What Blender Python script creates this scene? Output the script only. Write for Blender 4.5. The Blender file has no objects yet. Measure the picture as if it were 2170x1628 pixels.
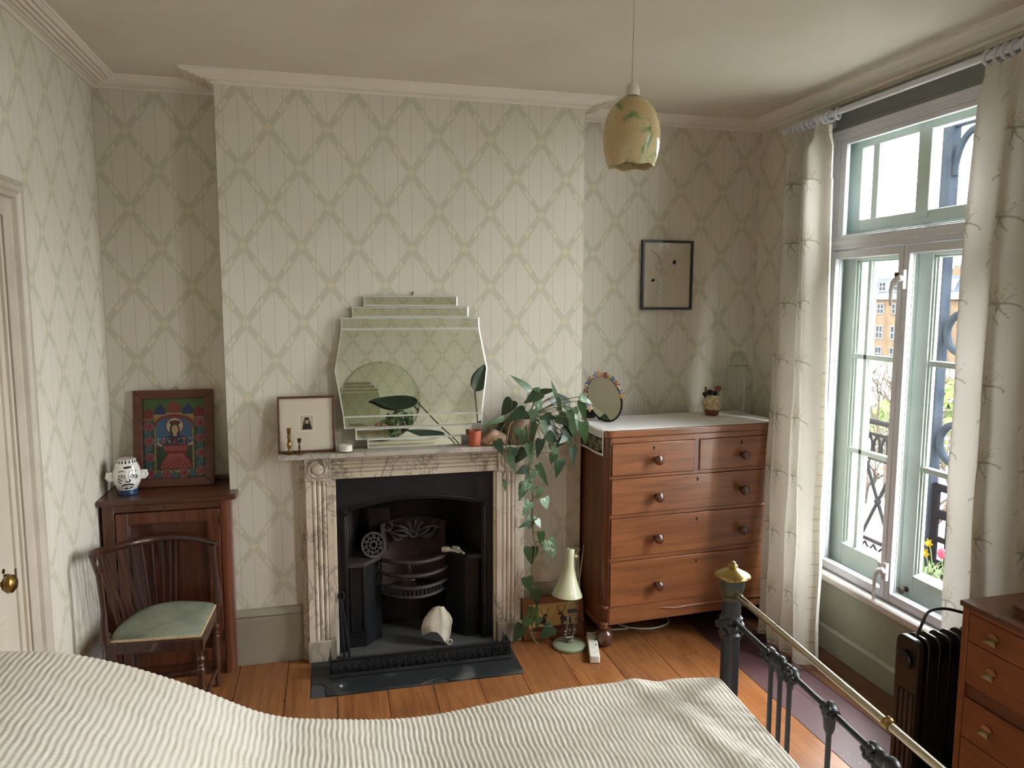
import bpy, bmesh, math, random
from mathutils import Vector, Matrix
import numpy as np
random.seed(7)
SC = bpy.context.scene
COL = SC.collection
PI = math.pi

# ---------------------------------------------------------------- camera, sky, exposure
cam_d = bpy.data.cameras.new('camera')
cam = bpy.data.objects.new('camera', cam_d); COL.objects.link(cam)
cam_d.sensor_fit = 'HORIZONTAL'; cam_d.sensor_width = 36.0
cam_d.lens = 36.0 * 1571.9 / 2170.0
cam_d.clip_start = 0.02; cam_d.clip_end = 500
YAW, PITCH, ROLL = 0.2415, 0.1108, 0.0020
_f = Vector((math.sin(YAW)*math.cos(PITCH), math.cos(YAW)*math.cos(PITCH), -math.sin(PITCH)))
_r = Vector((math.cos(YAW), -math.sin(YAW), 0)); _u = _r.cross(_f)
_r2 = _r*math.cos(ROLL) + _u*math.sin(ROLL); _u2 = _u*math.cos(ROLL) - _r*math.sin(ROLL)
_m = Matrix((_r2, _u2, -_f)).transposed().to_4x4(); _m.translation = (0, 0, 1.7)
cam.matrix_world = _m
SC.camera = cam

w = bpy.data.worlds.new('overcast_sky'); SC.world = w; w.use_nodes = True
wb = w.node_tree.nodes['Background']
wb.inputs['Color'].default_value = (0.95, 0.975, 1.0, 1)
# overcast sky: the zenith three times as bright as the horizon
wn = w.node_tree; _tc = wn.nodes.new('ShaderNodeTexCoord'); _sx = wn.nodes.new('ShaderNodeSeparateXYZ')
wn.links.new(_tc.outputs['Generated'], _sx.inputs[0])
_mr = wn.nodes.new('ShaderNodeMapRange'); wn.links.new(_sx.outputs[2], _mr.inputs['Value'])
SKY = 106.0
_mr.inputs['From Min'].default_value = 0.0; _mr.inputs['From Max'].default_value = 1.0
_mr.inputs['To Min'].default_value = SKY/3; _mr.inputs['To Max'].default_value = SKY
wn.links.new(_mr.outputs['Result'], wb.inputs['Strength'])
SC.view_settings.view_transform = 'Standard'; SC.view_settings.look = 'None'
SC.view_settings.exposure = 0.0; SC.view_settings.gamma = 1.0
SC.view_settings.use_curve_mapping = False
cy = SC.cycles
cy.max_bounces = 12; cy.diffuse_bounces = 7; cy.glossy_bounces = 5; cy.transmission_bounces = 6
cy.transparent_max_bounces = 16; cy.use_denoising = True; cy.caustics_reflective = False
cy.sample_clamp_indirect = 8.0

def portal(y0, y1, z0, z1, x):
    d = bpy.data.lights.new('window_daylight', 'AREA'); d.shape = 'RECTANGLE'
    d.size = z1-z0; d.size_y = y1-y0
    d.cycles.is_portal = True
    o = bpy.data.objects.new('window_daylight', d); COL.objects.link(o)
    o.location = (x, (y0+y1)/2, (z0+z1)/2); o.rotation_euler = (0, PI/2, 0)   # emits toward -X
    return o
portal(2.10, 3.14, 0.42, 2.44, 2.70)
portal(0.12, 1.16, 0.42, 2.44, 2.70)

# ---------------------------------------------------------------- helpers: colour + node expressions
def S(r, g, b, a=1.0):
    def c(x):
        x /= 255.0
        return x/12.92 if x <= 0.04045 else ((x+0.055)/1.055)**2.4
    return (c(r), c(g), c(b), a)

class X:
    """a float socket with arithmetic"""
    def __init__(s, nt, k): s.nt, s.k = nt, k
    def _m(s, op, *a):
        n = s.nt.nodes.new('ShaderNodeMath'); n.operation = op
        for i, q in enumerate((s,)+a):
            if isinstance(q, X): s.nt.links.new(q.k, n.inputs[i])
            else: n.inputs[i].default_value = q
        return X(s.nt, n.outputs[0])
    def __add__(s, o): return s._m('ADD', o)
    def __sub__(s, o): return s._m('SUBTRACT', o)
    def __mul__(s, o): return s._m('MULTIPLY', o)
    def __truediv__(s, o): return s._m('DIVIDE', o)
    def fract(s): return s._m('FRACT')
    def abs(s): return s._m('ABSOLUTE')
    def lt(s, o): return s._m('LESS_THAN', o)
    def gt(s, o): return s._m('GREATER_THAN', o)
    def min(s, o): return s._m('MINIMUM', o)
    def max(s, o): return s._m('MAXIMUM', o)
    def sqrt(s): return s._m('SQRT')
    def step(s, lo, hi, a=0.0, b=1.0):
        n = s.nt.nodes.new('ShaderNodeMapRange'); n.interpolation_type = 'SMOOTHSTEP'
        s.nt.links.new(s.k, n.inputs['Value'])
        n.inputs['From Min'].default_value = lo; n.inputs['From Max'].default_value = hi
        n.inputs['To Min'].default_value = a; n.inputs['To Max'].default_value = b
        return X(s.nt, n.outputs['Result'])

def coords(nt, kind='Object', scale=(1, 1, 1)):
    t = nt.nodes.new('ShaderNodeTexCoord'); mp = nt.nodes.new('ShaderNodeMapping')
    mp.inputs['Scale'].default_value = scale
    nt.links.new(t.outputs[kind], mp.inputs['Vector'])
    return mp.outputs['Vector']
def noise(nt, vec, scale=5, detail=4, rough=0.55, dist=0.0):
    n = nt.nodes.new('ShaderNodeTexNoise')
    n.inputs['Scale'].default_value = scale; n.inputs['Detail'].default_value = detail
    n.inputs['Roughness'].default_value = rough; n.inputs['Distortion'].default_value = dist
    nt.links.new(vec, n.inputs['Vector'])
    return X(nt, n.outputs['Fac'])
def mixc(nt, fac, a, b):
    n = nt.nodes.new('ShaderNodeMix'); n.data_type = 'RGBA'
    for idx, q in ((0, fac), (6, a), (7, b)):
        if isinstance(q, X): nt.links.new(q.k, n.inputs[idx])
        elif hasattr(q, 'is_linked') or isinstance(q, bpy.types.NodeSocket): nt.links.new(q, n.inputs[idx])
        else: n.inputs[idx].default_value = q
    return n.outputs[2]
def newmat(name):
    m = bpy.data.materials.new(name); m.use_nodes = True
    nt = m.node_tree; b = nt.nodes['Principled BSDF']
    return m, nt, b
def setcol(nt, b, c):
    if isinstance(c, bpy.types.NodeSocket): nt.links.new(c, b.inputs['Base Color'])
    else: b.inputs['Base Color'].default_value = c
def bump(nt, b, h, strength=0.3, dist=0.002):
    n = nt.nodes.new('ShaderNodeBump'); n.inputs['Strength'].default_value = strength
    n.inputs['Distance'].default_value = dist
    nt.links.new(h.k, n.inputs['Height']); nt.links.new(n.outputs[0], b.inputs['Normal'])
def plain(name, c, rough=0.5, metal=0.0, c2=None, vs=6.0, bs=0.0, bstr=0.3, coat=0.0, spec=0.5, lo=.35, hi=.7, stretch=(1, 1, 1), bd=.002):
    m, nt, b = newmat(name)
    b.inputs['Roughness'].default_value = rough; b.inputs['Metallic'].default_value = metal
    b.inputs['Coat Weight'].default_value = coat; b.inputs['Specular IOR Level'].default_value = spec
    if c2:
        v = coords(nt, 'Object', stretch)
        setcol(nt, b, mixc(nt, noise(nt, v, vs, 5).step(lo, hi), c, c2))
    else: setcol(nt, b, c)
    if bs: bump(nt, b, noise(nt, coords(nt), bs, 4), bstr, bd)
    return m
def wood(name, c, c2, axis=0, rough=0.4, scale=1.0, coat=0.0, spec=.5, c3=None):
    """grain runs along the given axis"""
    m, nt, b = newmat(name)
    st = [14.0*scale]*3; st[axis] = 0.9*scale
    v = coords(nt, 'Object', tuple(st))
    n1 = noise(nt, v, 2.2, 6, 0.6, 0.6); n2 = noise(nt, coords(nt), 1.7*scale, 3)
    col = mixc(nt, n1.step(.32, .72), c, c2)
    if c3: col = mixc(nt, n2.step(.5, .8)*0.8, col, c3)
    else: col = mixc(nt, n2.step(.45, .8)*0.35, col, c2)
    setcol(nt, b, col)
    b.inputs['Roughness'].default_value = rough; b.inputs['Coat Weight'].default_value = coat
    b.inputs['Specular IOR Level'].default_value = spec
    bump(nt, b, n1, 0.12, 0.001)
    return m
def attr_mat(name, rough=0.6, spec=0.4, bstr=0.0, bs=200, coat=0.0):
    m, nt, b = newmat(name)
    a = nt.nodes.new('ShaderNodeVertexColor'); a.layer_name = 'Col'
    nt.links.new(a.outputs['Color'], b.inputs['Base Color'])
    b.inputs['Roughness'].default_value = rough; b.inputs['Specular IOR Level'].default_value = spec
    b.inputs['Coat Weight'].default_value = coat
    if bstr: bump(nt, b, noise(nt, coords(nt), bs, 3), bstr, .001)
    return m
def glass_pane(name, tint=(0.93, 0.96, 0.95, 1), fres=1.45, haze=0.0):
    m = bpy.data.materials.new(name); m.use_nodes = True; nt = m.node_tree; nt.nodes.clear()
    o = nt.nodes.new('ShaderNodeOutputMaterial'); mx = nt.nodes.new('ShaderNodeMixShader')
    t = nt.nodes.new('ShaderNodeBsdfTransparent'); t.inputs[0].default_value = tint
    g = nt.nodes.new('ShaderNodeBsdfGlossy'); g.inputs['Roughness'].default_value = 0.0
    f = nt.nodes.new('ShaderNodeFresnel'); f.inputs['IOR'].default_value = fres
    ge = nt.nodes.new('ShaderNodeNewGeometry')
    nt.links.new((X(nt, f.outputs[0])*(X(nt, ge.outputs['Backfacing'])*-1.0+1.0)).k, mx.inputs[0]); nt.links.new(t.outputs[0], mx.inputs[1]); nt.links.new(g.outputs[0], mx.inputs[2])
    nt.links.new(mx.outputs[0], o.inputs['Surface'])
    return m

# ---------------------------------------------------------------- helpers: meshes and objects
WM = {}
class MB:
    def __init__(s): s.v = []; s.f = []; s.m = []; s.c = []; s.mi = 0; s.col = None
    def face(s, idx):
        s.f.append(tuple(idx)); s.m.append(s.mi); s.c.append(s.col)
    def add(s, vs, fs):
        n = len(s.v); s.v.extend([tuple(p) for p in vs])
        for q in fs: s.face([i+n for i in q])
        return n
    def mark(s): return len(s.v)
    def xf(s, M, start=0):
        for i in range(start, len(s.v)): s.v[i] = tuple(M @ Vector(s.v[i]))
        return s
    def box(s, x0, x1, y0, y1, z0, z1):
        s.add([(x0,y0,z0),(x1,y0,z0),(x1,y1,z0),(x0,y1,z0),(x0,y0,z1),(x1,y0,z1),(x1,y1,z1),(x0,y1,z1)],
              [(0,3,2,1),(4,5,6,7),(0,1,5,4),(1,2,6,5),(2,3,7,6),(3,0,4,7)])
        return s
    def prism(s, pts, ax, a0, a1):
        """pts: counter-clockwise 2D outline, extruded along axis ax"""
        n = len(pts)
        def P(p, a):
            return {'x': (a, p[0], p[1]), 'y': (p[0], a, p[1]), 'z': (p[0], p[1], a)}[ax]
        vs = [P(p, a0) for p in pts] + [P(p, a1) for p in pts]
        fs = [tuple(range(n-1, -1, -1)), tuple(range(n, 2*n))]
        fs += [(i, (i+1) % n, n+(i+1) % n, n+i) for i in range(n)]
        s.add(vs, fs); return s
    def lathe(s, prof, c=(0, 0, 0), seg=24, axis='z', arc=None, sx=1.0, sy=1.0):
        """prof: list of (radius, height)"""
        n0 = len(s.v); full = arc is None; a0, a1 = arc or (0, 2*PI)
        m = seg if full else seg+1
        for (r, z) in prof:
            for k in range(m):
                a = a0 + (a1-a0)*k/seg
                p = (r*math.cos(a)*sx, r*math.sin(a)*sy, z)
                if axis == 'y': p = (p[0], z, -p[1])
                elif axis == '-y': p = (p[0], -z, p[1])
                elif axis == '-x': p = (-z, -p[0], p[1])
                elif axis == 'x': p = (z, p[0], p[1])
                s.v.append((p[0]+c[0], p[1]+c[1], p[2]+c[2]))
        for i in range(len(prof)-1):
            for k in range(seg):
                k2 = (k+1) % m
                s.face((n0+i*m+k, n0+i*m+k2, n0+(i+1)*m+k2, n0+(i+1)*m+k))
        if full:
            if prof[0][0] > 1e-6: s.face([n0+k for k in range(m-1, -1, -1)])
            if prof[-1][0] > 1e-6: s.face([n0+(len(prof)-1)*m+k for k in range(m)])
        return s
    def tube(s, path, r, seg=8, closed=False, cap=True, flat=None):
        P = [Vector(p) for p in path]; n = len(P)
        R = r if isinstance(r, (list, tuple)) else [r]*n
        n0 = len(s.v); prev = None
        for i in range(n):
            if closed: t = P[(i+1) % n]-P[i-1]
            else: t = P[min(i+1, n-1)]-P[max(i-1, 0)]
            t = t.normalized() if t.length > 1e-9 else Vector((0, 0, 1))
            if prev is None:
                a = Vector((0, 0, 1)) if abs(t.z) < .9 else Vector((1, 0, 0))
                u = (a - t*a.dot(t)).normalized()
            else:
                u = prev - t*prev.dot(t)
                u = u.normalized() if u.length > 1e-6 else t.orthogonal().normalized()
            prev = u; wv = t.cross(u)
            for k in range(seg):
                a = 2*PI*k/seg + (PI/seg if seg == 4 else 0)
                q = P[i] + (u*math.cos(a)*(flat or 1.0) + wv*math.sin(a))*R[i]
                s.v.append(tuple(q))
        for i in range(n if closed else n-1):
            j = (i+1) % n
            for k in range(seg):
                k2 = (k+1) % seg
                s.face((n0+i*seg+k, n0+i*seg+k2, n0+j*seg+k2, n0+j*seg+k))
        if cap and not closed:
            s.face([n0+k for k in range(seg-1, -1, -1)]); s.face([n0+(n-1)*seg+k for k in range(seg)])
        return s
    def ball(s, c, r, seg=12, rings=8, sc=(1, 1, 1)):
        prof = [(max(r*math.sin(PI*i/rings), 1e-7), -r*math.cos(PI*i/rings)) for i in range(rings+1)]
        k = len(s.v); s.lathe(prof, (0, 0, 0), seg)
        s.xf(Matrix.Translation(c) @ Matrix.Diagonal((sc[0], sc[1], sc[2], 1)), k); return s
    def grid(s, fn, nu, nv, closed=False):
        n0 = len(s.v); m = nu if closed else nu+1
        for j in range(nv+1):
            for i in range(m): s.v.append(tuple(fn(i/nu, j/nv)))
        for j in range(nv):
            for i in range(nu):
                i2 = (i+1) % m if closed else i+1
                s.face((n0+j*m+i, n0+j*m+i2, n0+(j+1)*m+i2, n0+(j+1)*m+i))
        return s
    def build(s, name, mat, parent=None, local=False, smooth=38, bevel=0.0, bseg=2, uvf=None, origin=None, solid=0.0, rec=False):
        me = bpy.data.meshes.new(name)
        vs = s.v
        if parent is not None:
            base = WM[parent.name]; WMo = base
            if not local:
                inv = base.inverted(); vs = [tuple(inv @ Vector(p)) for p in vs]
        else:
            if origin is None:
                xs = [p[0] for p in vs]; ys = [p[1] for p in vs]; zs = [p[2] for p in vs]
                origin = ((min(xs)+max(xs))/2, (min(ys)+max(ys))/2, min(zs))
            WMo = Matrix.Translation(origin)
            vs = [(p[0]-origin[0], p[1]-origin[1], p[2]-origin[2]) for p in vs]
        me.from_pydata(vs, [], s.f)
        for mm in (mat if isinstance(mat, (list, tuple)) else [mat]): me.materials.append(mm)
        if any(s.m): me.polygons.foreach_set('material_index', s.m)
        if any(c is not None for c in s.c):
            ca = me.color_attributes.new('Col', 'FLOAT_COLOR', 'CORNER')
            arr = []
            for q, c in zip(s.f, s.c): arr.extend(list(c or (1, 1, 1, 1))*len(q))
            ca.data.foreach_set('color', arr)
        if uvf:
            uv = me.uv_layers.new(name='UVMap')
            for p in me.polygons:
                for li in p.loop_indices:
                    uv.data[li].uv = uvf(Vector(s.v[me.loops[li].vertex_index]), p.normal)
        me.validate(); me.update()
        if rec:
            bm = bmesh.new(); bm.from_mesh(me); bmesh.ops.recalc_face_normals(bm, faces=bm.faces); bm.to_mesh(me); bm.free()
        if smooth:
            me.polygons.foreach_set('use_smooth', [True]*len(me.polygons))
            me.set_sharp_from_angle(angle=math.radians(smooth))
        o = bpy.data.objects.new(name, me); COL.objects.link(o)
        if parent is not None: o.parent = parent
        else: o.matrix_world = WMo
        WM[o.name] = WMo
        if solid:
            d = o.modifiers.new('thick', 'SOLIDIFY'); d.thickness = solid; d.offset = 0
        if bevel:
            d = o.modifiers.new('bevel', 'BEVEL'); d.width = bevel; d.segments = bseg; d.limit_method = 'ANGLE'; d.angle_limit = math.radians(40)
            d.harden_normals = False
        return o

def tag(o, label=None, cat=None, group=None, kind=None):
    if label: o['label'] = label
    if cat: o['category'] = cat
    if group: o['group'] = group
    if kind: o['kind'] = kind
    return o
def thing(name, label, cat, loc=(0, 0, 0), rotz=0.0, group=None, kind=None):
    o = bpy.data.objects.new(name, None); COL.objects.link(o)
    o.empty_display_size = 0.05
    o.location = loc; o.rotation_euler = (0, 0, rotz)
    WM[o.name] = Matrix.Translation(loc) @ Matrix.Rotation(rotz, 4, 'Z')
    return tag(o, label, cat, group, kind)
def struct(o): o['kind'] = 'structure'; return o
def copy_part(src, parent, loc=None, rot=None, scale=None, mat=None):
    c = src.copy(); COL.objects.link(c); c.parent = parent
    if loc is not None: c.location = loc
    if rot is not None: c.rotation_euler = rot
    if scale is not None: c.scale = scale
    WM[c.name] = WM[parent.name]
    return c
def copy_tree(src, loc, rotz=0.0, label=None, group=None):
    r = src.copy(); COL.objects.link(r); r.location = loc; r.rotation_euler = (0, 0, rotz)
    if label: r['label'] = label
    if group: r['group'] = group
    for ch in list(src.children):
        c = ch.copy(); COL.objects.link(c); c.parent = r
        for g in list(ch.children):
            d = g.copy(); COL.objects.link(d); d.parent = c
    return r
def tmove(s0): return Matrix.Translation(s0)
def arc(cx, cz, r, a0, a1, n):
    return [(cx+r*math.cos(a0+(a1-a0)*i/n), cz+r*math.sin(a0+(a1-a0)*i/n)) for i in range(n+1)]
def interp(t, pts):
    """piecewise linear through (t, value) pairs"""
    if t <= pts[0][0]: return pts[0][1]
    for (a, va), (b, vb) in zip(pts, pts[1:]):
        if t <= b: return va+(vb-va)*(t-a)/(b-a)
    return pts[-1][1]
def sm(t, a, b):
    x = min(1, max(0, (t-a)/(b-a))); return x*x*(3-2*x)

# ================================================================ ROOM SHELL
XL, XR, YA, YR, YB, XB1, XB2, ZT, ZC = -0.990, 2.350, 3.732, 3.780, 3.536, -0.459, 1.233, 2.667, 2.631
YREAR = -0.43
LP, LQ = 0.2505, 0.345           # wallpaper lattice repeat

def wallpaper():
    m, nt, b = newmat('trellis_wallpaper')
    t = nt.nodes.new('ShaderNodeTexCoord'); sp = nt.nodes.new('ShaderNodeSeparateXYZ')
    nt.links.new(t.outputs['UV'], sp.inputs[0])
    u0, v0 = X(nt, sp.outputs[0]), X(nt, sp.outputs[1])
    wob = noise(nt, t.outputs['UV'], 9, 2)-0.5
    u = u0 + wob*0.006; v = v0 + wob*0.006
    un, vn = u/LP, v/LQ
    A, B = un+vn, un-vn
    K = LP*LQ/math.hypot(LP, LQ)
    fine = noise(nt, t.outputs['UV'], 160, 3, 0.6)
    mid = noise(nt, t.outputs['UV'], 55, 3, 0.6)
    def link(a, bb):
        d = ((a+0.5).fract()-0.5)*K
        tt = (bb+0.0).fract()
        s = (tt-0.5).abs()                       # 0 mid .. .5 at node
        inside = d.abs().step(.0128, .0152, 1, 0)
        win = s.step(.11, .13)*s.step(.425, .445, 1, 0)
        stripe = ((d/0.0068+0.5).fract()-0.5).abs().step(.15, .26, 1, 0)
        hatch = inside*win*stripe
        leaf = d.abs().step(.010, .019, 1, 0)*(mid.step(.38, .60))*s.step(.06, .24, 1, .10)
        edge = (d.abs()-0.0125).abs().step(.001, .003, 1, 0)*s.step(.10, .16, 1, 0)
        return hatch.max(edge*.55), leaf
    h1, l1 = link(A, B); h2, l2 = link(B, A)
    na = ((A+0.5).fract()-0.5).abs(); nb = ((B+0.5).fract()-0.5).abs()
    knot = (na.max(nb)).step(.07, .15, 1, 0)*(mid.step(.36, .52))
    pin = (((un*4.0+0.5).fract()-0.5).abs()*(LP/4)).step(.0007, .0016, 1, 0)
    hatch = h1.max(h2); leaf = l1.max(l2).max(knot)
    base = mixc(nt, noise(nt, t.outputs['UV'], 1.6, 3).step(.3, .7), S(217, 211, 200), S(208, 202, 189))
    base = mixc(nt, fine.step(.35, .7)*0.25, base, S(205, 198, 180))
    c = mixc(nt, pin*0.55, base, S(150, 152, 118))
    c = mixc(nt, leaf*0.34, c, S(212, 201, 154))
    c = mixc(nt, hatch*0.70, c, S(136, 141, 114))
    setcol(nt, b, c)
    b.inputs['Roughness'].default_value = 0.75; b.inputs['Specular IOR Level'].default_value = 0.25
    bump(nt, b, noise(nt, t.outputs['UV'], 90, 3), 0.10, .0012)
    return m
M_WALL = wallpaper()
M_CEIL = plain('ceiling_paint', S(213, 207, 195), .85, c2=S(204, 197, 183), vs=1.3, bs=60, bstr=.08)
M_CORN = plain('cornice_paint', S(226, 220, 210), .6)
M_SKIRT = plain('taupe_gloss_paint', S(150, 141, 125), .38, c2=S(140, 131, 115), vs=4)
M_DOOR = plain('cream_door_paint', S(198, 189, 172), .42, c2=S(188, 178, 160), vs=5, bs=40, bstr=.06)
M_ARCHI = plain('stone_architrave_paint', S(188, 178, 162), .42, c2=S(176, 166, 150), vs=6)
M_SAGE = plain('sage_panel_paint', S(150, 152, 136), .42, c2=S(140, 142, 126), vs=4)
M_SAGEDARK = plain('grey_head_paint', S(118, 122, 118), .5)
M_WHITE = plain('white_frame_paint', S(214, 216, 224), .35, c2=S(206, 208, 216), vs=7)
M_OLDWIN = plain('pale_green_window_paint', S(208, 222, 216), .4, c2=S(198, 214, 206), vs=6)
M_EXTWHITE = plain('white_stucco', S(240, 238, 230), .8, c2=S(228, 225, 216), vs=4)
M_PANE = glass_pane('window_glass', (0.982, 0.986, 0.984, 1), 1.42)
M_DARK = plain('dark_gap', S(20, 17, 14), .9)

def wall_uv(u0, v0=2.463, flip=False):
    def f(co, n):
        if abs(n.x) > abs(n.y): return (co.y-u0[1], co.z-v0)
        return (co.x-u0[0], co.z-v0)
    return f

mb = MB(); mb.box(XL-.2, XB1+.02, YA, YA+.3, -.1, ZT+.1)
struct(mb.build('wall_alcove_left', M_WALL, uvf=wall_uv((-0.863, 3.15), 2.456), smooth=0))
mb = MB(); mb.box(XB2-.02, XR+.0, YR, YR+.3, -.1, ZT+.1)
struct(mb.build('wall_alcove_right', M_WALL, uvf=wall_uv((1.999, 3.15), 2.470), smooth=0))
# chimney breast with the fireplace opening cut out
OX0, OX1, OZ1 = 0.0, 0.775, 0.880
mb = MB()
mb.box(XB1, OX0, YB, YA+.28, -.1, ZT+.1); mb.box(OX1, XB2, YB, YA+.28, -.1, ZT+.1)
mb.box(OX0, OX1, YB, YA+.28, OZ1, ZT+.1)
struct(mb.build('wall_chimney_breast', M_WALL, uvf=wall_uv((-0.238, 3.4)), smooth=0))
# left wall with door opening
DY0, DY1, DZ = 1.86, 2.665, 1.965
mb = MB()
mb.box(XL-.2, XL, DY1, YA+.0, -.1, ZT+.1); mb.box(XL-.2, XL, YREAR-.2, DY0, -.1, ZT+.1); mb.box(XL-.2, XL, DY0, DY1, DZ, ZT+.1)
struct(mb.build('wall_left', M_WALL, uvf=wall_uv((0, 3.151), 2.461), smooth=0))
# right wall with two window openings
WIN = [(2.148, 3.176), (0.12, 1.148)]; WZ0, WZ1, XO = 0.36, 2.494, 2.60
mb = MB()
edges = [YREAR-.2, WIN[1][0], WIN[1][1], WIN[0][0], WIN[0][1], YR+.3]
for a, b_ in ((0, 1), (2, 3), (4, 5)): mb.box(XR, XO, edges[a], edges[b_], -.1, ZT+.1)
for (a, b_) in WIN:
    mb.box(XR, XO, a, b_, -.1, WZ0); mb.box(XR, XO, a, b_, WZ1, ZT+.1)
struct(mb.build('wall_right', M_WALL, uvf=wall_uv((0, 3.28), 2.463), smooth=0))
mb = MB(); mb.box(XL-.2, XR+.25, YREAR-.2, YREAR, -.1, ZT+.1)
struct(mb.build('wall_rear', M_WALL, uvf=wall_uv((0.1, 0), 2.463), smooth=0))
mb = MB(); mb.box(XL-.2, XR+.25, YREAR-.2, YR+.3, ZT, ZT+.1)
struct(mb.build('ceiling', M_CEIL, smooth=0))

# cornice swept round the room
prof = [(0, -.036), (.009, -.037), (.013, -.033), (.013, -.027), (.030, -.0255), (.034, -.0255), (.037, -.0185), (.0405, -.0185), (.042, -.0255)]
d = .045
for k in range(3):
    zt_, zb_ = -.0135+k*.0030, -.0235+k*.0040
    prof += [(d, zb_), (d+.003, zt_-.002), (d+.008, zt_), (d+.013, zt_-.002), (d+.016, zb_)]
    d += .0195
prof += [(.106, -.0120), (.110, -.0125), (.113, -.0080), (.1165, -.0095), (.1205, -.0080), (.1221, 0.001)]
path = [(XL, YREAR), (XR, YREAR), (XR, YR), (XB2, YR), (XB2, YB), (XB1, YB), (XB1, YA), (XL, YA)]
mb = MB(); n = len(path); rows = []
for i in range(n):
    p0, p1, p2 = Vector(path[i-1]), Vector(path[i]), Vector(path[(i+1) % n])
    d1, d2 = (p1-p0).normalized(), (p2-p1).normalized()
    n1, n2 = Vector((-d1.y, d1.x)), Vector((-d2.y, d2.x))
    mit = (n1+n2)/(1+n1.dot(n2))
    rows.append([(p1.x+mit.x*q, p1.y+mit.y*q, ZT+z) for q, z in prof])
m_ = len(prof)
mb.v = [p for r_ in rows for p in r_]
for i in range(n):
    j = (i+1) % n
    for k in range(m_-1): mb.face((i*m_+k, j*m_+k, j*m_+k+1, i*m_+k+1))
struct(mb.build('trim_1', M_CORN, smooth=30))

# floor: a dark sub-floor slab carrying individual pine boards
M_SUB = M_DARK
mb = MB(); mb.box(XL-.2, XR+.25, YREAR-.2, YR+.3, -.12, -.022)
floor = struct(mb.build('floor', M_SUB, smooth=0))
def boards_mat(name, c, c2, c3, rough):
    m, nt, b = newmat(name)
    oi = nt.nodes.new('ShaderNodeObjectInfo')
    ad = nt.nodes.new('ShaderNodeVectorMath'); ad.operation = 'ADD'
    sc_ = nt.nodes.new('ShaderNodeVectorMath'); sc_.operation = 'SCALE'
    t = nt.nodes.new('ShaderNodeTexCoord')
    nt.links.new(oi.outputs['Location'], sc_.inputs[0]); sc_.inputs['Scale'].default_value = 37.7
    nt.links.new(t.outputs['Object'], ad.inputs[0]); nt.links.new(sc_.outputs[0], ad.inputs[1])
    mp = nt.nodes.new('ShaderNodeMapping'); mp.inputs['Scale'].default_value = (22, 1.3, 22); nt.links.new(ad.outputs[0], mp.inputs[0])
    g = noise(nt, mp.outputs[0], 1.6, 6, .62, 1.2)
    big = noise(nt, ad.outputs[0], 2.3, 4)
    kn = nt.nodes.new('ShaderNodeTexVoronoi'); kn.inputs['Scale'].default_value = 7.0
    mp2 = nt.nodes.new('ShaderNodeMapping'); mp2.inputs['Scale'].default_value = (1.6, .8, 1); nt.links.new(ad.outputs[0], mp2.inputs[0]); nt.links.new(mp2.outputs[0], kn.inputs['Vector'])
    knot = X(nt, kn.outputs['Distance']).step(.03, .075, 1, 0)
    r = X(nt, oi.outputs['Random'])
    col = mixc(nt, g.step(.35, .68), c, c2)
    col = mixc(nt, big.step(.4, .75)*.55, col, c3)
    col = mixc(nt, r*0.45, col, c2)
    col = mixc(nt, knot*.8, col, S(46, 25, 14))
    v2 = nt.nodes.new('ShaderNodeTexVoronoi'); v2.inputs['Scale'].default_value = 23.0; nt.links.new(mp2.outputs[0], v2.inputs['Vector'])
    col = mixc(nt, X(nt, v2.outputs['Distance']).step(.02, .055, 1, 0)*big.step(.5, .55), col, S(40, 22, 14))
    setcol(nt, b, col); b.inputs['Roughness'].default_value = rough
    nt.links.new(big.step(.3, .8, rough-.1, rough+.15).k, b.inputs['Roughness'])
    b.inputs['Specular IOR Level'].default_value = .45
    bump(nt, b, g, .15, .001)
    return m
M_BOARD = boards_mat('waxed_pine_boards', S(154, 102, 60), S(120, 73, 40), S(96, 57, 33), .34)
M_BROWN = boards_mat('dark_stained_boards', S(104, 66, 42), S(84, 52, 34), S(70, 43, 29), .40)
M_PURP = plain('worn_maroon_floor_paint', S(74, 48, 50), .5, c2=S(118, 96, 96), vs=14, lo=.64, hi=.70, bs=30, bstr=.1)
xs = [XL, -.83, -.655, -.439, -.222, -.003, .21, .411, .617, .820, 1.054, 1.269, 1.455+.06, 1.63, 1.823, 1.97, 2.117, 2.24, XR]
for i in range(len(xs)-1):
    a, b_ = xs[i]+.0014, xs[i+1]-.0014
    mat = M_BOARD if xs[i+1] < 1.83 else (M_PURP if xs[i+1] < 2.13 else M_BROWN)
    dz = (i*7 % 5-2)*.0004
    cuts = [YREAR, [1.1, .4, 1.6, .8][i % 4], 3.74]
    mid = (a+b_)/2
    for j in range(2):
        mb = MB(); y0, y1 = cuts[j]+.001, cuts[j+1]-.001
        if j == 0 or mid < -.15 or mid > 1.0: mb.box(a, b_, y0, y1, -.022, dz)
        elif mid < 0: mb.prism([(a, y0), (b_, y0), (b_, 3.134), (-.118, 3.134), (-.118, 3.53), (a, 3.53)], 'z', -.022, dz)
        elif mid > .85: mb.prism([(a, y0), (b_, y0), (b_, 3.53), (.836, 3.53), (.836, 3.134), (a, 3.134)], 'z', -.022, dz)
        else: y1 = 3.134; mb.box(a, b_, y0, y1, -.022, dz)
        bw = mb.build('floorboard', mat, floor, smooth=0)
        # move the board's origin to its own middle so that grain differs board to board
        c = Vector(((a+b_)/2, (y0+y1)/2, 0))
        inv = WM[floor.name].inverted() @ c
        bw.data.transform(Matrix.Translation(-inv)); bw.location = inv

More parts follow.
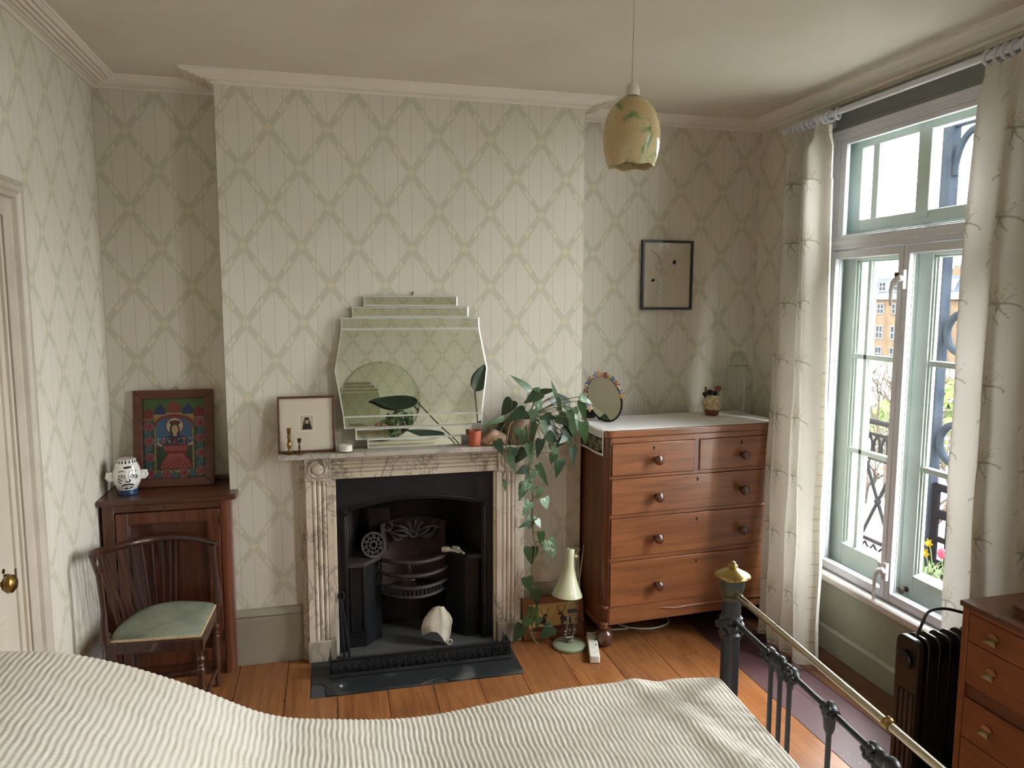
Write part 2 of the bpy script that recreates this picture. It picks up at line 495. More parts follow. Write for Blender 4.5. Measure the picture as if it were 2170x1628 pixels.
# baseboards
def skirting(name, a, b_, face, h=.266, mat=None, cap=.046, th=.022):
    """profile swept along a straight run; a, b_ are 2D points with the room on the left of a->b"""
    pr = [(0, 0), (th, 0), (th, h-cap), (th-.004, h-cap+.004), (th-.004, h-cap+.010), (th+.004, h-cap+.016), (th+.002, h-cap*.45), (th-.006, h-cap*.3), (th-.010, h), (0, h)]
    A, B = Vector(a), Vector(b_); d = (B-A).normalized(); nn = Vector((-d.y, d.x))
    mb = MB(); m = len(pr)
    for P in (A, B):
        for q, z in pr: mb.v.append((P.x+nn.x*q, P.y+nn.y*q, z))
    for k in range(m): mb.face((k, (k+1) % m, m+(k+1) % m, m+k))
    mb.face(range(m)); mb.face([m+k for k in range(m-1, -1, -1)])
    return struct(mb.build(name, mat or M_SKIRT, smooth=40, rec=True))
skirting('baseboard_front_left', (-.135, YB), (XB1-.0, YB), 'y')
skirting('baseboard_front_right', (XB2, YB), (.93, YB), 'y')
skirting('baseboard_left', (XL, YA), (XL, 2.79), 'x', mat=M_WHITE)
skirting('baseboard_alcove_right', (XR, YR), (XB2, YR), 'y')
skirting('baseboard_rear', (XL, YREAR), (XR, YREAR), 'y')

# door with moulded architrave in the left wall
door = thing('door_1', 'cream panelled door with brass knob in the left wall', None, (XL, DY1, 0), kind='structure')
mb = MB()
lf = 2.608
mb.box(XL-.045, XL-.006, DY0+.03, lf, .012, DZ-.03)
mb.build('door_leaf', M_DOOR, door, bevel=.003)
for (z0, z1) in ((.14, .735), (.98, 1.84)):
    for (a, b_) in ((2.26, 2.515), (1.96, 2.20)):
        mb = MB()
        fr = [(a, z0), (b_, z0), (b_, z1), (a, z1)]
        ins = .022
        for k in range(4):
            p, q = fr[k], fr[(k+1) % 4]
            cx_, cz_ = (a+b_)/2, (z0+z1)/2
            def inn(p): return (p[0]+math.copysign(ins, cx_-p[0]), p[1]+math.copysign(ins, cz_-p[1]))
            pi, qi = inn(p), inn(q)
            mb.add([(XL-.006, p[0], p[1]), (XL-.006, q[0], q[1]), (XL+.002, (q[0]+qi[0])/2, (q[1]+qi[1])/2), (XL+.002, (p[0]+pi[0])/2, (p[1]+pi[1])/2), (XL-.006, qi[0], qi[1]), (XL-.006, pi[0], pi[1])],
                   [(0, 1, 2, 3), (3, 2, 4, 5)])
        mb.build('panel_moulding', M_DOOR, door, smooth=0)
M_BRASS = plain('aged_brass', S(146, 118, 66), .3, 1.0, c2=S(112, 86, 44), vs=25)
M_BRASSDK = plain('dark_brass', S(90, 72, 44), .4, 1.0)
mb = MB(); mb.lathe([(.0, 0), (.019, 0), (.019, .004), (.008, .006), (.0075, .030), (.020, .034), (.0285, .046), (.027, .058), (.015, .067), (.0, .069)], (XL-.006, 2.437, .857), 24, 'x')
mb.build('door_knob', M_BRASS, door)
mb = MB(); mb.lathe([(0, 0), (.008, 0), (.008, .003), (0, .004)], (XL-.006, 2.523, .868), 12, 'x'); mb.lathe([(0, 0), (.0045, 0), (.006, .010), (.004, .018), (0, .02)], (XL-.006, 2.528, .852), 12, 'x')
mb.build('escutcheon', M_BRASSDK, door)
mb = MB(); mb.box(XL-.0065, XL-.004, lf-.001, lf+.008, .785, .845); mb.build('lock_keep', M_BRASSDK, door)
mb = MB()                                     # lining + stop
mb.box(XL-.2, XL-.0, lf+.004, DY1+.004, 0, DZ); mb.box(XL-.2, XL, DY0-.004, DY0+.026, 0, DZ); mb.box(XL-.2, XL, DY0, DY1, DZ-.026, DZ+.004)
mb.box(XL-.003, XL+.010, 2.640, 2.655, 0, DZ-.0)
mb.build('door_lining', M_DOOR, door, smooth=0, bevel=.002)
# architrave profile (distance outward from opening, thickness)
pr = [(0, 0), (0, .012), (.012, .014), (.018, .011), (.045, .014), (.055, .018), (.060, .030), (.072, .030), (.082, .038), (.098, .040), (.106, .034), (.110, .036), (.118, .030), (.1185, 0)]
mb = MB(); y0, z1 = DY1, DZ
rows = [[(XL+t, y0+q, 0) for q, t in pr], [(XL+t, y0+q, z1+q) for q, t in pr], [(XL+t, DY0-q, z1+q) for q, t in pr], [(XL+t, DY0-q, 0) for q, t in pr]]
mb.v = [p for r_ in rows for p in r_]; m_ = len(pr)
for i in range(3):
    for k in range(m_-1): mb.face((i*m_+k, (i+1)*m_+k, (i+1)*m_+k+1, i*m_+k+1))
mb.build('architrave', M_ARCHI, door, smooth=25, rec=False)

# ================================================================ WINDOWS
M_HANDLE = plain('white_handle_enamel', S(222, 220, 222), .25)
M_SILL = plain('white_sill_paint', S(205, 200, 196), .4)
def ring4(mb, x0, x1, y0, y1, z0, z1, w, wb=None, wt=None):
    wb = w if wb is None else wb; wt = w if wt is None else wt
    mb.box(x0, x1, y0, y0+w, z0, z1); mb.box(x0, x1, y1-w, y1, z0, z1)
    mb.box(x0, x1, y0+w, y1-w, z0, z0+wb); mb.box(x0, x1, y0+w, y1-w, z1-wt, z1)
def pane(parent, y0, y1, z0, z1, x):
    mb = MB(); mb.box(x, x+.003, y0, y1, z0, z1)
    return mb.build('glass_pane', M_PANE, parent, smooth=0)
def secondary(name, yc):
    t = thing(name, 'white framed secondary glazing with two casements and a top light', None, (XR, yc, WZ0), kind='structure')
    Y = lambda q: yc+q
    mb = MB()
    ring4(mb, 2.336, 2.362, Y(-.514), Y(.514), .395, 2.494, .028, .0001, .022)
    ring4(mb, 2.342, 2.385, Y(-.488), Y(.488), .395, 2.474, .022, .0001, .014)
    ring4(mb, 2.348, 2.392, Y(-.467), Y(.467), .395, 2.461, .025, .006, .012)
    mb.build('window_frame', M_WHITE, t, bevel=.003)
    mb = MB(); ring4(mb, 2.350, 2.372, Y(-.442), Y(.442), 1.99, 2.449, .040, .022, .022)
    fr = mb.build('top_light_frame', M_WHITE, t, bevel=.003)
    pane(t, Y(-.405), Y(.405), 2.010, 2.429, 2.366)
    mb = MB(); mb.box(2.338, 2.392, Y(-.467), Y(.467), 1.9425, 2.004); mb.box(2.330, 2.345, Y(-.466), Y(.466), 1.962, 1.990)
    mb.build('transom', M_WHITE, t, bevel=.004)
    for s_ in (1, -1):
        a, b_ = sorted((Y(.464*s_), Y(.0015*s_)))
        mb = MB(); ring4(mb, 2.344, 2.370, a, b_, .402, 1.9385, .029, .036, .036)
        cf = mb.build('casement_frame', M_WHITE, t, bevel=.003)
        mb = MB(); ring4(mb, 2.3695, 2.374, a+.026, b_-.026, .435, 1.904, .005)
        mb.build('glazing_bead', M_HANDLE, cf, smooth=0)
        pane(t, a+.028, b_-.028, .437, 1.903, 2.365)
    for (z0, ln) in ((1.80, .115), (.535, .150)):
        mb = MB(); mb.box(2.326, 2.345, Y(-.024), Y(.004), z0-.045, z0+.035)
        pth = [(2.322, Y(-.012+.012*0), z0), (2.316, Y(.004), z0-.004), (2.312, Y(.018), z0-.02), (2.312, Y(.024), z0-.05), (2.314, Y(.028), z0-ln*.75), (2.318, Y(.030), z0-ln)]
        mb.tube(pth, [.013, .012, .010, .008, .007, .006], 10)
        mb.ball((2.322, Y(-.010), z0), .015, 12, 8)
        h = mb.build('casement_handle', M_HANDLE, t, bevel=.002)
        mb = MB(); mb.box(2.330, 2.344, Y(.014), Y(.034), z0+.004, z0+.026)
        mb.build('handle_keep', M_BRASSDK if z0 > 1 else M_HANDLE, t, bevel=.002)
    mb = MB()
    mb.prism([(2.302, .368), (2.302, .384), (2.308, .392), (2.392, .396), (2.392, .36), (2.33, .36), (2.322, .352), (2.306, .356)][::-1], 'y', Y(-.54), Y(.54))
    mb.build('window_board', M_SILL, t, smooth=30, rec=True)
    return t
def oldwindow(name, yc):
    t = thing(name, 'pale green glazed casement window with narrow margin panes behind the secondary glazing', None, (2.44, yc, WZ0), kind='structure')
    Y = lambda q: yc+q
    mb = MB(); ring4(mb, 2.395, 2.50, Y(-.514), Y(.514), .36, 2.494, .044, .04, .05)
    mb.box(2.43, 2.49, Y(-.47), Y(.47), 1.962, 2.03)
    mb.build('window_frame', M_OLDWIN, t, bevel=.004)
    mb = MB(); ring4(mb, 2.50, 2.602, Y(-.516), Y(.516), .34, 2.50, .046, .045, .05)
    mb.build('outer_reveal', M_EXTWHITE, t, bevel=.004)
    # top light
    mb = MB(); ring4(mb, 2.420, 2.465, Y(-.468), Y(.468), 2.032, 2.445, .086, .05, .036)
    mb.box(2.415, 2.468, Y(-.036), Y(.036), 2.05, 2.44)
    for s_ in (1, -1): mb.box(2.426, 2.458, Y(.297*s_)-.020, Y(.297*s_)+.020, 2.07, 2.42)
    mb.build('top_light_frame', M_OLDWIN, t, bevel=.004)
    for s_ in (1, -1):
        for (q0, q1) in ((.036, .278), (.316, .382)):
            a, b_ = sorted((Y(q0*s_), Y(q1*s_))); pane(t, a, b_, 2.08, 2.41, 2.442)
    for s_ in (1, -1):
        a, b_ = sorted((Y(.468*s_), Y(.0015*s_)))
        mb = MB()
        o0, o1 = sorted((Y(.468*s_), Y(.383*s_))); mb.box(2.420, 2.465, o0, o1, .402, 1.958)
        m0, m1 = sorted((Y(.077*s_), Y(.0015*s_))); mb.box(2.420, 2.465, m0, m1, .402, 1.958)
        i0, i1 = sorted((Y(.077*s_), Y(.383*s_)))
        mb.box(2.420, 2.465, i0, i1, .402, .525); mb.box(2.420, 2.465, i0, i1, 1.892, 1.958)
        lf_ = mb.build('casement_leaf', M_OLDWIN, t, bevel=.006, bseg=3)
        mb = MB(); b0, b1 = sorted((Y(.318*s_), Y(.277*s_)))
        mb.prism([(2.424, b0+.010), (2.430, b0+.006), (2.433, b0), (2.452, b0), (2.452, b1), (2.433, b1), (2.430, b1-.006), (2.424, b1-.010)][::-1], 'z', .525, 1.892)
        for zb in (.995, 1.446):
            mb.prism([(i0, zb-.012), (i1, zb-.012), (i1, zb+.012), (i0, zb+.012)][::-1], 'x', 2.4195, 2.452) if False else mb.box(2.424, 2.450, i0, i1, zb-.012, zb+.012)
        mb.build('glazing_bars', M_OLDWIN, lf_, bevel=.002, rec=True)
        mb = MB()
        for (q0, q1, xx) in ((.383, .372, 2.428), (.372, .361, 2.435), (.077, .086, 2.428), (.086, .094, 2.435)):
            m0, m1 = sorted((Y(q0*s_), Y(q1*s_))); mb.box(xx, 2.45, m0, m1, .525, 1.892)
        mb.box(2.428, 2.45, i0, i1, 1.884, 1.892); mb.build('stile_moulding', M_OLDWIN, lf_, bevel=.002)
        mb = MB(); mb.prism([(2.418, .525), (2.446, .525), (2.446, .550), (2.43, .536)], 'y', i0, i1); mb.build('glazing_bead', M_OLDWIN, lf_, smooth=0, rec=True)
        for (q0, q1) in ((.077, .277), (.318, .383)):
            p0, p1 = sorted((Y(q0*s_), Y(q1*s_)))
            for (z0, z1) in ((.525, .983), (1.007, 1.434), (1.458, 1.892)): pane(t, p0, p1, z0, z1, 2.442)
    mb = MB(); mb.lathe([(0, 0), (.012, 0), (.012, .003), (.006, .006), (.006, .016), (.014, .022), (.018, .030), (.015, .038), (0, .042)], (2.420, Y(-.045), .455), 18, '-x')
    mb.build('window_knob', plain('brown_knob', S(74, 56, 44), .35) if yc > 2 else bpy.data.materials['brown_knob'], t)
    mb = MB(); mb.box(2.39, 2.52, Y(-.514), Y(.514), .33, .40); mb.build('window_cill', M_OLDWIN, t, bevel=.004)
    return t
def apron(nm1, nm2, yc):
    Y = lambda q: yc+q
    y0, y1 = Y(-.62), Y(.56)
    mb = MB()
    mb.box(2.344, 2.352, y0, y1, 0, .36); mb.box(2.339, 2.352, y0, y1, .302, .36)
    mb.prism([(2.330, 0), (2.352, 0), (2.352, .122), (2.340, .122), (2.334, .114), (2.330, .108)][::-1], 'y', y0, y1)
    struct(mb.build(nm1, M_SAGE, smooth=30, bevel=.0015, rec=True))
    mb = MB(); mb.box(2.338, 2.352, Y(-.60), Y(.55), 2.494, 2.612); mb.box(2.334, 2.352, Y(-.60), Y(.55), 2.495, 2.512)
    struct(mb.build(nm2, M_SAGEDARK, smooth=0, bevel=.002))
secondary('window_1', 2.662); oldwindow('window_2', 2.662); apron('trim_2', 'trim_3', 2.662)
secondary('window_3', 0.634); oldwindow('window_4', 0.634); apron('trim_4', 'trim_5', 0.634)

# ================================================================ CURTAINS
def cloth_mat(name, trans=.35, col='Col'):
    m = bpy.data.materials.new(name); m.use_nodes = True; nt = m.node_tree; nt.nodes.clear()
    o = nt.nodes.new('ShaderNodeOutputMaterial'); mx = nt.nodes.new('ShaderNodeMixShader'); mx.inputs[0].default_value = trans
    a = nt.nodes.new('ShaderNodeVertexColor'); a.layer_name = col
    d = nt.nodes.new('ShaderNodeBsdfDiffuse'); t = nt.nodes.new('ShaderNodeBsdfTranslucent')
    bp = nt.nodes.new('ShaderNodeBump'); bp.inputs['Strength'].default_value = .25; bp.inputs['Distance'].default_value = .002
    nn = noise(nt, coords(nt), 26, 4, .6); nt.links.new(nn.k, bp.inputs['Height'])
    for q in (d, t): nt.links.new(a.outputs[0], q.inputs['Color']); nt.links.new(bp.outputs[0], q.inputs['Normal'])
    nt.links.new(d.outputs[0], mx.inputs[1]); nt.links.new(t.outputs[0], mx.inputs[2]); nt.links.new(mx.outputs[0], o.inputs['Surface'])
    return m
M_CURT = cloth_mat('printed_cotton', .22)
CREAM = np.array(S(204, 199, 190)[:3]); OLIVE = np.array(S(122, 122, 98)[:3]); PALE = np.array(S(196, 186, 150)[:3])
def _petal(a, ln, w_, bx=0.0, by=-.10, st=.6, wd=.010):
    """two curved strokes closing a petal that leans by angle a"""
    tx, ty = bx+ln*math.sin(a), by+ln*math.cos(a); nx, ny = math.cos(a)*w_, -math.sin(a)*w_; mx, my = (bx+tx)/2, (by+ty)/2
    return [(bx, by, mx+nx, my+ny, tx, ty, wd, st), (bx, by, mx-nx, my-ny, tx, ty, wd, st)]
SPRIG = _petal(-.62, .46, .13) + _petal(-.30, .60, .15) + _petal(.04, .66, .17) + _petal(.36, .58, .15) + _petal(.68, .44, .12) + [
    (-.02, .02, -.05, .2, -.06, .36, .012, .45), (.03, .02, .08, .2, .10, .34, .012, .45), (-.09, -.02, -.16, .1, -.20, .16, .016, .5), (.08, -.02, .16, .08, .22, .14, .018, .55),
    (0, -.10, -.10, -.06, -.22, -.12, .028, .9), (-.22, -.12, -.27, -.16, -.27, -.24, .016, .8), (0, -.10, .12, -.05, .24, -.12, .030, .9), (.24, -.12, .30, -.15, .32, -.24, .016, .8),
    (0, -.10, .02, -.22, .08, -.30, .026, .9), (0, -.10, -.02, -.26, -.04, -.44, .018, .85), (.08, -.30, .13, -.34, .14, -.42, .014, .7), (-.04, -.44, .02, -.50, .03, -.60, .014, .75), (-.03, -.36, -.10, -.38, -.14, -.46, .013, .6)]
def sprig_print(nu, nv, w_, h_, s_off, t_off, seed, trim=None):
    rnd = random.Random(seed)
    s = (np.arange(nu)+.5)/nu*w_; t = (np.arange(nv)+.5)/nv*h_
    Sg, Tg = np.meshgrid(s, t)
    a = np.zeros((nv, nu)); pl = np.zeros((nv, nu))
    H = .150; k = 0
    for row in range(int(h_/.14)+2):
        for cidx in range(int(w_/.25)+2):
            cx_ = cidx*.25 + (row % 2)*.125 + s_off + rnd.uniform(-.012, .012); cy_ = row*.14 + t_off + rnd.uniform(-.012, .012)
            m = -1 if rnd.random() < .4 else 1; sc_ = H*rnd.uniform(.85, 1.1); k += 1
            i0, i1 = np.searchsorted(s, [cx_-sc_*.6, cx_+sc_*.6]); j0, j1 = np.searchsorted(t, [cy_-sc_*.75, cy_+sc_*.7])
            if i0 >= i1 or j0 >= j1: continue
            sx, ty = (Sg[j0:j1, i0:i1]-cx_)/sc_*m, (Tg[j0:j1, i0:i1]-cy_)/sc_
            pl[j0:j1, i0:i1] = np.maximum(pl[j0:j1, i0:i1], np.clip(1.2-np.hypot(sx/.17, (ty-.15)/.36), 0, 1)*.35)
            for (x0, y0, xc, yc, x1, y1, wd, stg) in SPRIG:
                dm = np.full(sx.shape, 9.0)
                for q in np.linspace(0, 1, 14):
                    px = (1-q)**2*x0+2*q*(1-q)*xc+q*q*x1; py = (1-q)**2*y0+2*q*(1-q)*yc+q*q*y1
                    ww = wd*(1.25-.8*q)
                    dm = np.minimum(dm, np.hypot(sx-px, ty-py)/ww)
                a[j0:j1, i0:i1] = np.maximum(a[j0:j1, i0:i1], np.clip(1.5-dm, 0, 1)*stg)
    col = CREAM[None, None, :]*(1-pl[..., None]) + PALE[None, None, :]*pl[..., None]
    if trim:
        z = (s > trim[0]) & (s < trim[1])
        band = np.zeros((nv, nu)); band[:, z] = .35
        lad = ((t % .052) < .006).astype(float)[:, None]*z[None, :]*.45
        col = col*(1-band[..., None]*.7)+PALE*band[..., None]*.7
        a = np.maximum(a*(1-z[None, :]*.8), lad)
    return col*(1-a[..., None]*.8) + OLIVE*a[..., None]*.8
def curtain(name, label, yfar, ynear, z1, nfold, seed, base_x, ampf, botf, rings, trim, hem=.02):
    t = thing(name, label, 'curtain', (base_x, (ynear(1)+yfar(1))/2, hem))
    fab_w = .95; nu, nv = 210, 560
    colr = sprig_print(nu, nv, fab_w, z1-hem, .03, .02, seed, trim)
    rnd = random.Random(seed); ph = [rnd.uniform(0, 6.28) for _ in range(6)]; fr = [rnd.uniform(.8, 1.2) for _ in range(6)]
    def P(u, v):
        z = hem+(z1-hem)*v
        yf, yn = yfar(z), ynear(z)
        head = sm(v, .955, .985)
        uu = u + .018*math.sin(2*PI*nfold*u+ph[3])*(1-head)
        y = yf+(yn-yf)*uu
        A = ampf(v)
        fold = math.cos(2*PI*nfold*u+ph[0]+.5*math.sin(2.1*v+ph[1])) + .45*math.cos(2*PI*nfold*.53*u+ph[2]+1.3*v) + .18*math.cos(2*PI*nfold*2.1*u+ph[4]+4*v)
        x = base_x + A*fold*(1-head*.55) + head*.011*math.cos(2*PI*nfold*3.2*u) + botf(v, u)
        x += .0035*math.sin(31*v+9*u+ph[5])*(1-v)*1.2
        if v > .985: z += .006*math.cos(2*PI*nfold*3.2*u+1)
        return (x, y, z)
    mb = MB(); mb.grid(P, nu, nv)
    k = 0
    for j in range(nv):
        for i in range(nu):
            c = colr[j, i]; mb.c[k] = (c[0], c[1], c[2], 1.0); k += 1
    mb.build('drape', M_CURT, t, smooth=180)
    M_R = M_WHITE
    r0 = None
    for (y, tilt) in rings:
        if r0 is None:
            mb = MB(); mb.tube([(.0, .022*math.cos(a), .022*math.sin(a)) if False else (.0, 0, 0) for a in [0]], .1) if False else None
            pts = [(.0235*math.cos(2*PI*k/20), 0, .0235*math.sin(2*PI*k/20)) for k in range(20)]
            mb.tube(pts, .0058, 8, closed=True)
            r0 = mb.build('curtain_ring', M_R, t, local=True); o = r0
        else: o = copy_part(r0, t)
        o.location = WM[t.name].inverted() @ Vector((2.25, y, 2.5445)); o.rotation_euler = (0, 0, tilt)
    return t
LF = [(0, 3.345), (.18, 3.355), (.95, 3.366), (1.25, 3.355), (1.5, 3.353), (1.98, 3.330), (2.48, 3.318), (2.6, 3.318)]
LN = [(0, 2.935), (.36, 2.940), (1.14, 2.948), (1.57, 2.965), (2.04, 2.985), (2.42, 2.992), (2.6, 2.995)]
curtain('curtain', 'cream curtain with grey green lily print gathered between chest of drawers and window',
        lambda z: (interp(z, LF)-.022)*(2.225-.10*(1-z/2.508))/2.2, lambda z: interp(z, LN)*(2.225-.10*(1-z/2.508))/2.2, 2.508, 3.6, 5, 2.225,
        lambda v: .040 if v > .9 else .046, lambda v, u: -.10*(1-v), [(3.345-.036*k, .25*math.sin(k*2.1)) for k in range(9)]+[(3.005, .5)], (.86, .91))
RF = [(0, 2.20), (.5, 2.21), (1.07, 2.236), (1.83, 2.236), (2.2, 2.215), (2.49, 2.195), (2.6, 2.195)]
curtain('curtain', 'cream curtain with grey green lily print hanging behind the tan drawers and radiator',
        lambda z: interp(z, RF), lambda z: 1.62, 2.508, 4.2, 11, 2.225,
        lambda v: .036, lambda v, u: 0.0, [(2.215-.037*k, .2*math.sin(k*1.7)) for k in range(12)], None)
rod = thing('curtain_pole', 'white wooden curtain pole above the window', 'curtain pole', (2.25, 2.5, 2.55))
mb = MB(); mb.tube([(2.25, 3.39, 2.552), (2.25, 1.35, 2.552)], .0135, 20); mb.build('pole', M_WHITE, rod)
for y, s_ in ((3.385, 1),):
    mb = MB(); mb.lathe([(0, 0), (.0165, 0), (.0185, .006), (.018, .020), (.013, .028), (0, .031)], (0, 0, 0), 20, 'z')
    mb.xf(Matrix.Translation((2.25, y, 2.552)) @ Matrix.Rotation(-PI/2, 4, 'X')); mb.build('finial', M_WHITE, rod)
for y in (3.15, 1.6):
    mb = MB(); mb.box(2.335, 2.351, y-.02, y+.02, 2.515, 2.59); mb.tube([(2.336, y, 2.552), (2.262, y, 2.552)], .008, 10); mb.build('bracket', M_WHITE, rod)

# ================================================================ OUTSIDE
M_IRON = plain('blue_grey_ironwork', S(30, 34, 40), .9, c2=S(24, 28, 34), vs=9, spec=0)
M_IRONBLK = plain('black_railing_iron', S(15, 15, 18), .9, spec=0)
M_STONE = plain('weathered_paving', S(112, 109, 104), .9, c2=S(98, 95, 90), vs=2, spec=.1)
mb = MB(); mb.box(2.602, 3.32, -1.0, 6.2, .06, .16)
struct(mb.build('balcony_floor', M_STONE))
mb = MB(); mb.box(-5, 140, -40, 140, -7.3, -7.0)
struct(mb.build('street_ground', plain('pale_street', S(98, 96, 93), .9, c2=S(80, 84, 70), vs=.08, spec=0), smooth=0))
mb = MB(); mb.box(2.42, 2.60, -6, -1.0, -7, 6); mb.box(2.42, 2.60, 4.2, 9, -7, 6); mb.box(2.42, 2.60, -1.0, 4.2, 2.78, 6); mb.box(2.42, 2.60, -1., 4.2, -7, -.1)
struct(mb.build('facade', M_EXTWHITE, smooth=0))
# railing
RX = 3.255
rail = thing('balcony_railing', 'black iron balcony railing with crossed bars outside the left casement', 'railing', (RX, 4.0, .16))
def rail_span(y0, y1):
    for z, r in ((.965, .016), (.888, .010), (.736, .010), (.223, .012)):
        mb = MB(); mb.tube([(RX, y0, z), (RX, y1, z)], r, 8); mb.build('rail_bar', M_IRONBLK, rail)
    n = max(1, round((y1-y0)/.27)); w_ = (y1-y0)/n
    for i in range(n):
        a, b_ = y0+i*w_, y0+(i+1)*w_; mb = MB()
        mb.tube([(RX, a, .223), (RX, b_, .736)], .011, 6); mb.tube([(RX, a, .736), (RX, b_, .223)], .011, 6)
        mb.ball((RX, (a+b_)/2, .48), .022, 10, 6); mb.build('crossed_bars', M_IRONBLK, rail)
        for k in range(4):
            yc = a+(k+.5)*w_/4; mb = MB()
            mb.tube([(RX, yc+.026*math.cos(2*PI*q/14), .812+.062*math.sin(2*PI*q/14)) for q in range(14)], .0085, 6, closed=True)
            mb.build('oval_loop', M_IRONBLK, rail)
    mb = MB(); mb.box(RX-.012, RX+.012, y0-.012, y0+.012, .16, 1.0); mb.build('upright', M_IRONBLK, rail)
    for k in range(int((y1-y0)/.09)):
        pass
    mb = MB()
    for k in range(int((y1-y0)/.075)): mb.tube([(RX, y0+.075*k, .16), (RX, y0+.0375+.075*k, .20), (RX, y0+.075*(k+1), .16)], .008, 5)
    mb.build('lower_frieze', M_IRONBLK, rail)
rail_span(3.395, 4.985); rail_span(1.9, 2.96)
RX = 3.2
# trellised verandah support
ver = thing('veranda_trellis', 'blue grey cast iron veranda trellis with rings outside the right casement', 'trellis', (RX, 3.2, .16))
for y in (3.345, 3.03):
    mb = MB(); mb.box(RX-.03, RX+.03, y-.032, y+.032, .16, 2.75); mb.box(RX-.04, RX+.04, y-.042, y+.042, .16, .22); mb.box(RX-.036, RX+.036, y-.04, y+.04, 2.1-.01, 2.1+.01) if False else None
    mb.build('post', M_IRON, ver, bevel=.004)
for z in (.95, 1.539, 2.07):
    mb = MB(); mb.tube([(RX, 3.1875+.105*math.cos(2*PI*q/28), z+.105*math.sin(2*PI*q/28)) for q in range(28)], .020, 8, closed=True); mb.build('ring', M_IRON, ver)
for s_, y in ((-1, 3.313), (1, 3.062)):
    mb = MB(); mb.tube([(RX, y+s_*(0.126)*(1-math.cos(a)), 2.36+.22*math.sin(a)) for a in [PI/2*k/8 for k in range(9)]], .018, 8)
    mb.build('arch', M_IRON, ver)
mb = MB(); mb.tube([(RX, 3.1875, 2.58), (RX, 3.1875, 2.15)], .016, 8); mb.tube([(RX, 3.313, 2.62), (RX, 3.06, 2.62)], .018, 8); mb.build('tracery', M_IRON, ver)
mb = MB()   # pierced lower panel
cell = [(3.313, 3.27), (3.21, 3.165), (3.105, 3.062)]
for a, b_ in cell: mb.box(RX-.012, RX+.012, b_, a, .20, .72)
for z0, z1 in ((.20, .30), (.40, .43), (.53, .58), (.68, .72)):
    mb.box(RX-.0118, RX+.0118, 3.063, 3.312, z0, z1)
mb.build('pierced_panel', M_IRONBLK, ver, bevel=.006)
# window box with daffodils and tulips
bx = thing('window_box', 'stone window box of spring flowers on the balcony', 'planter', (2.84, 2.72, .16))
mb = MB(); mb.prism([(2.76, .16), (2.92, .16), (2.94, .30), (2.74, .30)], 'y', 2.30, 3.02); mb.build('trough', M_STONE, bx, bevel=.004)
mb = MB(); mb.box(2.75, 2.93, 2.31, 3.01, .285, .294); mb.build('soil', plain('soil', S(60, 48, 38), .95), bx, smooth=0)
M_LEAFG = plain('spring_leaf', S(42, 56, 26), .7, c2=S(58, 70, 38), vs=20, spec=.1)
M_DAFF = plain('daffodil_petal', S(104, 84, 8), .7, spec=.1); M_TULIP = plain('tulip_petal', S(96, 28, 42), .7, spec=.1)
def blade(mb, b, d, h, w_=.007):
    P = [Vector(b)+Vector((d[0]*q*q*.1, d[1]*q*q*.1, h*(q-.28*q*q))) for q in (0, .25, .5, .75, 1)]
    s_ = Vector((-d[1], d[0], 0)).normalized()*w_
    vs = []
    for i, p in enumerate(P):
        k = (1, 1, .9, .6, .08)[i]; vs += [p-s_*k, p+s_*k]
    mb.add(vs, [(2*i, 2*i+1, 2*i+3, 2*i+2) for i in range(4)])
rf = random.Random(3)
def flower(x, y, h, kind, i):
    lab = {'d': 'yellow daffodil in the window box', 't': 'pink tulip in the window box'}[kind]
    t = thing('daffodil' if kind == 'd' else 'tulip', lab, 'flower', (x, y, .292), group='yellow daffodils in the window box' if kind == 'd' else 'pink tulips in the window box')
    mb = MB(); mb.tube([(0, 0, 0), (.004, -.004, h*.6), (-.012, 0, h)], .003, 6); mb.build('stem', M_LEAFG, t, local=True)
    mb = MB()
    for k in range(4):
        a = rf.uniform(0, 6.28); blade(mb, (0, 0, 0), (math.cos(a), math.sin(a)), h*rf.uniform(.6, .95))
    mb.build('leaves', M_LEAFG, t, local=True)
    mb = MB()
    if kind == 'd':
        for k in range(6):
            a = 2*PI*k/6; c, s_ = math.cos(a), math.sin(a)
            mb.add([(-.014, 0, h), (-.018, .012*c-.008*s_, h+.012*s_+.008*c), (-.016, .027*c, h+.027*s_), (-.018, .012*c+.008*s_, h+.012*s_-.008*c)], [(0, 1, 2, 3)])
        mb.lathe([(.006, 0), (.008, .012), (.011, .018)], (-.014, 0, h), 10, '-x')
    else:
        mb.lathe([(.004, 0), (.017, .010), (.020, .026), (.015, .044), (.006, .052)], (-.012, 0, h), 8)
    mb.build('bloom', M_DAFF if kind == 'd' else M_TULIP, t, local=True)
for i in range(9): flower(2.80+rf.uniform(-.02, .06), 2.885+rf.uniform(0, .11), rf.uniform(.16, .24), 'd', i)
for i in range(3): flower(2.80+rf.uniform(0, .05), 2.84-.05*i, .19+.01*i, 't', i)
mb = MB()
for i in range(120):
    a = rf.uniform(0, 6.28); blade(mb, (2.84+rf.uniform(-.07, .07), rf.uniform(2.36, 2.99), .292), (math.cos(a), math.sin(a)), rf.uniform(.08, .18), .005)
tag(mb.build('bulb_foliage', M_LEAFG), 'dense green bulb leaves filling the window box', 'foliage', kind='stuff')

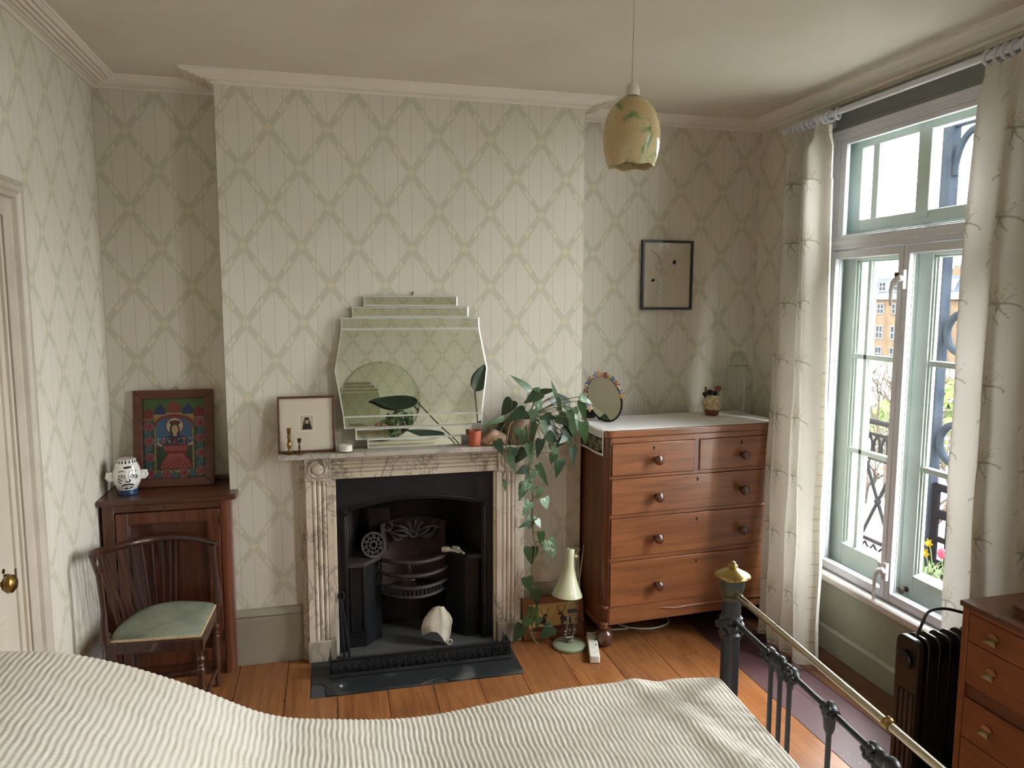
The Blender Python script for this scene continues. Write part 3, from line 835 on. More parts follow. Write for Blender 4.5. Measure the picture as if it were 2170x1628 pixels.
# brick terrace across the garden square
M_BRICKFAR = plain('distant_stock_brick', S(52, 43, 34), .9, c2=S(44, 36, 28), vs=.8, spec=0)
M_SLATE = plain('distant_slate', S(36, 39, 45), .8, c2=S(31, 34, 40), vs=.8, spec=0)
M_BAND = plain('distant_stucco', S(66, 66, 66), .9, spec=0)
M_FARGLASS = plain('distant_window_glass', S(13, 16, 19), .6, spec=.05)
bld = thing('brick_terrace', 'tan brick terrace with slate mansard roof far across the square', 'building', (80, 88, -7))
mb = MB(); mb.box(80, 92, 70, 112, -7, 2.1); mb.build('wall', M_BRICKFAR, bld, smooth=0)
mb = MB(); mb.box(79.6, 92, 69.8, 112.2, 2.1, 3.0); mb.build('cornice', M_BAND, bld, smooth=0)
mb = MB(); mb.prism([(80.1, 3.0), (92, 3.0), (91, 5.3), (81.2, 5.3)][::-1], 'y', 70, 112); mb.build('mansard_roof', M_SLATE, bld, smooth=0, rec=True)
for y in (74, 85.3, 108):
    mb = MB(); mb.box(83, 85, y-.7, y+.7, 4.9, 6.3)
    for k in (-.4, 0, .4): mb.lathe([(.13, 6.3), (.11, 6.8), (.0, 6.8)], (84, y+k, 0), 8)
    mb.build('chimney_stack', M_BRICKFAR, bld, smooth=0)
w0 = p0 = None
for r_, (z, hh, xx) in enumerate(((4.0, 1.3, 80.15), (.72, 1.5, 80), (-2.75, 2.0, 80), (-5.9, 2.0, 80))):
    for i in range(12):
        y = 73.7+3.02*i
        if w0 is None:
            mb = MB()
            for yy in (-.7, -.04, .62): mb.box(-.12, .05, yy, yy+.08, -.5, .5)
            for zz in (-.5, -.04, .44): mb.box(-.118, .05, -.7, .7, zz, zz+.07)
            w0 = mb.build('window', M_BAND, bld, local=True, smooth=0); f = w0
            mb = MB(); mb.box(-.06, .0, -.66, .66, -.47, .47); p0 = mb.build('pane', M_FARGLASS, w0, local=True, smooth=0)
        else:
            f = copy_part(w0, bld); copy_part(p0, f)
        f.location = WM[bld.name].inverted() @ Vector((xx, y, z)); f.scale = (1, 1, hh)
        if r_ == 0:
            mb = MB(); mb.box(80.16, 82, y-.95, y+.95, 3.2, 4.8); mb.build('dormer', M_BAND, bld, smooth=0)

# bare trees in the square
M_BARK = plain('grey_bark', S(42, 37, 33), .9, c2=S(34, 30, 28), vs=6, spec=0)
def tree(x, y, h, seed, label):
    t = thing('bare_tree', label, 'tree', (x, y, -7), group=None)
    rnd = random.Random(seed); tr, br = MB(), MB()
    def grow(p, d, ln, r, dep):
        q = p+d*ln
        mid = p+d*ln*.5+Vector((rnd.uniform(-1, 1), rnd.uniform(-1, 1), rnd.uniform(-.5, .5)))*ln*.09
        (tr if dep == 0 else br).tube([p, mid, q], [r, r*.85, r*.68], 5 if dep < 3 else 3, cap=False)
        if dep >= 6: return
        for k in range(3 if dep < 4 else 2):
            a = rnd.uniform(0, 2*PI); sp_ = rnd.uniform(.35, .95)
            nd = (d + Vector((math.cos(a), math.sin(a), rnd.uniform(-.15, .5)))*sp_).normalized()
            grow(p+(q-p)*rnd.uniform(.6, 1), nd, ln*rnd.uniform(.62, .84), r*.62, dep+1)
    grow(Vector((x, y, -7)), Vector((rnd.uniform(-.1, .1), rnd.uniform(-.1, .1), 1)).normalized(), h*.30, h*.017, 0)
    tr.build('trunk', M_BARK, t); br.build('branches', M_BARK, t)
tree(17, 17.8, 7.2, 2, 'bare branching tree nearest the window, its twigs filling the middle panes')
tree(24, 27.5, 8.0, 5, 'bare branching tree behind the nearer tree and before the terrace')
tree(19, 22.8, 7.0, 9, 'bare branching tree farthest left in the square')
tree(30, 31.0, 8.2, 14, 'bare branching tree seen through the right casement above the hedge')
def bush(x, y, z, r, seed, label, mat):
    rnd = random.Random(seed); mb = MB()
    for i in range(420):
        a, b_ = rnd.uniform(0, 2*PI), math.acos(rnd.uniform(-.2, 1)); rr = r*rnd.uniform(.7, 1)
        c = Vector((x+rr*math.sin(b_)*math.cos(a), y+1.5*rr*math.sin(b_)*math.sin(a), z+rr*math.cos(b_)))
        d1 = Vector((rnd.gauss(0, 1), rnd.gauss(0, 1), rnd.gauss(0, 1))).normalized()*.16*r; d2 = d1.orthogonal().normalized()*.08*r
        mb.add([c-d1, c-d2, c+d1, c+d2], [(0, 1, 2, 3)])
    tag(mb.build('shrub', mat, smooth=0), label, 'shrub')
M_HEDGE = plain('fresh_green_hedge', S(46, 52, 30), .8, c2=S(39, 46, 26), vs=2, spec=0)
bush(27, 31, -5.6, 2.3, 1, 'pale green shrub behind bare branches left of the meeting stiles', M_HEDGE)
bush(36, 36.5, -5.6, 3.2, 2, 'pale green shrub seen through the right casement', M_HEDGE)
# parked red car
M_RED = plain('red_car_paint', S(64, 9, 14), .3, spec=.1); M_TYRE = plain('tyre_rubber', S(12, 12, 13), .8, spec=0); M_CARGL = plain('car_glass', S(20, 24, 28), .3, spec=.1)
def car(x, y, rz, label):
    t = thing('car', label, 'car', (x, y, -7), rz)
    side = [(-2.0, .35), (2.0, .35), (2.05, .75), (1.9, .88), (1.05, .98), (.55, 1.42), (-1.0, 1.46), (-1.6, 1.05), (-2.05, .95), (-2.08, .6)]
    mb = MB(); mb.prism([(p[0], p[1]) for p in side][::-1], 'y', -.82, .82); mb.build('body', M_RED, t, local=True, bevel=.06, bseg=3, rec=True)
    mb = MB()
    for s_ in (-.825, .80): mb.prism([(-.95, 1.02), (.72, 1.02), (.45, 1.36), (-.85, 1.39)], 'y', s_, s_+.025)
    mb.add([(1.02, -.68, 1.01), (1.02, .68, 1.01), (.60, .62, 1.40), (.60, -.62, 1.40)], [(0, 1, 2, 3)]); mb.add([(-1.58, -.66, 1.09), (-1.58, .66, 1.09), (-1.09, .6, 1.45), (-1.09, -.6, 1.45)], [(3, 2, 1, 0)])
    mb.build('windows', M_CARGL, t, local=True, smooth=0)
    for a in (-1.3, 1.3):
        for s_ in (-.86, .64):
            mb = MB(); mb.lathe([(0, 0), (.32, 0), (.32, .22), (0, .22)], (a, s_+.22, .32), 18, '-y'); mb.build('wheel', M_TYRE, t, local=True)
car(16.6, 19.4, .9, 'red car parked below the balcony, seen through the railing')

# ================================================================ FIREPLACE
def marble(name, c, vein, dirt, scale=1.0):
    m, nt, b = newmat(name)
    v = coords(nt)
    wv = noise(nt, coords(nt, 'Object', (1.6, 1, .8)), 3.4*scale, 5, .6, 1.2)
    ve = ((wv-0.5).abs()).step(.0, .035, 1, 0)
    w2 = noise(nt, coords(nt, 'Object', (1, 1, .5)), 7.0*scale, 5, .65, 2.4)
    ve2 = ((w2-0.52).abs()).step(.0, .022, 1, 0)
    msk = noise(nt, v, 4.0, 3).step(.42, .62)
    cl = noise(nt, v, 2.2, 4).step(.35, .7)
    col = mixc(nt, cl*.6, c, dirt)
    col = mixc(nt, ve*.5, col, vein); col = mixc(nt, ve2*msk*.7, col, vein)
    setcol(nt, b, col); b.inputs['Roughness'].default_value = .42
    bump(nt, b, noise(nt, v, 40, 4), .08, .001)
    return m
M_MARB = marble('veined_marble', S(212, 202, 184), S(84, 74, 68), S(188, 172, 148))
M_MARBT = marble('grey_marble_shelf', S(188, 180, 170), S(120, 112, 106), S(160, 150, 140), .8)
M_PLIN = marble('dull_marble_plinth', S(176, 164, 150), S(120, 110, 100), S(150, 138, 124), .7)
M_CAST = plain('black_leaded_iron', S(34, 35, 37), .42, .35, c2=S(26, 26, 28), vs=10, bs=70, bstr=.12)
M_CASTW = plain('worn_grate_iron', S(62, 56, 54), .6, .3, c2=S(44, 40, 40), vs=18, bs=80, bstr=.2)
M_SOOT = plain('sooty_firebrick', S(30, 25, 23), .95, c2=S(46, 33, 27), vs=5, bs=25, bstr=.4, bd=.006)
M_RUST = plain('rusty_fireback', S(60, 40, 32), .85, c2=S(44, 32, 28), vs=9, bs=50, bstr=.25)
M_SLATEH = plain('black_slate_hearth', S(36, 38, 40), .45, c2=S(92, 92, 90), vs=7, lo=.55, hi=.75, bs=24, bstr=.15)
M_CEMENT = plain('grey_cement', S(72, 71, 70), .9, c2=S(58, 57, 56), vs=6, bs=40, bstr=.2)
YJ = 3.470
fp = thing('fireplace_surround', 'veined marble fireplace surround with reeded jambs and roundel corner blocks', 'fireplace', (.388, 3.5, 0))
mb = MB(); mb.prism([(-.236, 3.385), (1.012, 3.385), (1.012, 3.536), (-.236, 3.536)], 'z', .992, 1.016)
mb.build('mantel_shelf', M_MARBT, fp, bevel=.004)
def reeded(mb, u0, u1, a0, a1, vert, yb=3.536, yf=YJ):
    """flat margins with reeds between; vert: reeds run along z"""
    pr = [(u0, yb), (u0, yf)]
    m_ = .027
    pr += [(u0+m_, yf)]
    n = 3; wd = (u1-u0-2*m_)/n
    for k in range(n):
        a = u0+m_+k*wd
        pr += [(a+.0012, yf+.008)] + [(a+wd/2-(wd/2-.0012)*math.cos(PI*q/8), yf+.006-.0075*math.sin(PI*q/8)) for q in range(0, 9)] + [(a+wd-.0012, yf+.008)]
    pr += [(u1-m_, yf), (u1, yf), (u1, yb)]
    n0 = len(mb.v); m2 = len(pr)
    for a in (a0, a1):
        for (u, y) in pr: mb.v.append((u, y, a) if vert else (a, y, u))
    for k in range(m2): mb.face((n0+k, n0+(k+1) % m2, n0+m2+(k+1) % m2, n0+m2+k))
    mb.face([n0+k for k in range(m2)]); mb.face([n0+m2+k for k in range(m2-1, -1, -1)])
for s_ in (0, 1):
    fx = (lambda x: x) if not s_ else (lambda x: .776-x)
    a, b_ = sorted((fx(-.123), fx(-.003)))
    mb = MB(); reeded(mb, a, b_, .104, .880, True); mb.build('jamb', M_MARB, fp, smooth=30, rec=True)
    a, b_ = sorted((fx(-.150), fx(-.118))); mb = MB(); mb.box(a, b_, 3.500, 3.536, 0, .992)
    c_, d_ = sorted((fx(-.004), fx(.012))); mb.box(c_, d_, 3.478, 3.536, 0, .875); mb.build('slip', M_MARB, fp, bevel=.003)
    a, b_ = sorted((fx(-.132), fx(-.006))); mb = MB(); mb.box(a, b_, 3.458, 3.536, 0, .104); mb.build('plinth_block', M_PLIN, fp, bevel=.005)
    a, b_ = sorted((fx(-.127), fx(-.008))); mb = MB(); mb.box(a, b_, 3.462, 3.536, .874, .992)
    cb = mb.build('corner_block', M_MARB, fp, bevel=.003)
    mb = MB(); mb.lathe([(.044, 0), (.044, .006), (.040, .011), (.035, .010), (.032, .003), (.030, .001), (.028, .002), (.026, .008), (.018, .014), (.009, .016), (.0, .0165)], ((a+b_)/2, 3.464, .932), 32, '-y')
    mb.build('roundel', M_MARB, cb, smooth=40)
mb = MB(); reeded(mb, .879, .992, -.010, .786, False); mb.build('lintel', M_MARB, fp, smooth=30, rec=True)

# hearth slabs
he = thing('hearth', 'black slate hearth with broken left corner slab under the fender', 'hearth', (.36, 3.2, -.02))
mb = MB(); mb.prism([(-.116, 3.135), (-.052, 3.141), (-.060, 3.185), (-.050, 3.215), (-.075, 3.245), (-.116, 3.248)], 'z', -.02, .003); mb.build('slab', M_CEMENT, he, bevel=.002)
mb = MB(); mb.prism([(-.116, 3.251), (-.074, 3.248), (-.047, 3.216), (-.057, 3.185), (-.049, 3.141), (.37, 3.143), (.40, 3.165), (.43, 3.175), (.47, 3.175), (.49, 3.147), (.834, 3.140), (.834, 3.456), (-.116, 3.456)], 'z', -.02, .004)
mb.build('slab', M_SLATEH, he, bevel=.002)
mb = MB(); mb.prism([(.374, 3.140), (.486, 3.144), (.468, 3.171), (.432, 3.171), (.402, 3.161)], 'z', -.02, .0025); mb.build('slab', M_SLATEH, he, bevel=.002)
mb = MB(); mb.prism([(.012, 3.456), (.764, 3.456), (.764, 3.79), (.012, 3.79)], 'z', -.02, .020); mb.build('back_hearth', M_CEMENT, he, bevel=.002)

# cast iron register grate
gr = thing('register_grate', 'black cast iron register grate with arched opening and hob shelves', 'grate', (.388, 3.5, 0))
AX0, AX1 = .066, .703
archpts = [(AX0+(AX1-AX0)*k/20, .712+.048*math.sin(PI*k/20)**.8) for k in range(21)]
mb = MB()
y0, y1 = 3.497, 3.512
mb.box(.010, .036, y0, y1, .02, .876); mb.box(.736, .768, y0, y1, .02, .876)
for k in range(20):
    (a, za), (b_, zb) = archpts[k], archpts[k+1]
    mb.add([(a, y0, za), (b_, y0, zb), (b_, y0, .876), (a, y0, .876), (a, y1+.02, za), (b_, y1+.02, zb)], [(0, 1, 2, 3), (1, 0, 4, 5)])
mb.box(.036, .066, y0, y1, .70, .876); mb.box(.703, .736, y0, y1, .70, .876)
mb.build('front_plate', M_CAST, gr, smooth=20)
mb = MB(); mb.tube([(x, 3.495, z+.012) for x, z in archpts], .006, 8); mb.tube([(x, 3.497, z) for x, z in archpts], .0035, 6); mb.build('arch_moulding', M_CAST, gr)
for x, xi in ((.049, .066), (.719, .703)):
    mb = MB(); mb.box(x-.013, x+.013, 3.492, 3.512, .022, .70); mb.box(x-.005, x+.005, 3.486, 3.494, .03, .69)
    mb.build('pilaster', M_CAST, gr, bevel=.003)
    mb = MB(); mb.box(x-.016, x+.016, 3.484, 3.512, .700, .732); mb.ball((x, 3.482, .715), .010, 12, 8); mb.build('pilaster_cap', M_CAST, gr, bevel=.002)
# hob cheeks with panelled fronts
for s_ in (0, 1):
    fx = (lambda x: x) if not s_ else (lambda x: .770-x)
    o = []
    zt = .452
    a, b_ = sorted((fx(.062), fx(.140)))
    mb = MB(); mb.box(a, b_, 3.535, 3.75, .02, zt-.02); 
    A = [(fx(.140), 3.535), (fx(.222), 3.625), (fx(.222), 3.75), (fx(.140), 3.75)]
    mb.prism(A if not s_ else A[::-1], 'z', .02, zt-.02)
    mb.build('hob_cheek', M_CAST, gr, smooth=20, bevel=.002)
    mb = MB(); ring4(mb, 3.527, 3.536, 0, 1, 0, 1, .1) if False else None
    p0, p1 = sorted((fx(.068), fx(.136)))
    for (c0, c1, z0, z1) in ((p0, p0+.007, .10, .43), (p1-.007, p1, .10, .43), (p0, p1, .10, .107), (p0, p1, .423, .43)): mb.box(c0, c1, 3.529, 3.536, z0, z1)
    mb.build('panel_moulding', M_CAST, gr, bevel=.002)
    T = [(fx(.058), 3.500), (fx(.135), 3.500), (fx(.232), 3.61), (fx(.240), 3.75), (fx(.058), 3.75)]
    mb = MB(); mb.prism(T if not s_ else T[::-1], 'z', zt-.02, zt); mb.build('hob_shelf', M_CASTW if not s_ else M_CAST, gr, bevel=.003)
# firebox: splayed sides, back, curved fireback with ornament
mb = MB()
mb.add([(.036, 3.512, -.06), (.036, 3.512, .876), (.12, 3.80, .876), (.12, 3.80, -.06)], [(0, 1, 2, 3)])
mb.add([(.736, 3.512, -.06), (.736, 3.512, .876), (.65, 3.80, .876), (.65, 3.80, -.06)], [(3, 2, 1, 0)])
mb.add([(.12, 3.80, -.06), (.12, 3.80, .876), (.65, 3.80, .876), (.65, 3.80, -.06)], [(0, 1, 2, 3)])
mb.add([(.036, 3.512, .876), (.736, 3.512, .876), (.65, 3.80, .876), (.12, 3.80, .876)], [(0, 1, 2, 3)])
mb.build('firebox', M_SOOT, gr, smooth=0)
mb = MB(); mb.grid(lambda u, v: (.225+.320*u, 3.62+.11*math.sin(PI*u)**.7, .27+.33*v), 16, 4); mb.build('fireback', M_RUST, gr)
mb = MB()
for k in range(12):
    a = PI*(.06+.88*k/11)
    ln = .085+.03*math.sin(3*a)**2
    P = [(.385-math.cos(a)*ln*q*(1.25), 3.655-.02*math.sin(PI*q), .535+.075*math.sin(a)*q-.018*math.sin(PI*q)*(1 if k % 2 else -1)) for q in (0, .25, .5, .75, 1)]
    mb.tube(P, [.004, .009, .010, .008, .002], 6, flat=.8)
for k in range(9): mb.ball((.385+.018*math.cos(k*.7), 3.64, .535+.014*math.sin(k*.7)), .010, 8, 6)
for s_ in (-1, 1):
    mb.tube([(.385+s_*(.05+.075*q), 3.65, .520-.02*math.sin(PI*q)+.06*q*q) for q in (0, .2, .4, .6, .8, 1)], [.008, .01, .01, .009, .007, .004], 6)
    mb.tube([(.385+s_*(.125-.022*math.sin(a)), 3.65, .580+.022*math.cos(a)) for a in [k*.55 for k in range(10)]], .006, 6)
mb.build('fireback_ornament', M_CASTW, gr)
# bowed fire bars
def bow(z, x0=.218, x1=.552, dz=.0, depth=.085, r=.0095):
    return [(x0+(x1-x0)*k/16, 3.615-depth*math.sin(PI*k/16)**.75, z+dz*(k/16)) for k in range(17)]
for z, r in ((.430, .011), (.362, .010), (.300, .010)):
    mb = MB(); mb.tube(bow(z, depth=.10), r, 8); mb.build('fire_bar', M_CASTW, gr)
mb = MB(); mb.tube(bow(.252, .235, .535, depth=.095), .009, 8)
mb.build('fire_bar', M_CASTW, gr)
for k in range(14):
    u = (k+1)/15; x = .235+.30*u; y = 3.615-.10*math.sin(PI*u)**.75
    mb = MB(); mb.tube([(x, y+.002, .297), (x-.002, y+.008, .254)], .0055, 6); mb.build('grate_finger', M_CASTW, gr)
mb = MB(); mb.grid(lambda u, v: (.225+.320*u, 3.615-.095*math.sin(PI*u)**.75+(.10+.10*math.sin(PI*u))*v, .258), 14, 3); mb.build('grate_bottom', M_CASTW, gr)

# things in the grate
tv = thing('trivet', 'pierced round iron trivet leaning on the left hob', 'trivet', (.19, 3.56, .452))
mb = MB()
def trv(r, a): return (r*math.cos(a), 0, r*math.sin(a))
for r, w_ in ((.058, .007), (.036, .004), (.016, .005)): mb.tube([trv(r, 2*PI*k/28) for k in range(28)], w_, 6, closed=True)
for k in range(10):
    a = 2*PI*k/10; mb.tube([trv(.014, a), trv(.036, a+.12)], .0035, 6); mb.tube([trv(.036, a+.12), trv(.047, a+.35), trv(.057, a+.30)], .0035, 6); mb.tube([trv(.036, a+.3), trv(.048, a+.08), trv(.057, a+.15)], .003, 6)
mb.xf(Matrix.Translation((.185, 3.60, .508)) @ Matrix.Rotation(-.35, 4, 'X') @ Matrix.Rotation(.25, 4, 'Z'))
mb.build('pierced_plate', M_CASTW, tv)
mb = MB()
for a in (.6, 2.4, 4.2): mb.tube([trv(.055, a), (trv(.055, a)[0], .03, trv(.055, a)[2])], .005, 6)
mb.xf(Matrix.Translation((.185, 3.60, .508)) @ Matrix.Rotation(-.35, 4, 'X') @ Matrix.Rotation(.25, 4, 'Z')); mb.build('foot', M_CASTW, tv)
rb = thing('ribbed_cowl', 'curved sheet of fine ribbed black wire standing behind the trivet', 'wire screen', (.21, 3.66, .452))
mb = MB()
for k in range(15):
    q = k/14
    mb.tube([(.165+.100*q+.010*math.sin(3*z), 3.66+.012*math.sin(z*4+q), .452+.225*z/1.0) for z in (0, .2, .4, .6, .8, 1)], .0016, 5)
mb.build('wire_ribs', M_CASTW, rb)
mb = MB(); mb.grid(lambda u, v: (.165+.100*u+.010*math.sin(3*v), 3.666+.012*math.sin(v*4+u), .452+.225*v), 6, 6); mb.build('backing_sheet', M_CAST, rb)
M_GLASSB = glass_pane('flask_glass', (.96, .97, .96, 1), 1.5)
fl = thing('glass_flask', 'clear round bottomed glass flask sitting in the grate basket', 'flask', (.355, 3.60, .262))
mb = MB(); mb.lathe([(0, .262), (.025, .264), (.046, .285), (.052, .315), (.045, .345), (.028, .365), (.011, .378), (.0095, .43), (.0095, .455), (.017, .463)], (.355, 3.585, 0), 28); mb.build('bulb_and_neck', M_GLASSB, fl, smooth=80)
mb = MB(); mb.lathe([(.016, .462), (.0185, .465), (.016, .469), (.013, .466)], (.355, 3.585, 0), 24); mb.build('rim', M_GLASSB, fl, smooth=80)
M_CLAY = plain('white_pipe_clay', S(188, 180, 166), .6, c2=S(166, 156, 142), vs=30)
for (x, rz, lab) in ((.535, -.45, 'white clay pipe with long stem on the right hob'), (.588, -.95, 'white clay pipe with short stem on the right hob beside the longer one')):
    t = thing('clay_pipe', lab, 'pipe', (x, 3.575, .452), rz)
    mb = MB(); mb.lathe([(.0, -.002), (.009, 0), (.014, .010), (.0145, .028), (.0135, .040), (.0115, .040), (.0115, .012), (.0, .008)], (0, 0, 0), 16); mb.xf(Matrix.Translation((.028, 0, .0165)) @ Matrix.Rotation(-PI/2-.1, 4, 'Y'))
    mb.build('bowl', M_CLAY, t, local=True)
    mb = MB(); L = .055 if rz > -.6 else .045; mb.tube([(.024, 0, .012), (.024+L*.5, -.004, .010), (.026+L, -.008, .006)], [.008, .006, .0045], 10); mb.build('stem', M_CLAY, t, local=True)
# pale shell-like pottery fragment on the back hearth
M_POT = plain('cream_bisque', S(186, 176, 158), .6, c2=S(170, 160, 142), vs=12)
sh = thing('ceramic_fragment', 'cream folded pottery fragment with a small spout standing on the hearth', 'pottery', (.48, 3.47, .02))
def frag(u, v):
    # v: 0 bottom rim .. 1 top, u: 0 left .. 1 right
    lx = [(0, -.072), (.3, -.076), (.6, -.062), (.85, -.034), (1, -.012)]; rx = [(0, .066), (.25, .070), (.45, .078), (.7, .066), (.9, .046), (1, .038)]
    l, r = interp(v, lx), interp(v, rx)
    x = l+(r-l)*u
    bot = interp(u, [(0, .050), (.12, .062), (.3, .075), (.5, .070), (.65, .045), (.78, .012), (.86, .004), (.93, .012), (1, .060)])
    z = bot+(.172-bot)*v + .012*math.sin(PI*u)*v
    ridge = math.exp(-((u-.72)/.16)**2)*.030+.026*math.sin(PI*min(u, .8)/.8)
    return (x+.480, 3.478-ridge*(1-.5*v)+.035*v, z+.022)
mb = MB(); mb.grid(frag, 30, 22); mb.build('body', M_POT, sh, smooth=180, solid=.007)
mb = MB(); mb.tube([(.536+.0125*math.cos(a), 3.448, .040+.0125*math.sin(a)) for a in [2*PI*k/16 for k in range(16)]], .0035, 8, closed=True); mb.build('spout_lip', M_POT, sh)
# tongs leaning inside the fender
tg = thing('fire_tongs', 'black iron fire tongs with ring handle leaning by the left jamb', 'fire tongs', (.035, 3.44, .02))
mb = MB(); mb.tube([(.024+.015*math.cos(2*PI*k/20), 3.466, .315+.022*math.sin(2*PI*k/20)) for k in range(20)], .0028, 8, closed=True); mb.build('ring_handle', M_CASTW, tg)
for dx in (.0, .022):
    mb = MB(); mb.tube([(.024+dx*.2, 3.464, .294), (.026+dx*.6, 3.452, .20), (.030+dx, 3.440, .09), (.034+dx*1.1, 3.434, .006)], [.0035, .0045, .006, .0055], 8); mb.build('arm', M_CAST, tg)

# pierced fender
fe = thing('fender', 'black cast iron fender with pierced leaf frieze in front of the grate', 'fender', (.385, 3.30, .004))
FX0, FX1, FY = -.034, .804, 3.287
mb = MB()
prf = [(FY-.012, .004), (FY-.012, .012), (FY-.004, .018), (FY+.002, .022), (FY+.012, .022), (FY+.012, .004)]
mb.prism(prf[::-1], 'x', FX0, FX1); mb.build('base_moulding', M_CAST, fe, smooth=30, rec=True)
mb = MB(); mb.box(FX0, FX1, FY-.002, FY+.010, .076, .083); mb.tube([(FX0, FY+.003, .086), (FX1, FY+.003, .086)], .005, 8); mb.build('top_rail', M_CAST, fe)
b0 = None
for k in range(84):
    x = FX0+.005+k*.00998
    if b0 is None: mb = MB(); mb.ball((0, 0, 0), .0042, 6, 4); b0 = mb.build('bead', M_CAST, fe, local=True); o = b0
    else: o = copy_part(b0, fe)
    o.location = WM[fe.name].inverted() @ Vector((x, FY+.001, .0885))
m0 = None
for k in range(26):
    x = FX0+.016+k*.03225
    if m0 is None:
        mb = MB()
        for s_ in (-1, 1):
            mb.tube([(0, 0, 0), (s_*.008, -.003, .012), (s_*.014, -.001, .028), (s_*.009, -.004, .044), (s_*.002, 0, .054)], [.003, .004, .0035, .003, .002], 5)
            mb.tube([(s_*.014, 0, .054), (s_*.012, -.004, .042), (s_*.006, -.004, .034)], [.002, .003, .002], 5)
        mb.tube([(0, -.003, .004), (0, -.006, .020), (0, -.003, .036)], [.004, .006, .002], 6); mb.ball((0, -.004, .046), .005, 6, 5); mb.ball((.016, -.003, .012), .0045, 6, 5)
        m0 = mb.build('leaf_motif', M_CAST, fe, local=True); o = m0
    else: o = copy_part(m0, fe)
    o.location = WM[fe.name].inverted() @ Vector((x, FY+.004, .021))
for x, s_ in ((FX0, 1), (FX1, -1)):
    mb = MB(); mb.prism([(FY, .004), (3.40, .004), (3.40, .05), (3.37, .085), (FY, .085)], 'x', x, x+.008*s_) if s_ > 0 else mb.prism([(FY, .004), (3.40, .004), (3.40, .05), (3.37, .085), (FY, .085)], 'x', x-.008, x)
    mb.build('side_return', M_CAST, fe, rec=True)
    mb = MB(); mb.lathe([(0, 0), (.010, .002), (.008, .012), (.004, .03), (.0015, .058), (0, .06)], (x+.004*s_ - (0.03 if s_ < 0 else 0), FY+.006, .084), 8); mb.build('finial', M_CAST, fe)
mb = MB(); mb.lathe([(0, 0), (.008, 0), (.009, .003), (.006, .006), (0, .0065)], (.012, 3.205, .004), 12); tag(mb.build('hearth_button', M_CLAY), 'small white disc on the slate hearth before the fender', 'button')

# ================================================================ flat painted pictures
class Paint:
    """flat picture built of coloured shapes laid over one another; local x right, z up, facing -y"""
    def __init__(s, y0=0.0, seed=1): s.mb = MB(); s.k = 0; s.y0 = y0
    def poly(s, pts, c, layer=None):
        s.k += 1; y = s.y0 - (layer if layer is not None else s.k)*.00001
        s.mb.col = c; n = len(s.mb.v); s.mb.v.extend([(p[0], y, p[1]) for p in pts]); s.mb.face(range(n, n+len(pts)))
    def ell(s, cx, cz, rx, rz, c, n=20, rot=0.0):
        s.poly([(cx+rx*math.cos(a)*math.cos(rot)-rz*math.sin(a)*math.sin(rot), cz+rx*math.cos(a)*math.sin(rot)+rz*math.sin(a)*math.cos(rot)) for a in [2*PI*k/n for k in range(n)]], c)
    def rect(s, x0, x1, z0, z1, c): s.poly([(x0, z0), (x1, z0), (x1, z1), (x0, z1)], c)
    def line(s, pts, w, c):
        s.k += 1; y = s.y0 - s.k*.00001; s.mb.col = c
        for (a, b), (a2, b2) in zip(pts, pts[1:]):
            dx, dz = a2-a, b2-b; L = math.hypot(dx, dz) or 1e-9; nx, nz = -dz/L*w/2, dx/L*w/2; ex, ez = dx/L*w*.3, dz/L*w*.3
            n = len(s.mb.v); s.mb.v.extend([(a-nx-ex, y, b-nz-ez), (a2-nx+ex, y, b2-nz+ez), (a2+nx+ex, y, b2+nz+ez), (a+nx-ex, y, b+nz-ez)]); s.mb.face(range(n, n+4))
M_PAINT = attr_mat('painted_picture', .35, .5)
M_PAPER = attr_mat('printed_paper', .8, .2)
def frame4(mb, x0, x1, z0, z1, w, y0, y1):
    mb.prism([(x0, z0), (x1, z0), (x1-w, z0+w), (x0+w, z0+w)], 'y', y0, y1)
    mb.prism([(x1, z0), (x1, z1), (x1-w, z1-w), (x1-w, z0+w)], 'y', y0, y1)
    mb.prism([(x1, z1), (x0, z1), (x0+w, z1-w), (x1-w, z1-w)], 'y', y0, y1)
    mb.prism([(x0, z1), (x0, z0), (x0+w, z0+w), (x0+w, z1-w)], 'y', y0, y1)
def framebars(parent, mat, x0, x1, z0, z1, w, y0, y1, M=None, bev=.002):
    q = [[(x0, z0), (x1, z0), (x1-w, z0+w), (x0+w, z0+w)], [(x1, z0), (x1, z1), (x1-w, z1-w), (x1-w, z0+w)], [(x1, z1), (x0, z1), (x0+w, z1-w), (x1-w, z1-w)], [(x0, z1), (x0, z0), (x0+w, z0+w), (x0+w, z1-w)]]
    for p in q:
        mb = MB(); mb.prism(p, 'y', y0, y1)
        if M: mb.xf(M)
        mb.build('frame_rail', mat, parent, local=True, bevel=bev, rec=True)
M_PICGLASS = glass_pane('picture_glass', (.97, .97, .96, 1), 1.45)
M_MIRROR, nt, b = newmat('silvered_mirror'); b.inputs['Base Color'].default_value = S(222, 226, 214); b.inputs['Metallic'].default_value = 1.0; b.inputs['Roughness'].default_value = 0.008
M_MIREDGE, nt, b = newmat('bevelled_mirror_edge'); b.inputs['Base Color'].default_value = S(226, 232, 226); b.inputs['Metallic'].default_value = .55; b.inputs['Roughness'].default_value = 0.22

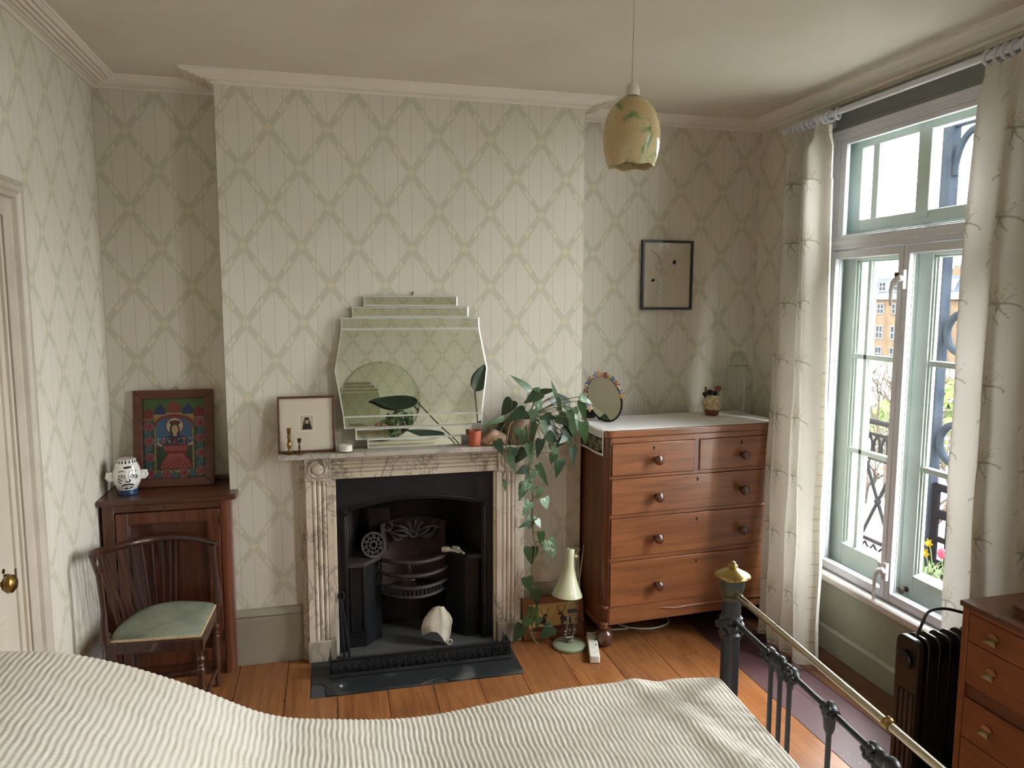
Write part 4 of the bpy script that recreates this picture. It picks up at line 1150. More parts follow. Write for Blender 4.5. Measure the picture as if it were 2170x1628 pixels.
# ================================================================ THINGS ON THE MANTEL
mi = thing('stepped_mirror', 'tall art deco mirror with stepped top and foot, standing on the mantel shelf', 'mirror', (.38, 3.49, 1.017))
MTILT = Matrix.Translation((0, 3.462, 1.017)) @ Matrix.Rotation(-math.radians(4.5), 4, 'X') @ Matrix.Translation((0, -3.478, -1.017))
def mplate(nm, pts, y, bw=.006):
    y = 3.470+(y-3.478)*.35
    cx_, cz_ = sum(p[0] for p in pts)/len(pts), sum(p[1] for p in pts)/len(pts)
    n = len(pts); ins = []
    for i in range(n):
        a, p, c = Vector(pts[i-1]), Vector(pts[i]), Vector(pts[(i+1) % n])
        d1, d2 = (p-a).normalized(), (c-p).normalized(); n1, n2 = Vector((-d1.y, d1.x)), Vector((-d2.y, d2.x))
        m = (n1+n2)/(1+n1.dot(n2)); ins.append((p.x+m.x*bw, p.y+m.y*bw))
    mb = MB(); yb = y+.010
    f0 = len(mb.v); mb.v += [(p[0], y, p[1]) for p in ins]+[(p[0], y+.0022, p[1]) for p in pts]+[(p[0], yb, p[1]) for p in pts]
    mb.mi = 0; mb.face(range(n)); mb.mi = 1
    for i in range(n):
        j = (i+1) % n; mb.face((i, n+i, n+j, j)); mb.face((n+i, 2*n+i, 2*n+j, n+j))
    mb.face([2*n+i for i in range(n-1, -1, -1)])
    mb.xf(MTILT)
    return mb.build(nm, [M_MIRROR, M_MIREDGE], mi, smooth=0)
mplate('mirror_step', [(.160, 1.017), (.604, 1.017), (.604, 1.062), (.160, 1.062)], 3.478)
mplate('mirror_step', [(.107, 1.060), (.640, 1.060), (.658, 1.112), (.107, 1.112)], 3.485)
mplate('mirror_step', [(.057, 1.113), (.707, 1.113), (.710, 1.170), (.052, 1.170)], 3.490)
mplate('main_plate', [(.054, 1.166), (.709, 1.166), (.737, 1.382), (.702, 1.574), (.054, 1.574), (.020, 1.384)], 3.493)
mplate('mirror_step', [(.054, 1.572), (.702, 1.572), (.701, 1.626), (.053, 1.626)], 3.490)
mplate('mirror_step', [(.105, 1.627), (.650, 1.627), (.650, 1.677), (.105, 1.677)], 3.494)
mplate('mirror_step', [(.158, 1.679), (.598, 1.679), (.598, 1.728), (.158, 1.728)], 3.497)
plain('plywood', S(120, 92, 62), .7)
mb = MB(); mb.box(.17, .59, 3.4885, 3.496, 1.020, 1.72); mb.box(.11, .64, 3.4885, 3.496, 1.065, 1.670); mb.xf(MTILT); mb.build('backing_board', plain('grey_backing', S(120, 120, 112), .7), mi)
mb = MB(); mb.tube([(.38, 3.515, 1.70), (.385, 3.53, 1.738), (.388, 3.535, 1.742)], .002, 6); mb.ball((.388, 3.533, 1.741), .004, 8, 6); mb.build('hanging_wire', M_BRASSDK, mi)

M_WALN = wood('walnut_frame', S(96, 58, 40), S(70, 40, 28), 0, .4)
ph = thing('framed_photograph', 'small oval-faced antique portrait photograph in wide cream mount and brown frame', 'picture', (-.11, 3.44, 1.017))
M_ = Matrix.Rotation(-.20, 4, 'X')
framebars(ph, M_WALN, -.126, .126, .0, .256, .010, -.008, .010, M_)
pt = Paint(.0)
pt.rect(-.118, .118, .008, .248, S(216, 206, 190)); pt.rect(-.033, .035, .096, .172, S(232, 224, 210)); pt.rect(-.0285, .0305, .100, .168, S(196, 182, 158))
pt.ell(.001, .128, .018, .024, S(92, 84, 74)); pt.poly([(-.020, .104), (.024, .104), (.020, .122), (.010, .131), (-.006, .131), (-.017, .121)], S(40, 34, 32))
pt.ell(.002, .144, .0085, .011, S(188, 170, 148)); pt.ell(.001, .153, .010, .006, S(36, 30, 28)); pt.rect(-.002, .006, .129, .135, S(178, 160, 138))
pt.ell(-.0075, .145, .0025, .007, S(40, 34, 30)); pt.ell(.0105, .145, .002, .007, S(44, 36, 32))
pt.line([(-.002, .146), (.0005, .146)], .001, S(60, 50, 44)); pt.line([(.004, .146), (.0065, .146)], .001, S(60, 50, 44)); pt.line([(.001, .1385), (.0045, .1385)], .0008, S(110, 80, 70))
pt.mb.xf(M_); pt.mb.build('mount_and_print', M_PAPER, ph, local=True, smooth=0)
mb = MB(); mb.box(-.117, .117, -.004, -.003, .009, .247); mb.xf(M_); mb.build('glass', M_PICGLASS, ph, local=True, smooth=0)
mb = MB(); mb.box(-.118, .118, .003, .009, .006, .25); mb.xf(M_); mb.build('backing_board', bpy.data.materials['plywood'], ph, local=True)
def lathe_thing(name, label, cat, loc, pname, prof, mat, seg=28, sc=1.0):
    t = thing(name, label, cat, loc)
    mb = MB(); mb.lathe(prof, (0, 0, 0), seg); mb.build(pname, mat, t, local=True); return t
t = lathe_thing('candlestick', 'tall slender brass candlestick before the framed photograph', 'candlestick', (-.186, 3.412, 1.0165), 'base', [(0, 0), (.0175, 0), (.0175, .003), (.012, .007), (.007, .011), (.0, .012)], M_BRASS)
mb = MB(); mb.lathe([(.006, .010), (.0075, .016), (.0055, .022), (.009, .034), (.0115, .048), (.0075, .056), (.0085, .060), (.0055, .064), (.0085, .078), (.0065, .090), (.0075, .096), (.0085, .110), (.0105, .117), (.0105, .119), (.006, .119), (.006, .108), (0, .108)], (0, 0, 0), 24); mb.build('stem', M_BRASS, t, local=True)
t = lathe_thing('candlestick', 'short dark brass candlestick before the framed photograph', 'candlestick', (-.142, 3.410, 1.0165), 'base', [(0, 0), (.0190, 0), (.0190, .003), (.012, .006), (.005, .010), (0, .011)], M_BRASS)
mb = MB(); mb.lathe([(.004, .009), (.0055, .014), (.0035, .020), (.0055, .030), (.003, .044), (.003, .050), (.007, .054), (.0085, .064), (.0095, .071), (.0065, .071), (.006, .060), (0, .059)], (0, 0, 0), 24); mb.build('stem', M_BRASSDK, t, local=True)
cj = thing('candle_jar', 'white scented candle in a low clear glass on the mantel', 'candle', (.060, 3.412, 1.0165))
mb = MB(); mb.lathe([(0, 0), (.030, 0), (.0325, .004), (.0325, .040), (.0305, .040), (.0305, .006), (0, .005)], (0, 0, 0), 32); mb.build('glass_cup', glass_pane('candle_glass', (.96, .97, .96, 1), 1.4), cj, local=True)
mb = MB(); mb.lathe([(0, .006), (.030, .006), (.030, .033), (.012, .031), (0, .032)], (0, 0, 0), 32); mb.build('wax', plain('white_wax', S(236, 230, 220), .5), cj, local=True)
pt = Paint(); mb = pt.mb
mb.col = S(226, 214, 212)
mb.lathe([(.0328, .012), (.0328, .034)], (0, 0, 0), 10, arc=(-PI/2-.5, -PI/2+.55)); mb.col = S(150, 120, 120)
for z in (.028, .024, .019): mb.lathe([(.0330, z), (.0330, z+.0012)], (0, 0, 0), 8, arc=(-PI/2-.3, -PI/2+.3))
mb.build('paper_label', M_PAPER, cj, local=True)
mb = MB(); mb.tube([(0, 0, .031), (.001, 0, .038), (.003, 0, .042)], .0009, 5); mb.build('wick', M_DARK, cj, local=True)
M_TERRA = plain('terracotta_glaze', S(176, 92, 66), .5, c2=S(160, 80, 56), vs=16)
cu = thing('terracotta_cup', 'straight sided terracotta cup at the right foot of the stepped mirror', 'cup', (.662, 3.425, 1.0165))
mb = MB(); mb.lathe([(0, 0), (.028, 0), (.0305, .003), (.0305, .074), (.0275, .074), (.0275, .006), (0, .006)], (0, 0, 0), 32); mb.build('cup_body', M_TERRA, cu, local=True)
pt = Paint(); mb = pt.mb
for z, w_ in ((.034, .28), (.030, .24), (.026, .3)):
    mb.col = S(204, 140, 112); mb.lathe([(.0308, z), (.0308, z+.0014)], (0, 0, 0), 8, arc=(-PI/2-w_, -PI/2+w_))
mb.build('small_print', M_PAPER, cu, local=True)
M_SHELL = plain('conch_shell', S(206, 178, 150), .35, c2=S(150, 104, 78), vs=22, bs=60, bstr=.3)
cs = thing('conch_shell', 'pink brown conch shell lying between terracotta cup and trailing plant', 'shell', (.75, 3.425, 1.0165))
def conch(u, v):
    a = 2*PI*u; L = .135*v
    r = (.003+.038*math.sin(PI*min(1, v*1.02))**.8)*(1+.10*math.cos(9*a+18*v)*v*(1-v)*3+.10*math.cos(a*1+12*v))
    return (-.055+L+.004*math.sin(a), r*math.cos(a)*.85, .033+r*math.sin(a)*.95-.016*abs(v-.45))
mb = MB(); mb.grid(conch, 36, 30, closed=True); mb.build('whorl', M_SHELL, cs, local=True, smooth=60)
mb = MB(); mb.grid(lambda u, v: (-.03+.085*u, -.036-.012*math.sin(PI*v), .010+.040*v*math.sin(PI*u)), 12, 6); mb.build('lip', M_SHELL, cs, local=True, smooth=80, solid=.003)

# ================================================================ LEFT CABINET
M_MAH = wood('mahogany', S(104, 58, 36), S(66, 34, 22), 2, .32, coat=.25, c3=S(54, 28, 18))
M_MAHX = wood('mahogany_crossgrain', S(98, 56, 36), S(62, 33, 22), 0, .30, coat=.3, c3=S(50, 27, 18))
M_MAHP = wood('mahogany_panel', S(78, 40, 26), S(50, 24, 16), 2, .3, coat=.3)
cab = thing('cupboard', 'mahogany cupboard with one panelled door in the left alcove', 'cupboard', (-.71, 3.58, 0))
mb = MB(); mb.prism([(-.984, 3.425), (-.424, 3.425), (-.420, 3.44), (-.420, 3.526), (-.464, 3.530), (-.464, 3.728), (-.984, 3.728)], 'z', .820, .845); mb.build('top', M_MAHX, cab, bevel=.006, bseg=3)
mb = MB(); mb.box(-.976, -.464, 3.712, 3.727, .845, .872); mb.build('upstand', M_MAHX, cab, bevel=.003)
mb = MB(); mb.box(-.974, -.470, 3.485, 3.72, .02, .820); mb.build('carcass', M_MAH, cab, bevel=.002)
mb = MB(); mb.box(-.974, -.925, 3.455, 3.486, .0, .820); mb.build('stile', M_MAH, cab, bevel=.003)
mb = MB(); mb.prism([(-.492, 3.530), (-.492, 3.455)]+[(-.480+.028*math.cos(a), 3.483+.028*math.sin(a)) for a in [-PI/2+PI/2*k/6 for k in range(7)]]+[(-.452, 3.530)], 'z', .0, .820); mb.build('stile', M_MAH, cab, smooth=30, rec=True)
mb = MB(); mb.box(-.925, -.492, 3.457, 3.486, .782, .820); mb.build('top_rail', M_MAHX, cab, bevel=.002)
mb = MB(); mb.box(-.93, -.49, 3.465, 3.486, .0, .065); mb.build('plinth', M_MAHX, cab, bevel=.002)
mb = MB(); mb.box(-.726, -.718, 3.452, 3.458, .793, .801); mb.build('escutcheon', M_BRASSDK, cab)
dr = MB()
for b4 in ((-.921, -.872, .070, .778), (-.548, -.496, .070, .778)): dr.box(b4[0], b4[1], 3.452, 3.474, b4[2], b4[3])
for z0, z1 in ((.070, .125), (.728, .778)): dr.box(-.872, -.548, 3.4525, 3.474, z0, z1)
cd = dr.build('door', M_MAH, cab, bevel=.002)
mb = MB(); mb.box(-.874, -.546, 3.463, 3.470, .122, .730); mb.build('door_panel', M_MAHP, cd)
mb = MB(); ring4(mb, 0, 1, 0, 1, 0, 1, .1) if False else None
for (x0, x1, z0, z1) in ((-.872, -.866, .125, .728), (-.554, -.548, .125, .728), (-.872, -.548, .125, .131), (-.872, -.548, .722, .728)): mb.box(x0, x1, 3.456, 3.466, z0, z1)
mb.build('panel_moulding', M_MAHX, cd, bevel=.002)
for z in (.70, .16):
    mb = MB(); mb.tube([(-.494, 3.451, z), (-.494, 3.451, z+.05)], .004, 8); mb.build('hinge', M_BRASSDK, cd)
mb = MB(); mb.box(-.925, -.922, 3.450, 3.455, .725, .745); mb.build('lock_edge', M_BRASS, cd)

# framed folk painting of a lady, leaning on the wall
M_REDW = wood('red_stained_frame', S(96, 54, 38), S(76, 42, 30), 0, .5)
pa = thing('framed_painting', 'folk painting of a haloed lady in red skirt, brown frame, on the cupboard', 'painting', (-.7115, 3.640, .8455))
M_ = Matrix.Rotation(-.155, 4, 'X')
framebars(pa, M_REDW, -.173, .173, 0, .447, .040, -.010, .012, M_, .003)
pt = Paint(.004)
G = S
x0, x1, z0, z1 = -.134, .134, .039, .408
pt.rect(x0, x1, z0, z1, S(52, 70, 66)); pt.rect(x0, x1, .325, z1, S(74, 104, 48)); 
for (cx_, cz_, r, c) in ((-.108, .335, .026, S(118, 40, 36)), (-.060, .352, .025, S(34, 50, 96)), (0, .362, .030, S(134, 56, 42)), (.060, .352, .025, S(34, 50, 96)), (.108, .340, .026, S(126, 34, 38))):
    pt.ell(cx_, cz_, r, r*.8, c); pt.poly([(cx_-r, cz_-r*.6), (cx_+r, cz_-r*.6), (cx_+r*.3, cz_+r*.9), (cx_-r*.3, cz_+r*.9)], c); pt.ell(cx_, cz_+r, r*.25, r*.25, c)
    pt.rect(cx_-r*1.1, cx_+r*1.1, cz_-r*1.15, cz_-r*.75, S(186, 160, 130))
pt.rect(x0, x1, .306, .318, S(150, 84, 62)); pt.rect(-.085, .085, .062, .330, S(158, 136, 66)); pt.ell(0, .288, .085, .048, S(132, 50, 40))
pt.rect(-.078, .078, .075, .280, S(66, 104, 138)); pt.ell(0, .284, .076, .036, S(66, 104, 138)); pt.rect(-.078, .078, .075, .185, S(44, 58, 40))
for k in range(8):
    for s_ in (-1, 1): pt.line([(s_*.082, .085+.03*k), (s_*(.089+.004*(k % 2)), .10+.03*k)], .004, S(96, 84, 40))
for i, (fx_, fz_) in enumerate(((-.110, .278), (-.108, .212), (-.106, .135), (.112, .290), (.113, .222), (.114, .150), (-.105, .062), (-.035, .058), (.040, .060), (.113, .068))):
    pt.ell(fx_, fz_, .020, .020, S(122, 38, 52)); pt.ell(fx_, fz_, .012, .012, S(176, 70, 88)); pt.ell(fx_+.002, fz_, .006, .007, S(110, 28, 44))
    for k in range(11): pt.ell(fx_+.019*math.cos(2*PI*k/11), fz_+.019*math.sin(2*PI*k/11), .0023, .0023, S(226, 214, 200), 6)
for i, (fx_, fz_) in enumerate(((-.112, .245), (-.112, .175), (-.108, .10), (.116, .256), (.112, .186), (.112, .108), (.0, .055), (-.07, .055), (.077, .06))):
    pt.ell(fx_, fz_, .012, .020, S(72, 104, 108), rot=.5*(-1)**i); pt.line([(fx_, fz_-.016), (fx_, fz_+.016)], .0018, S(40, 60, 60))
pt.ell(.003, .280, .040, .040, S(110, 34, 44)); pt.ell(.003, .280, .036, .036, S(206, 190, 166))
pt.poly([(-.078, .190), (.080, .195), (.055, .222), (.020, .238), (-.015, .238), (-.052, .220)], S(30, 42, 74))
rp = random.Random(5)
for k in range(46): pt.ell(rp.uniform(-.07, .074), rp.uniform(.196, .224), .0022, .0022, S(222, 216, 206), 6)
pt.ell(.003, .262, .022, .034, S(48, 36, 26)); pt.ell(.004, .264, .0145, .021, S(204, 168, 140)); pt.rect(-.004, .012, .232, .246, S(200, 164, 136)); pt.ell(.004, .296, .026, .010, S(104, 34, 38)); pt.ell(.004, .289, .019, .006, S(70, 50, 32))
for q in (-.002, .010): pt.ell(q, .267, .0022, .0014, S(30, 24, 22), 8); pt.line([(q-.003, .2705), (q+.003, .2705)], .0008, S(40, 30, 24))
pt.line([(.004, .266), (.004, .259)], .0008, S(150, 110, 90)); pt.ell(.004, .2545, .003, .0012, S(170, 50, 50), 8)
pt.poly([(.004, .222), (.014, .212), (.004, .196), (-.006, .212)], S(140, 38, 44)); pt.ell(-.044, .212, .009, .009, S(160, 82, 94)); pt.ell(.046, .216, .009, .009, S(160, 82, 94))
pt.poly([(-.064, .080), (.078, .080), (.070, .115), (.046, .150), (.064, .192), (-.048, .192), (-.028, .150), (-.052, .112)], S(136, 26, 36))
for k in range(11):
    q = -.5+k/10; pt.line([(q*.05+.006, .150), (q*.10+.006, .118), (q*.125+.006, .084)], .0016, S(214, 150, 140))
for k in range(12): pt.line([(-.044+.009*k, .186), (-.040+.0085*k, .166)], .0022, S(206, 150, 128))
for s_ in (-1, 1): pt.poly([(s_*.054+.004, .192), (s_*.074+.004, .206), (s_*.080+.004, .200), (s_*.062+.004, .184)], S(200, 166, 140))
pt.mb.c = [(q[0]*.62, q[1]*.62, q[2]*.62, 1) if q else q for q in pt.mb.c]  # dim light put into the picture: all its paint colours darkened
pt.mb.xf(M_); pt.mb.build('painted_glass', M_PAINT, pa, local=True, smooth=0)
mb = MB(); mb.box(-.135, .135, .005, .011, .038, .41); mb.xf(M_); mb.build('backing_board', bpy.data.materials['plywood'], pa, local=True)
mb = MB(); mb.tube([(.007+.008*math.cos(a), .0, .447+.012*math.sin(a)) for a in [PI*k/8 for k in range(9)]], .0012, 6); mb.xf(M_); mb.build('hanging_loop', M_DARK, pa, local=True)

# ceramic mug shaped like a head, black and white
mg = thing('face_jug', 'black and white ceramic jug shaped as a moustached head on the cupboard', 'jug', (-.888, 3.545, .8455), .28)
PR = [(0, 0), (.040, 0), (.042, .004), (.042, .024), (.040, .027), (.046, .036), (.055, .055), (.0585, .075), (.0585, .095), (.055, .115), (.049, .132), (.043, .142), (.0405, .150), (.0405, .160), (.038, .160), (.037, .148), (0, .146)]
def mug_r(z):
    pts = [(q[1], q[0]) for q in PR[1:14]]; return interp(z, pts)
mb = MB(); nu, nv = 150, 130
BW = (S(228, 226, 220), S(30, 30, 32), S(34, 62, 96))
def mugP(u, v):
    a = 2*PI*u; z = .160*v; r = mug_r(z)
    da = (a-1.5*PI)      # face toward -y
    g = math.exp(-(da/.16)**2)
    r += .012*g*math.exp(-((z-.078)/.016)**2) + .007*math.exp(-(da/.5)**2)*math.exp(-((z-.045)/.016)**2)+.004*math.exp(-(da/.30)**2)*math.exp(-((z-.060)/.010)**2)
    return (r*math.cos(a), r*math.sin(a), z)
def mugC(u, v):
    a = 2*PI*u-1.5*PI; z = .160*v; x = a*.057
    def seg(x0, z0, x1, z1, w_):
        dx, dz = x1-x0, z1-z0; L2 = dx*dx+dz*dz; q = max(0, min(1, ((x-x0)*dx+(z-z0)*dz)/L2)); return math.hypot(x-x0-dx*q, z-z0-dz*q) < w_
    if z < .026:
        if abs(z-.014) < .005 and (abs(x-.012) < .002 or abs(x-.020) < .002) and (int(z*400) % 2): return BW[0]
        return BW[2]
    if z > .143: return BW[1] if int((u*36)) % 2 == 0 and z < .156 else BW[0]
    if abs(a) > 1.25 and z > .075:
        return BW[1] if math.sin((z-.2*abs(a)*.05)*520+3*math.sin(a*9)) > 0 else BW[0]
    for ex in (-.022, .024):
        d = math.hypot((x-ex)/1.55, z-.091)
        if d < .0035: return BW[1]
        if .0072 < d < .0095: return BW[1]
        # brow
        bz = .108+.006*(1-((x-ex)/.016)**2)
        if abs(x-ex) < .017 and abs(z-bz) < .0038: return BW[1] if int((x+1)*260) % 2 else BW[0]
    if seg(.004, .100, .006, .072, .0016) or seg(-.006, .069, .006, .067, .0030) or seg(.006, .068, .010, .072, .0025): return BW[1]
    if seg(-.012, .127, .016, .129, .0045): return BW[1]
    mz = .056-.55*((abs(x)-.002)**2)*30
    if abs(x) < .026 and abs(z-mz) < .0036: return BW[1]
    if abs(x) < .010 and abs(z-.0455) < .0016: return BW[1]
    for q in (seg(-.038, .080, -.024, .072, .0030), seg(-.040, .068, -.028, .060, .0030), seg(.034, .078, .044, .086, .003), seg(-.012, .036, -.001, .034, .0036), seg(.010, .036, .020, .040, .0036)):
        if q: return BW[1]
    if abs(math.hypot(x-.010, z-.128)-.0) < 0: return BW[1]
    return BW[0]
mb.grid(mugP, nu, nv, closed=True)
k = 0
for j in range(nv):
    for i in range(nu): mb.c[k] = mugC((i+.5)/nu, (j+.5)/nv); k += 1
mb.col = BW[0]; mb.lathe([(.0395, .160), (.036, .160), (.035, .10), (0, .10)], (0, 0, 0), 40)
mb.build('head_body', attr_mat('tin_glazed_ceramic', .12, .6, coat=.5), mg, local=True, smooth=60)
for s_ in (-1, 1):
    mb = MB(); mb.col = BW[0]
    mb.tube([(s_*.054, -.012, .072), (s_*.068, -.010, .070), (s_*.078, -.008, .082), (s_*.076, -.010, .098), (s_*.056, -.012, .100)], [.008, .009, .010, .009, .006], 10)
    mb.ball((s_*.063, -.010, .084), .012, 10, 8, (1, .5, 1.1)); mb.build('ear', bpy.data.materials['tin_glazed_ceramic'], mg, local=True)

# ================================================================ CORNER CHAIR
M_CHAIR = wood('dark_beech', S(72, 44, 32), S(44, 26, 20), 2, .28, coat=.45, c3=S(92, 62, 44))
M_VELV = plain('worn_green_velvet', S(116, 122, 106), .9, c2=S(142, 144, 126), vs=9, bs=120, bstr=.3)
M_BRAID = plain('gold_braid', S(190, 168, 132), .8, c2=S(160, 138, 104), vs=120, bs=260, bstr=.5)
ch = thing('corner_chair', 'dark wooden spindle back corner chair with worn green velvet seat before the cupboard', 'chair', (-.69, 3.22, 0))
FL, FR_, BR_ = (-.868, 3.055), (-.518, 3.027), (-.503, 3.358)
ARC = [BR_, (-.60, 3.405), (-.695, 3.415), (-.775, 3.385), (-.830, 3.320), (-.862, 3.225), (-.872, 3.13), FL]
def crom(pts, n=6):
    out = []
    for i in range(len(pts)-1):
        p0, p1, p2, p3 = (Vector(pts[max(i-1, 0)]), Vector(pts[i]), Vector(pts[i+1]), Vector(pts[min(i+2, len(pts)-1)]))
        for k in range(n):
            t_ = k/n; out.append(tuple(.5*((2*p1)+(p2-p0)*t_+(2*p0-5*p1+4*p2-p3)*t_*t_+(3*p1-p0-3*p2+p3)*t_**3)))
    out.append(tuple(pts[-1])); return out
arc_s = crom([p+(0,) for p in ARC], 6)
seat = [(p[0], p[1]) for p in arc_s]+[FR_]
seat = seat[::1]
mb = MB(); mb.prism(seat, 'z', .322, .366); mb.build('seat_rail', M_CHAIR, ch, smooth=30, rec=True, bevel=.003)
cxs, cys = sum(p[0] for p in seat)/len(seat), sum(p[1] for p in seat)/len(seat)
def ins(p, k): return (cxs+(p[0]-cxs)*k, cys+(p[1]-cys)*k)
mb = MB(); n = len(seat); lv = [(.955, .366), (.95, .376), (.93, .382), (.82, .389), (.55, .394), (.25, .396)]
for k_, z in lv: mb.v += [ins(p, k_)+(z,) for p in seat]
for i in range(len(lv)-1):
    for k in range(n): mb.face((i*n+k, i*n+(k+1) % n, (i+1)*n+(k+1) % n, (i+1)*n+k))
mb.face([(len(lv)-1)*n+k for k in range(n)])
cu_ = mb.build('seat_cushion', M_VELV, ch, smooth=70, rec=True)
mb = MB()
pts = [ins(p, .952)+(.373,) for p in seat]
mb.tube([pts[-2], pts[-1]], .006, 8) if False else mb.tube([ins(FL, .955)+(.372,), ins(FR_, .955)+(.372,), ins(BR_, .955)+(.372,)], .0062, 8)
mb.build('braid_trim', M_BRAID, cu_)
leg_pr = [(0, 0), (.008, 0), (.010, .01), (.013, .05), (.011, .075), (.015, .082), (.016, .15), (.014, .20), (.017, .235), (.012, .242), (.016, .250), (.010, .258), (.016, .270), (.018, .280), (.011, .290), (.012, .302), (.017, .320), (.017, .325)]
for i, (x, y) in enumerate(((FR_[0]-.014, FR_[1]+.014), (BR_[0]-.014, BR_[1]-.014))):
    mb = MB(); mb.lathe(leg_pr, (x, y, 0), 16); mb.box(x-.016, x+.016, y-.016, y+.016, .315, .364); mb.build('leg', M_CHAIR, ch)
x, y = FL[0]+.012, FL[1]+.012
mb = MB(); mb.box(x-.022, x+.018, y-.018, y+.018, .0, .370); mb.build('leg', M_CHAIR, ch, bevel=.003)
mb = MB(); mb.lathe([(.013, 0), (.015, .10), (.014, .33)], (-.835, 3.31, 0), 12); mb.build('leg', M_CHAIR, ch)
for a, b_ in (((FR_[0]-.014, FR_[1]+.014), (BR_[0]-.014, BR_[1]-.014)), ((FL[0]+.01, FL[1]+.012), (FR_[0]-.014, FR_[1]+.014)), ((-.835, 3.31), (BR_[0]-.014, BR_[1]-.014))):
    mb = MB(); mb.tube([a+(.085,), ((a[0]+b_[0])/2, (a[1]+b_[1])/2, .085), b_+(.085,)], [.006, .009, .006], 10); mb.build('stretcher', M_CHAIR, ch)
# posts and yoke rail
mb = MB(); px, py = FL[0]+.0, FL[1]+.006
mb.tube([(px-.008, py, .366), (px-.012, py, .42), (px-.008, py, .50), (px-.012, py, .58), (px-.016, py, .66)], [.019, .017, .011, .012, .014], 10); mb.build('post', M_CHAIR, ch)
mb = MB(); px, py = BR_[0]-.008, BR_[1]
mb.tube([(px+.004, py, .366), (px+.006, py, .43), (px+.004, py, .47), (px, py, .55), (px-.004, py, .64)], [.017, .017, .012, .009, .011], 10); mb.build('post', M_CHAIR, ch)
RAIL = [(-.500, 3.352, .648), (-.560, 3.405, .650), (-.640, 3.435, .660), (-.715, 3.442, .664), (-.795, 3.418, .666), (-.862, 3.355, .672), (-.897, 3.25, .688), (-.907, 3.15, .712), (-.904, 3.085, .728), (-.892, 3.052, .700), (-.884, 3.050, .655)]
rp_ = crom(RAIL, 5)
mb = MB(); n0 = 0; m_ = len(rp_)
for i, p in enumerate(rp_):
    q = i/(m_-1); a, c = Vector(rp_[max(i-1, 0)]), Vector(rp_[min(i+1, m_-1)]); tdir = (c-a).normalized()
    up = Vector((0, 0, 1)) if q < .86 else Vector((-.8, -.2, .5)).normalized()
    side = tdir.cross(up).normalized(); up2 = side.cross(tdir)
    hw = interp(q, [(0, .009), (.1, .013), (.4, .020), (.75, .022), (.9, .017), (1, .013)]); hh = interp(q, [(0, .010), (.1, .013), (.4, .016), (.8, .017), (1, .011)])
    for k in range(10):
        an = 2*PI*k/10; mb.v.append(tuple(Vector(p)+side*hw*math.cos(an)+up2*hh*math.sin(an)))
for i in range(m_-1):
    for k in range(10): mb.face((i*10+k, i*10+(k+1) % 10, (i+1)*10+(k+1) % 10, (i+1)*10+k))
mb.face(range(10)); mb.face([(m_-1)*10+k for k in range(10)])
mb.build('yoke_rail', M_CHAIR, ch, smooth=60, rec=True)
TOP = crom([(-.680, 3.440, .650), (-.73, 3.438, .652), (-.80, 3.416, .654), (-.855, 3.362, .660), (-.886, 3.285, .672), (-.899, 3.20, .690), (-.901, 3.13, .700)], 8)
BOT = crom([(-.688, 3.412, .366), (-.73, 3.405, .366), (-.775, 3.384, .366), (-.812, 3.346, .366), (-.838, 3.302, .366), (-.856, 3.252, .366), (-.866, 3.20, .366)], 8)
for k in range(12):
    f = k/11*(len(TOP)-1); i = min(int(f), len(TOP)-2); g = f-i
    a = Vector(BOT[i]).lerp(Vector(BOT[i+1]), g); b_ = Vector(TOP[i]).lerp(Vector(TOP[i+1]), g)
    mb = MB(); mb.tube([a, a.lerp(b_, .5), b_], [.0055, .0065, .0050], 8); mb.build('spindle', M_CHAIR, ch)

# ================================================================ CHEST OF DRAWERS
M_CH = wood('chest_mahogany', S(140, 88, 54), S(110, 66, 40), 0, .34, coat=.2, c3=S(92, 54, 34))
M_CHV = wood('chest_mahogany_upright', S(118, 68, 42), S(84, 46, 30), 2, .34, coat=.2, c3=S(66, 36, 24))
M_KNOB = wood('turned_knob_wood', S(92, 56, 42), S(64, 38, 30), 0, .25, coat=.5)
cd = thing('chest_of_drawers', 'mahogany chest of two short and three long drawers with turned knobs in the right alcove', 'chest of drawers', (1.266, 3.268, 0), math.radians(3.5))
W_, D_ = 1.008, .430
def rounded(x0, x1, y0, y1, r, n=6):
    return [(x0+r-r*math.cos(a), y0+r-r*math.sin(a)) for a in [PI/2*k/n for k in range(n+1)]] + [(x1-r+r*math.sin(a), y0+r-r*math.cos(a)) for a in [PI/2*k/n for k in range(n+1)]] + [(x1, y1), (x0, y1)]
mb = MB(); mb.prism(rounded(-.004, W_+.004, -.006, D_, .045), 'z', 1.052, 1.087); mb.build('top', M_CH, cd, local=True, bevel=.006, bseg=3, smooth=30, rec=True)
mb = MB(); mb.prism(rounded(.0, W_, .006, D_, .04), 'z', .12, 1.052); mb.build('carcass', M_CHV, cd, local=True, smooth=30, rec=True)
mb = MB(); mb.box(.03, W_-.03, -.0, .02, 1.024, 1.052); mb.build('top_rail', M_CH, cd, local=True, bevel=.002)
for x0, x1 in ((.0225, .0305), (W_-.0305, W_-.0225)):
    mb = MB(); mb.box(x0, x1, .0, .02, .12, 1.05); mb.build('stile', M_CHV, cd, local=True, bevel=.002)
mb = MB(); mb.box(.480, .506, .0, .02, .86, 1.03); mb.build('divider', M_CHV, cd, local=True, bevel=.002)
for z0, z1 in ((.850, .866), (.655, .674), (.439, .460)):
    mb = MB(); mb.box(.030, W_-.03, .0, .02, z0, z1); mb.build('drawer_rail', M_CH, cd, local=True, bevel=.002)
k0 = None
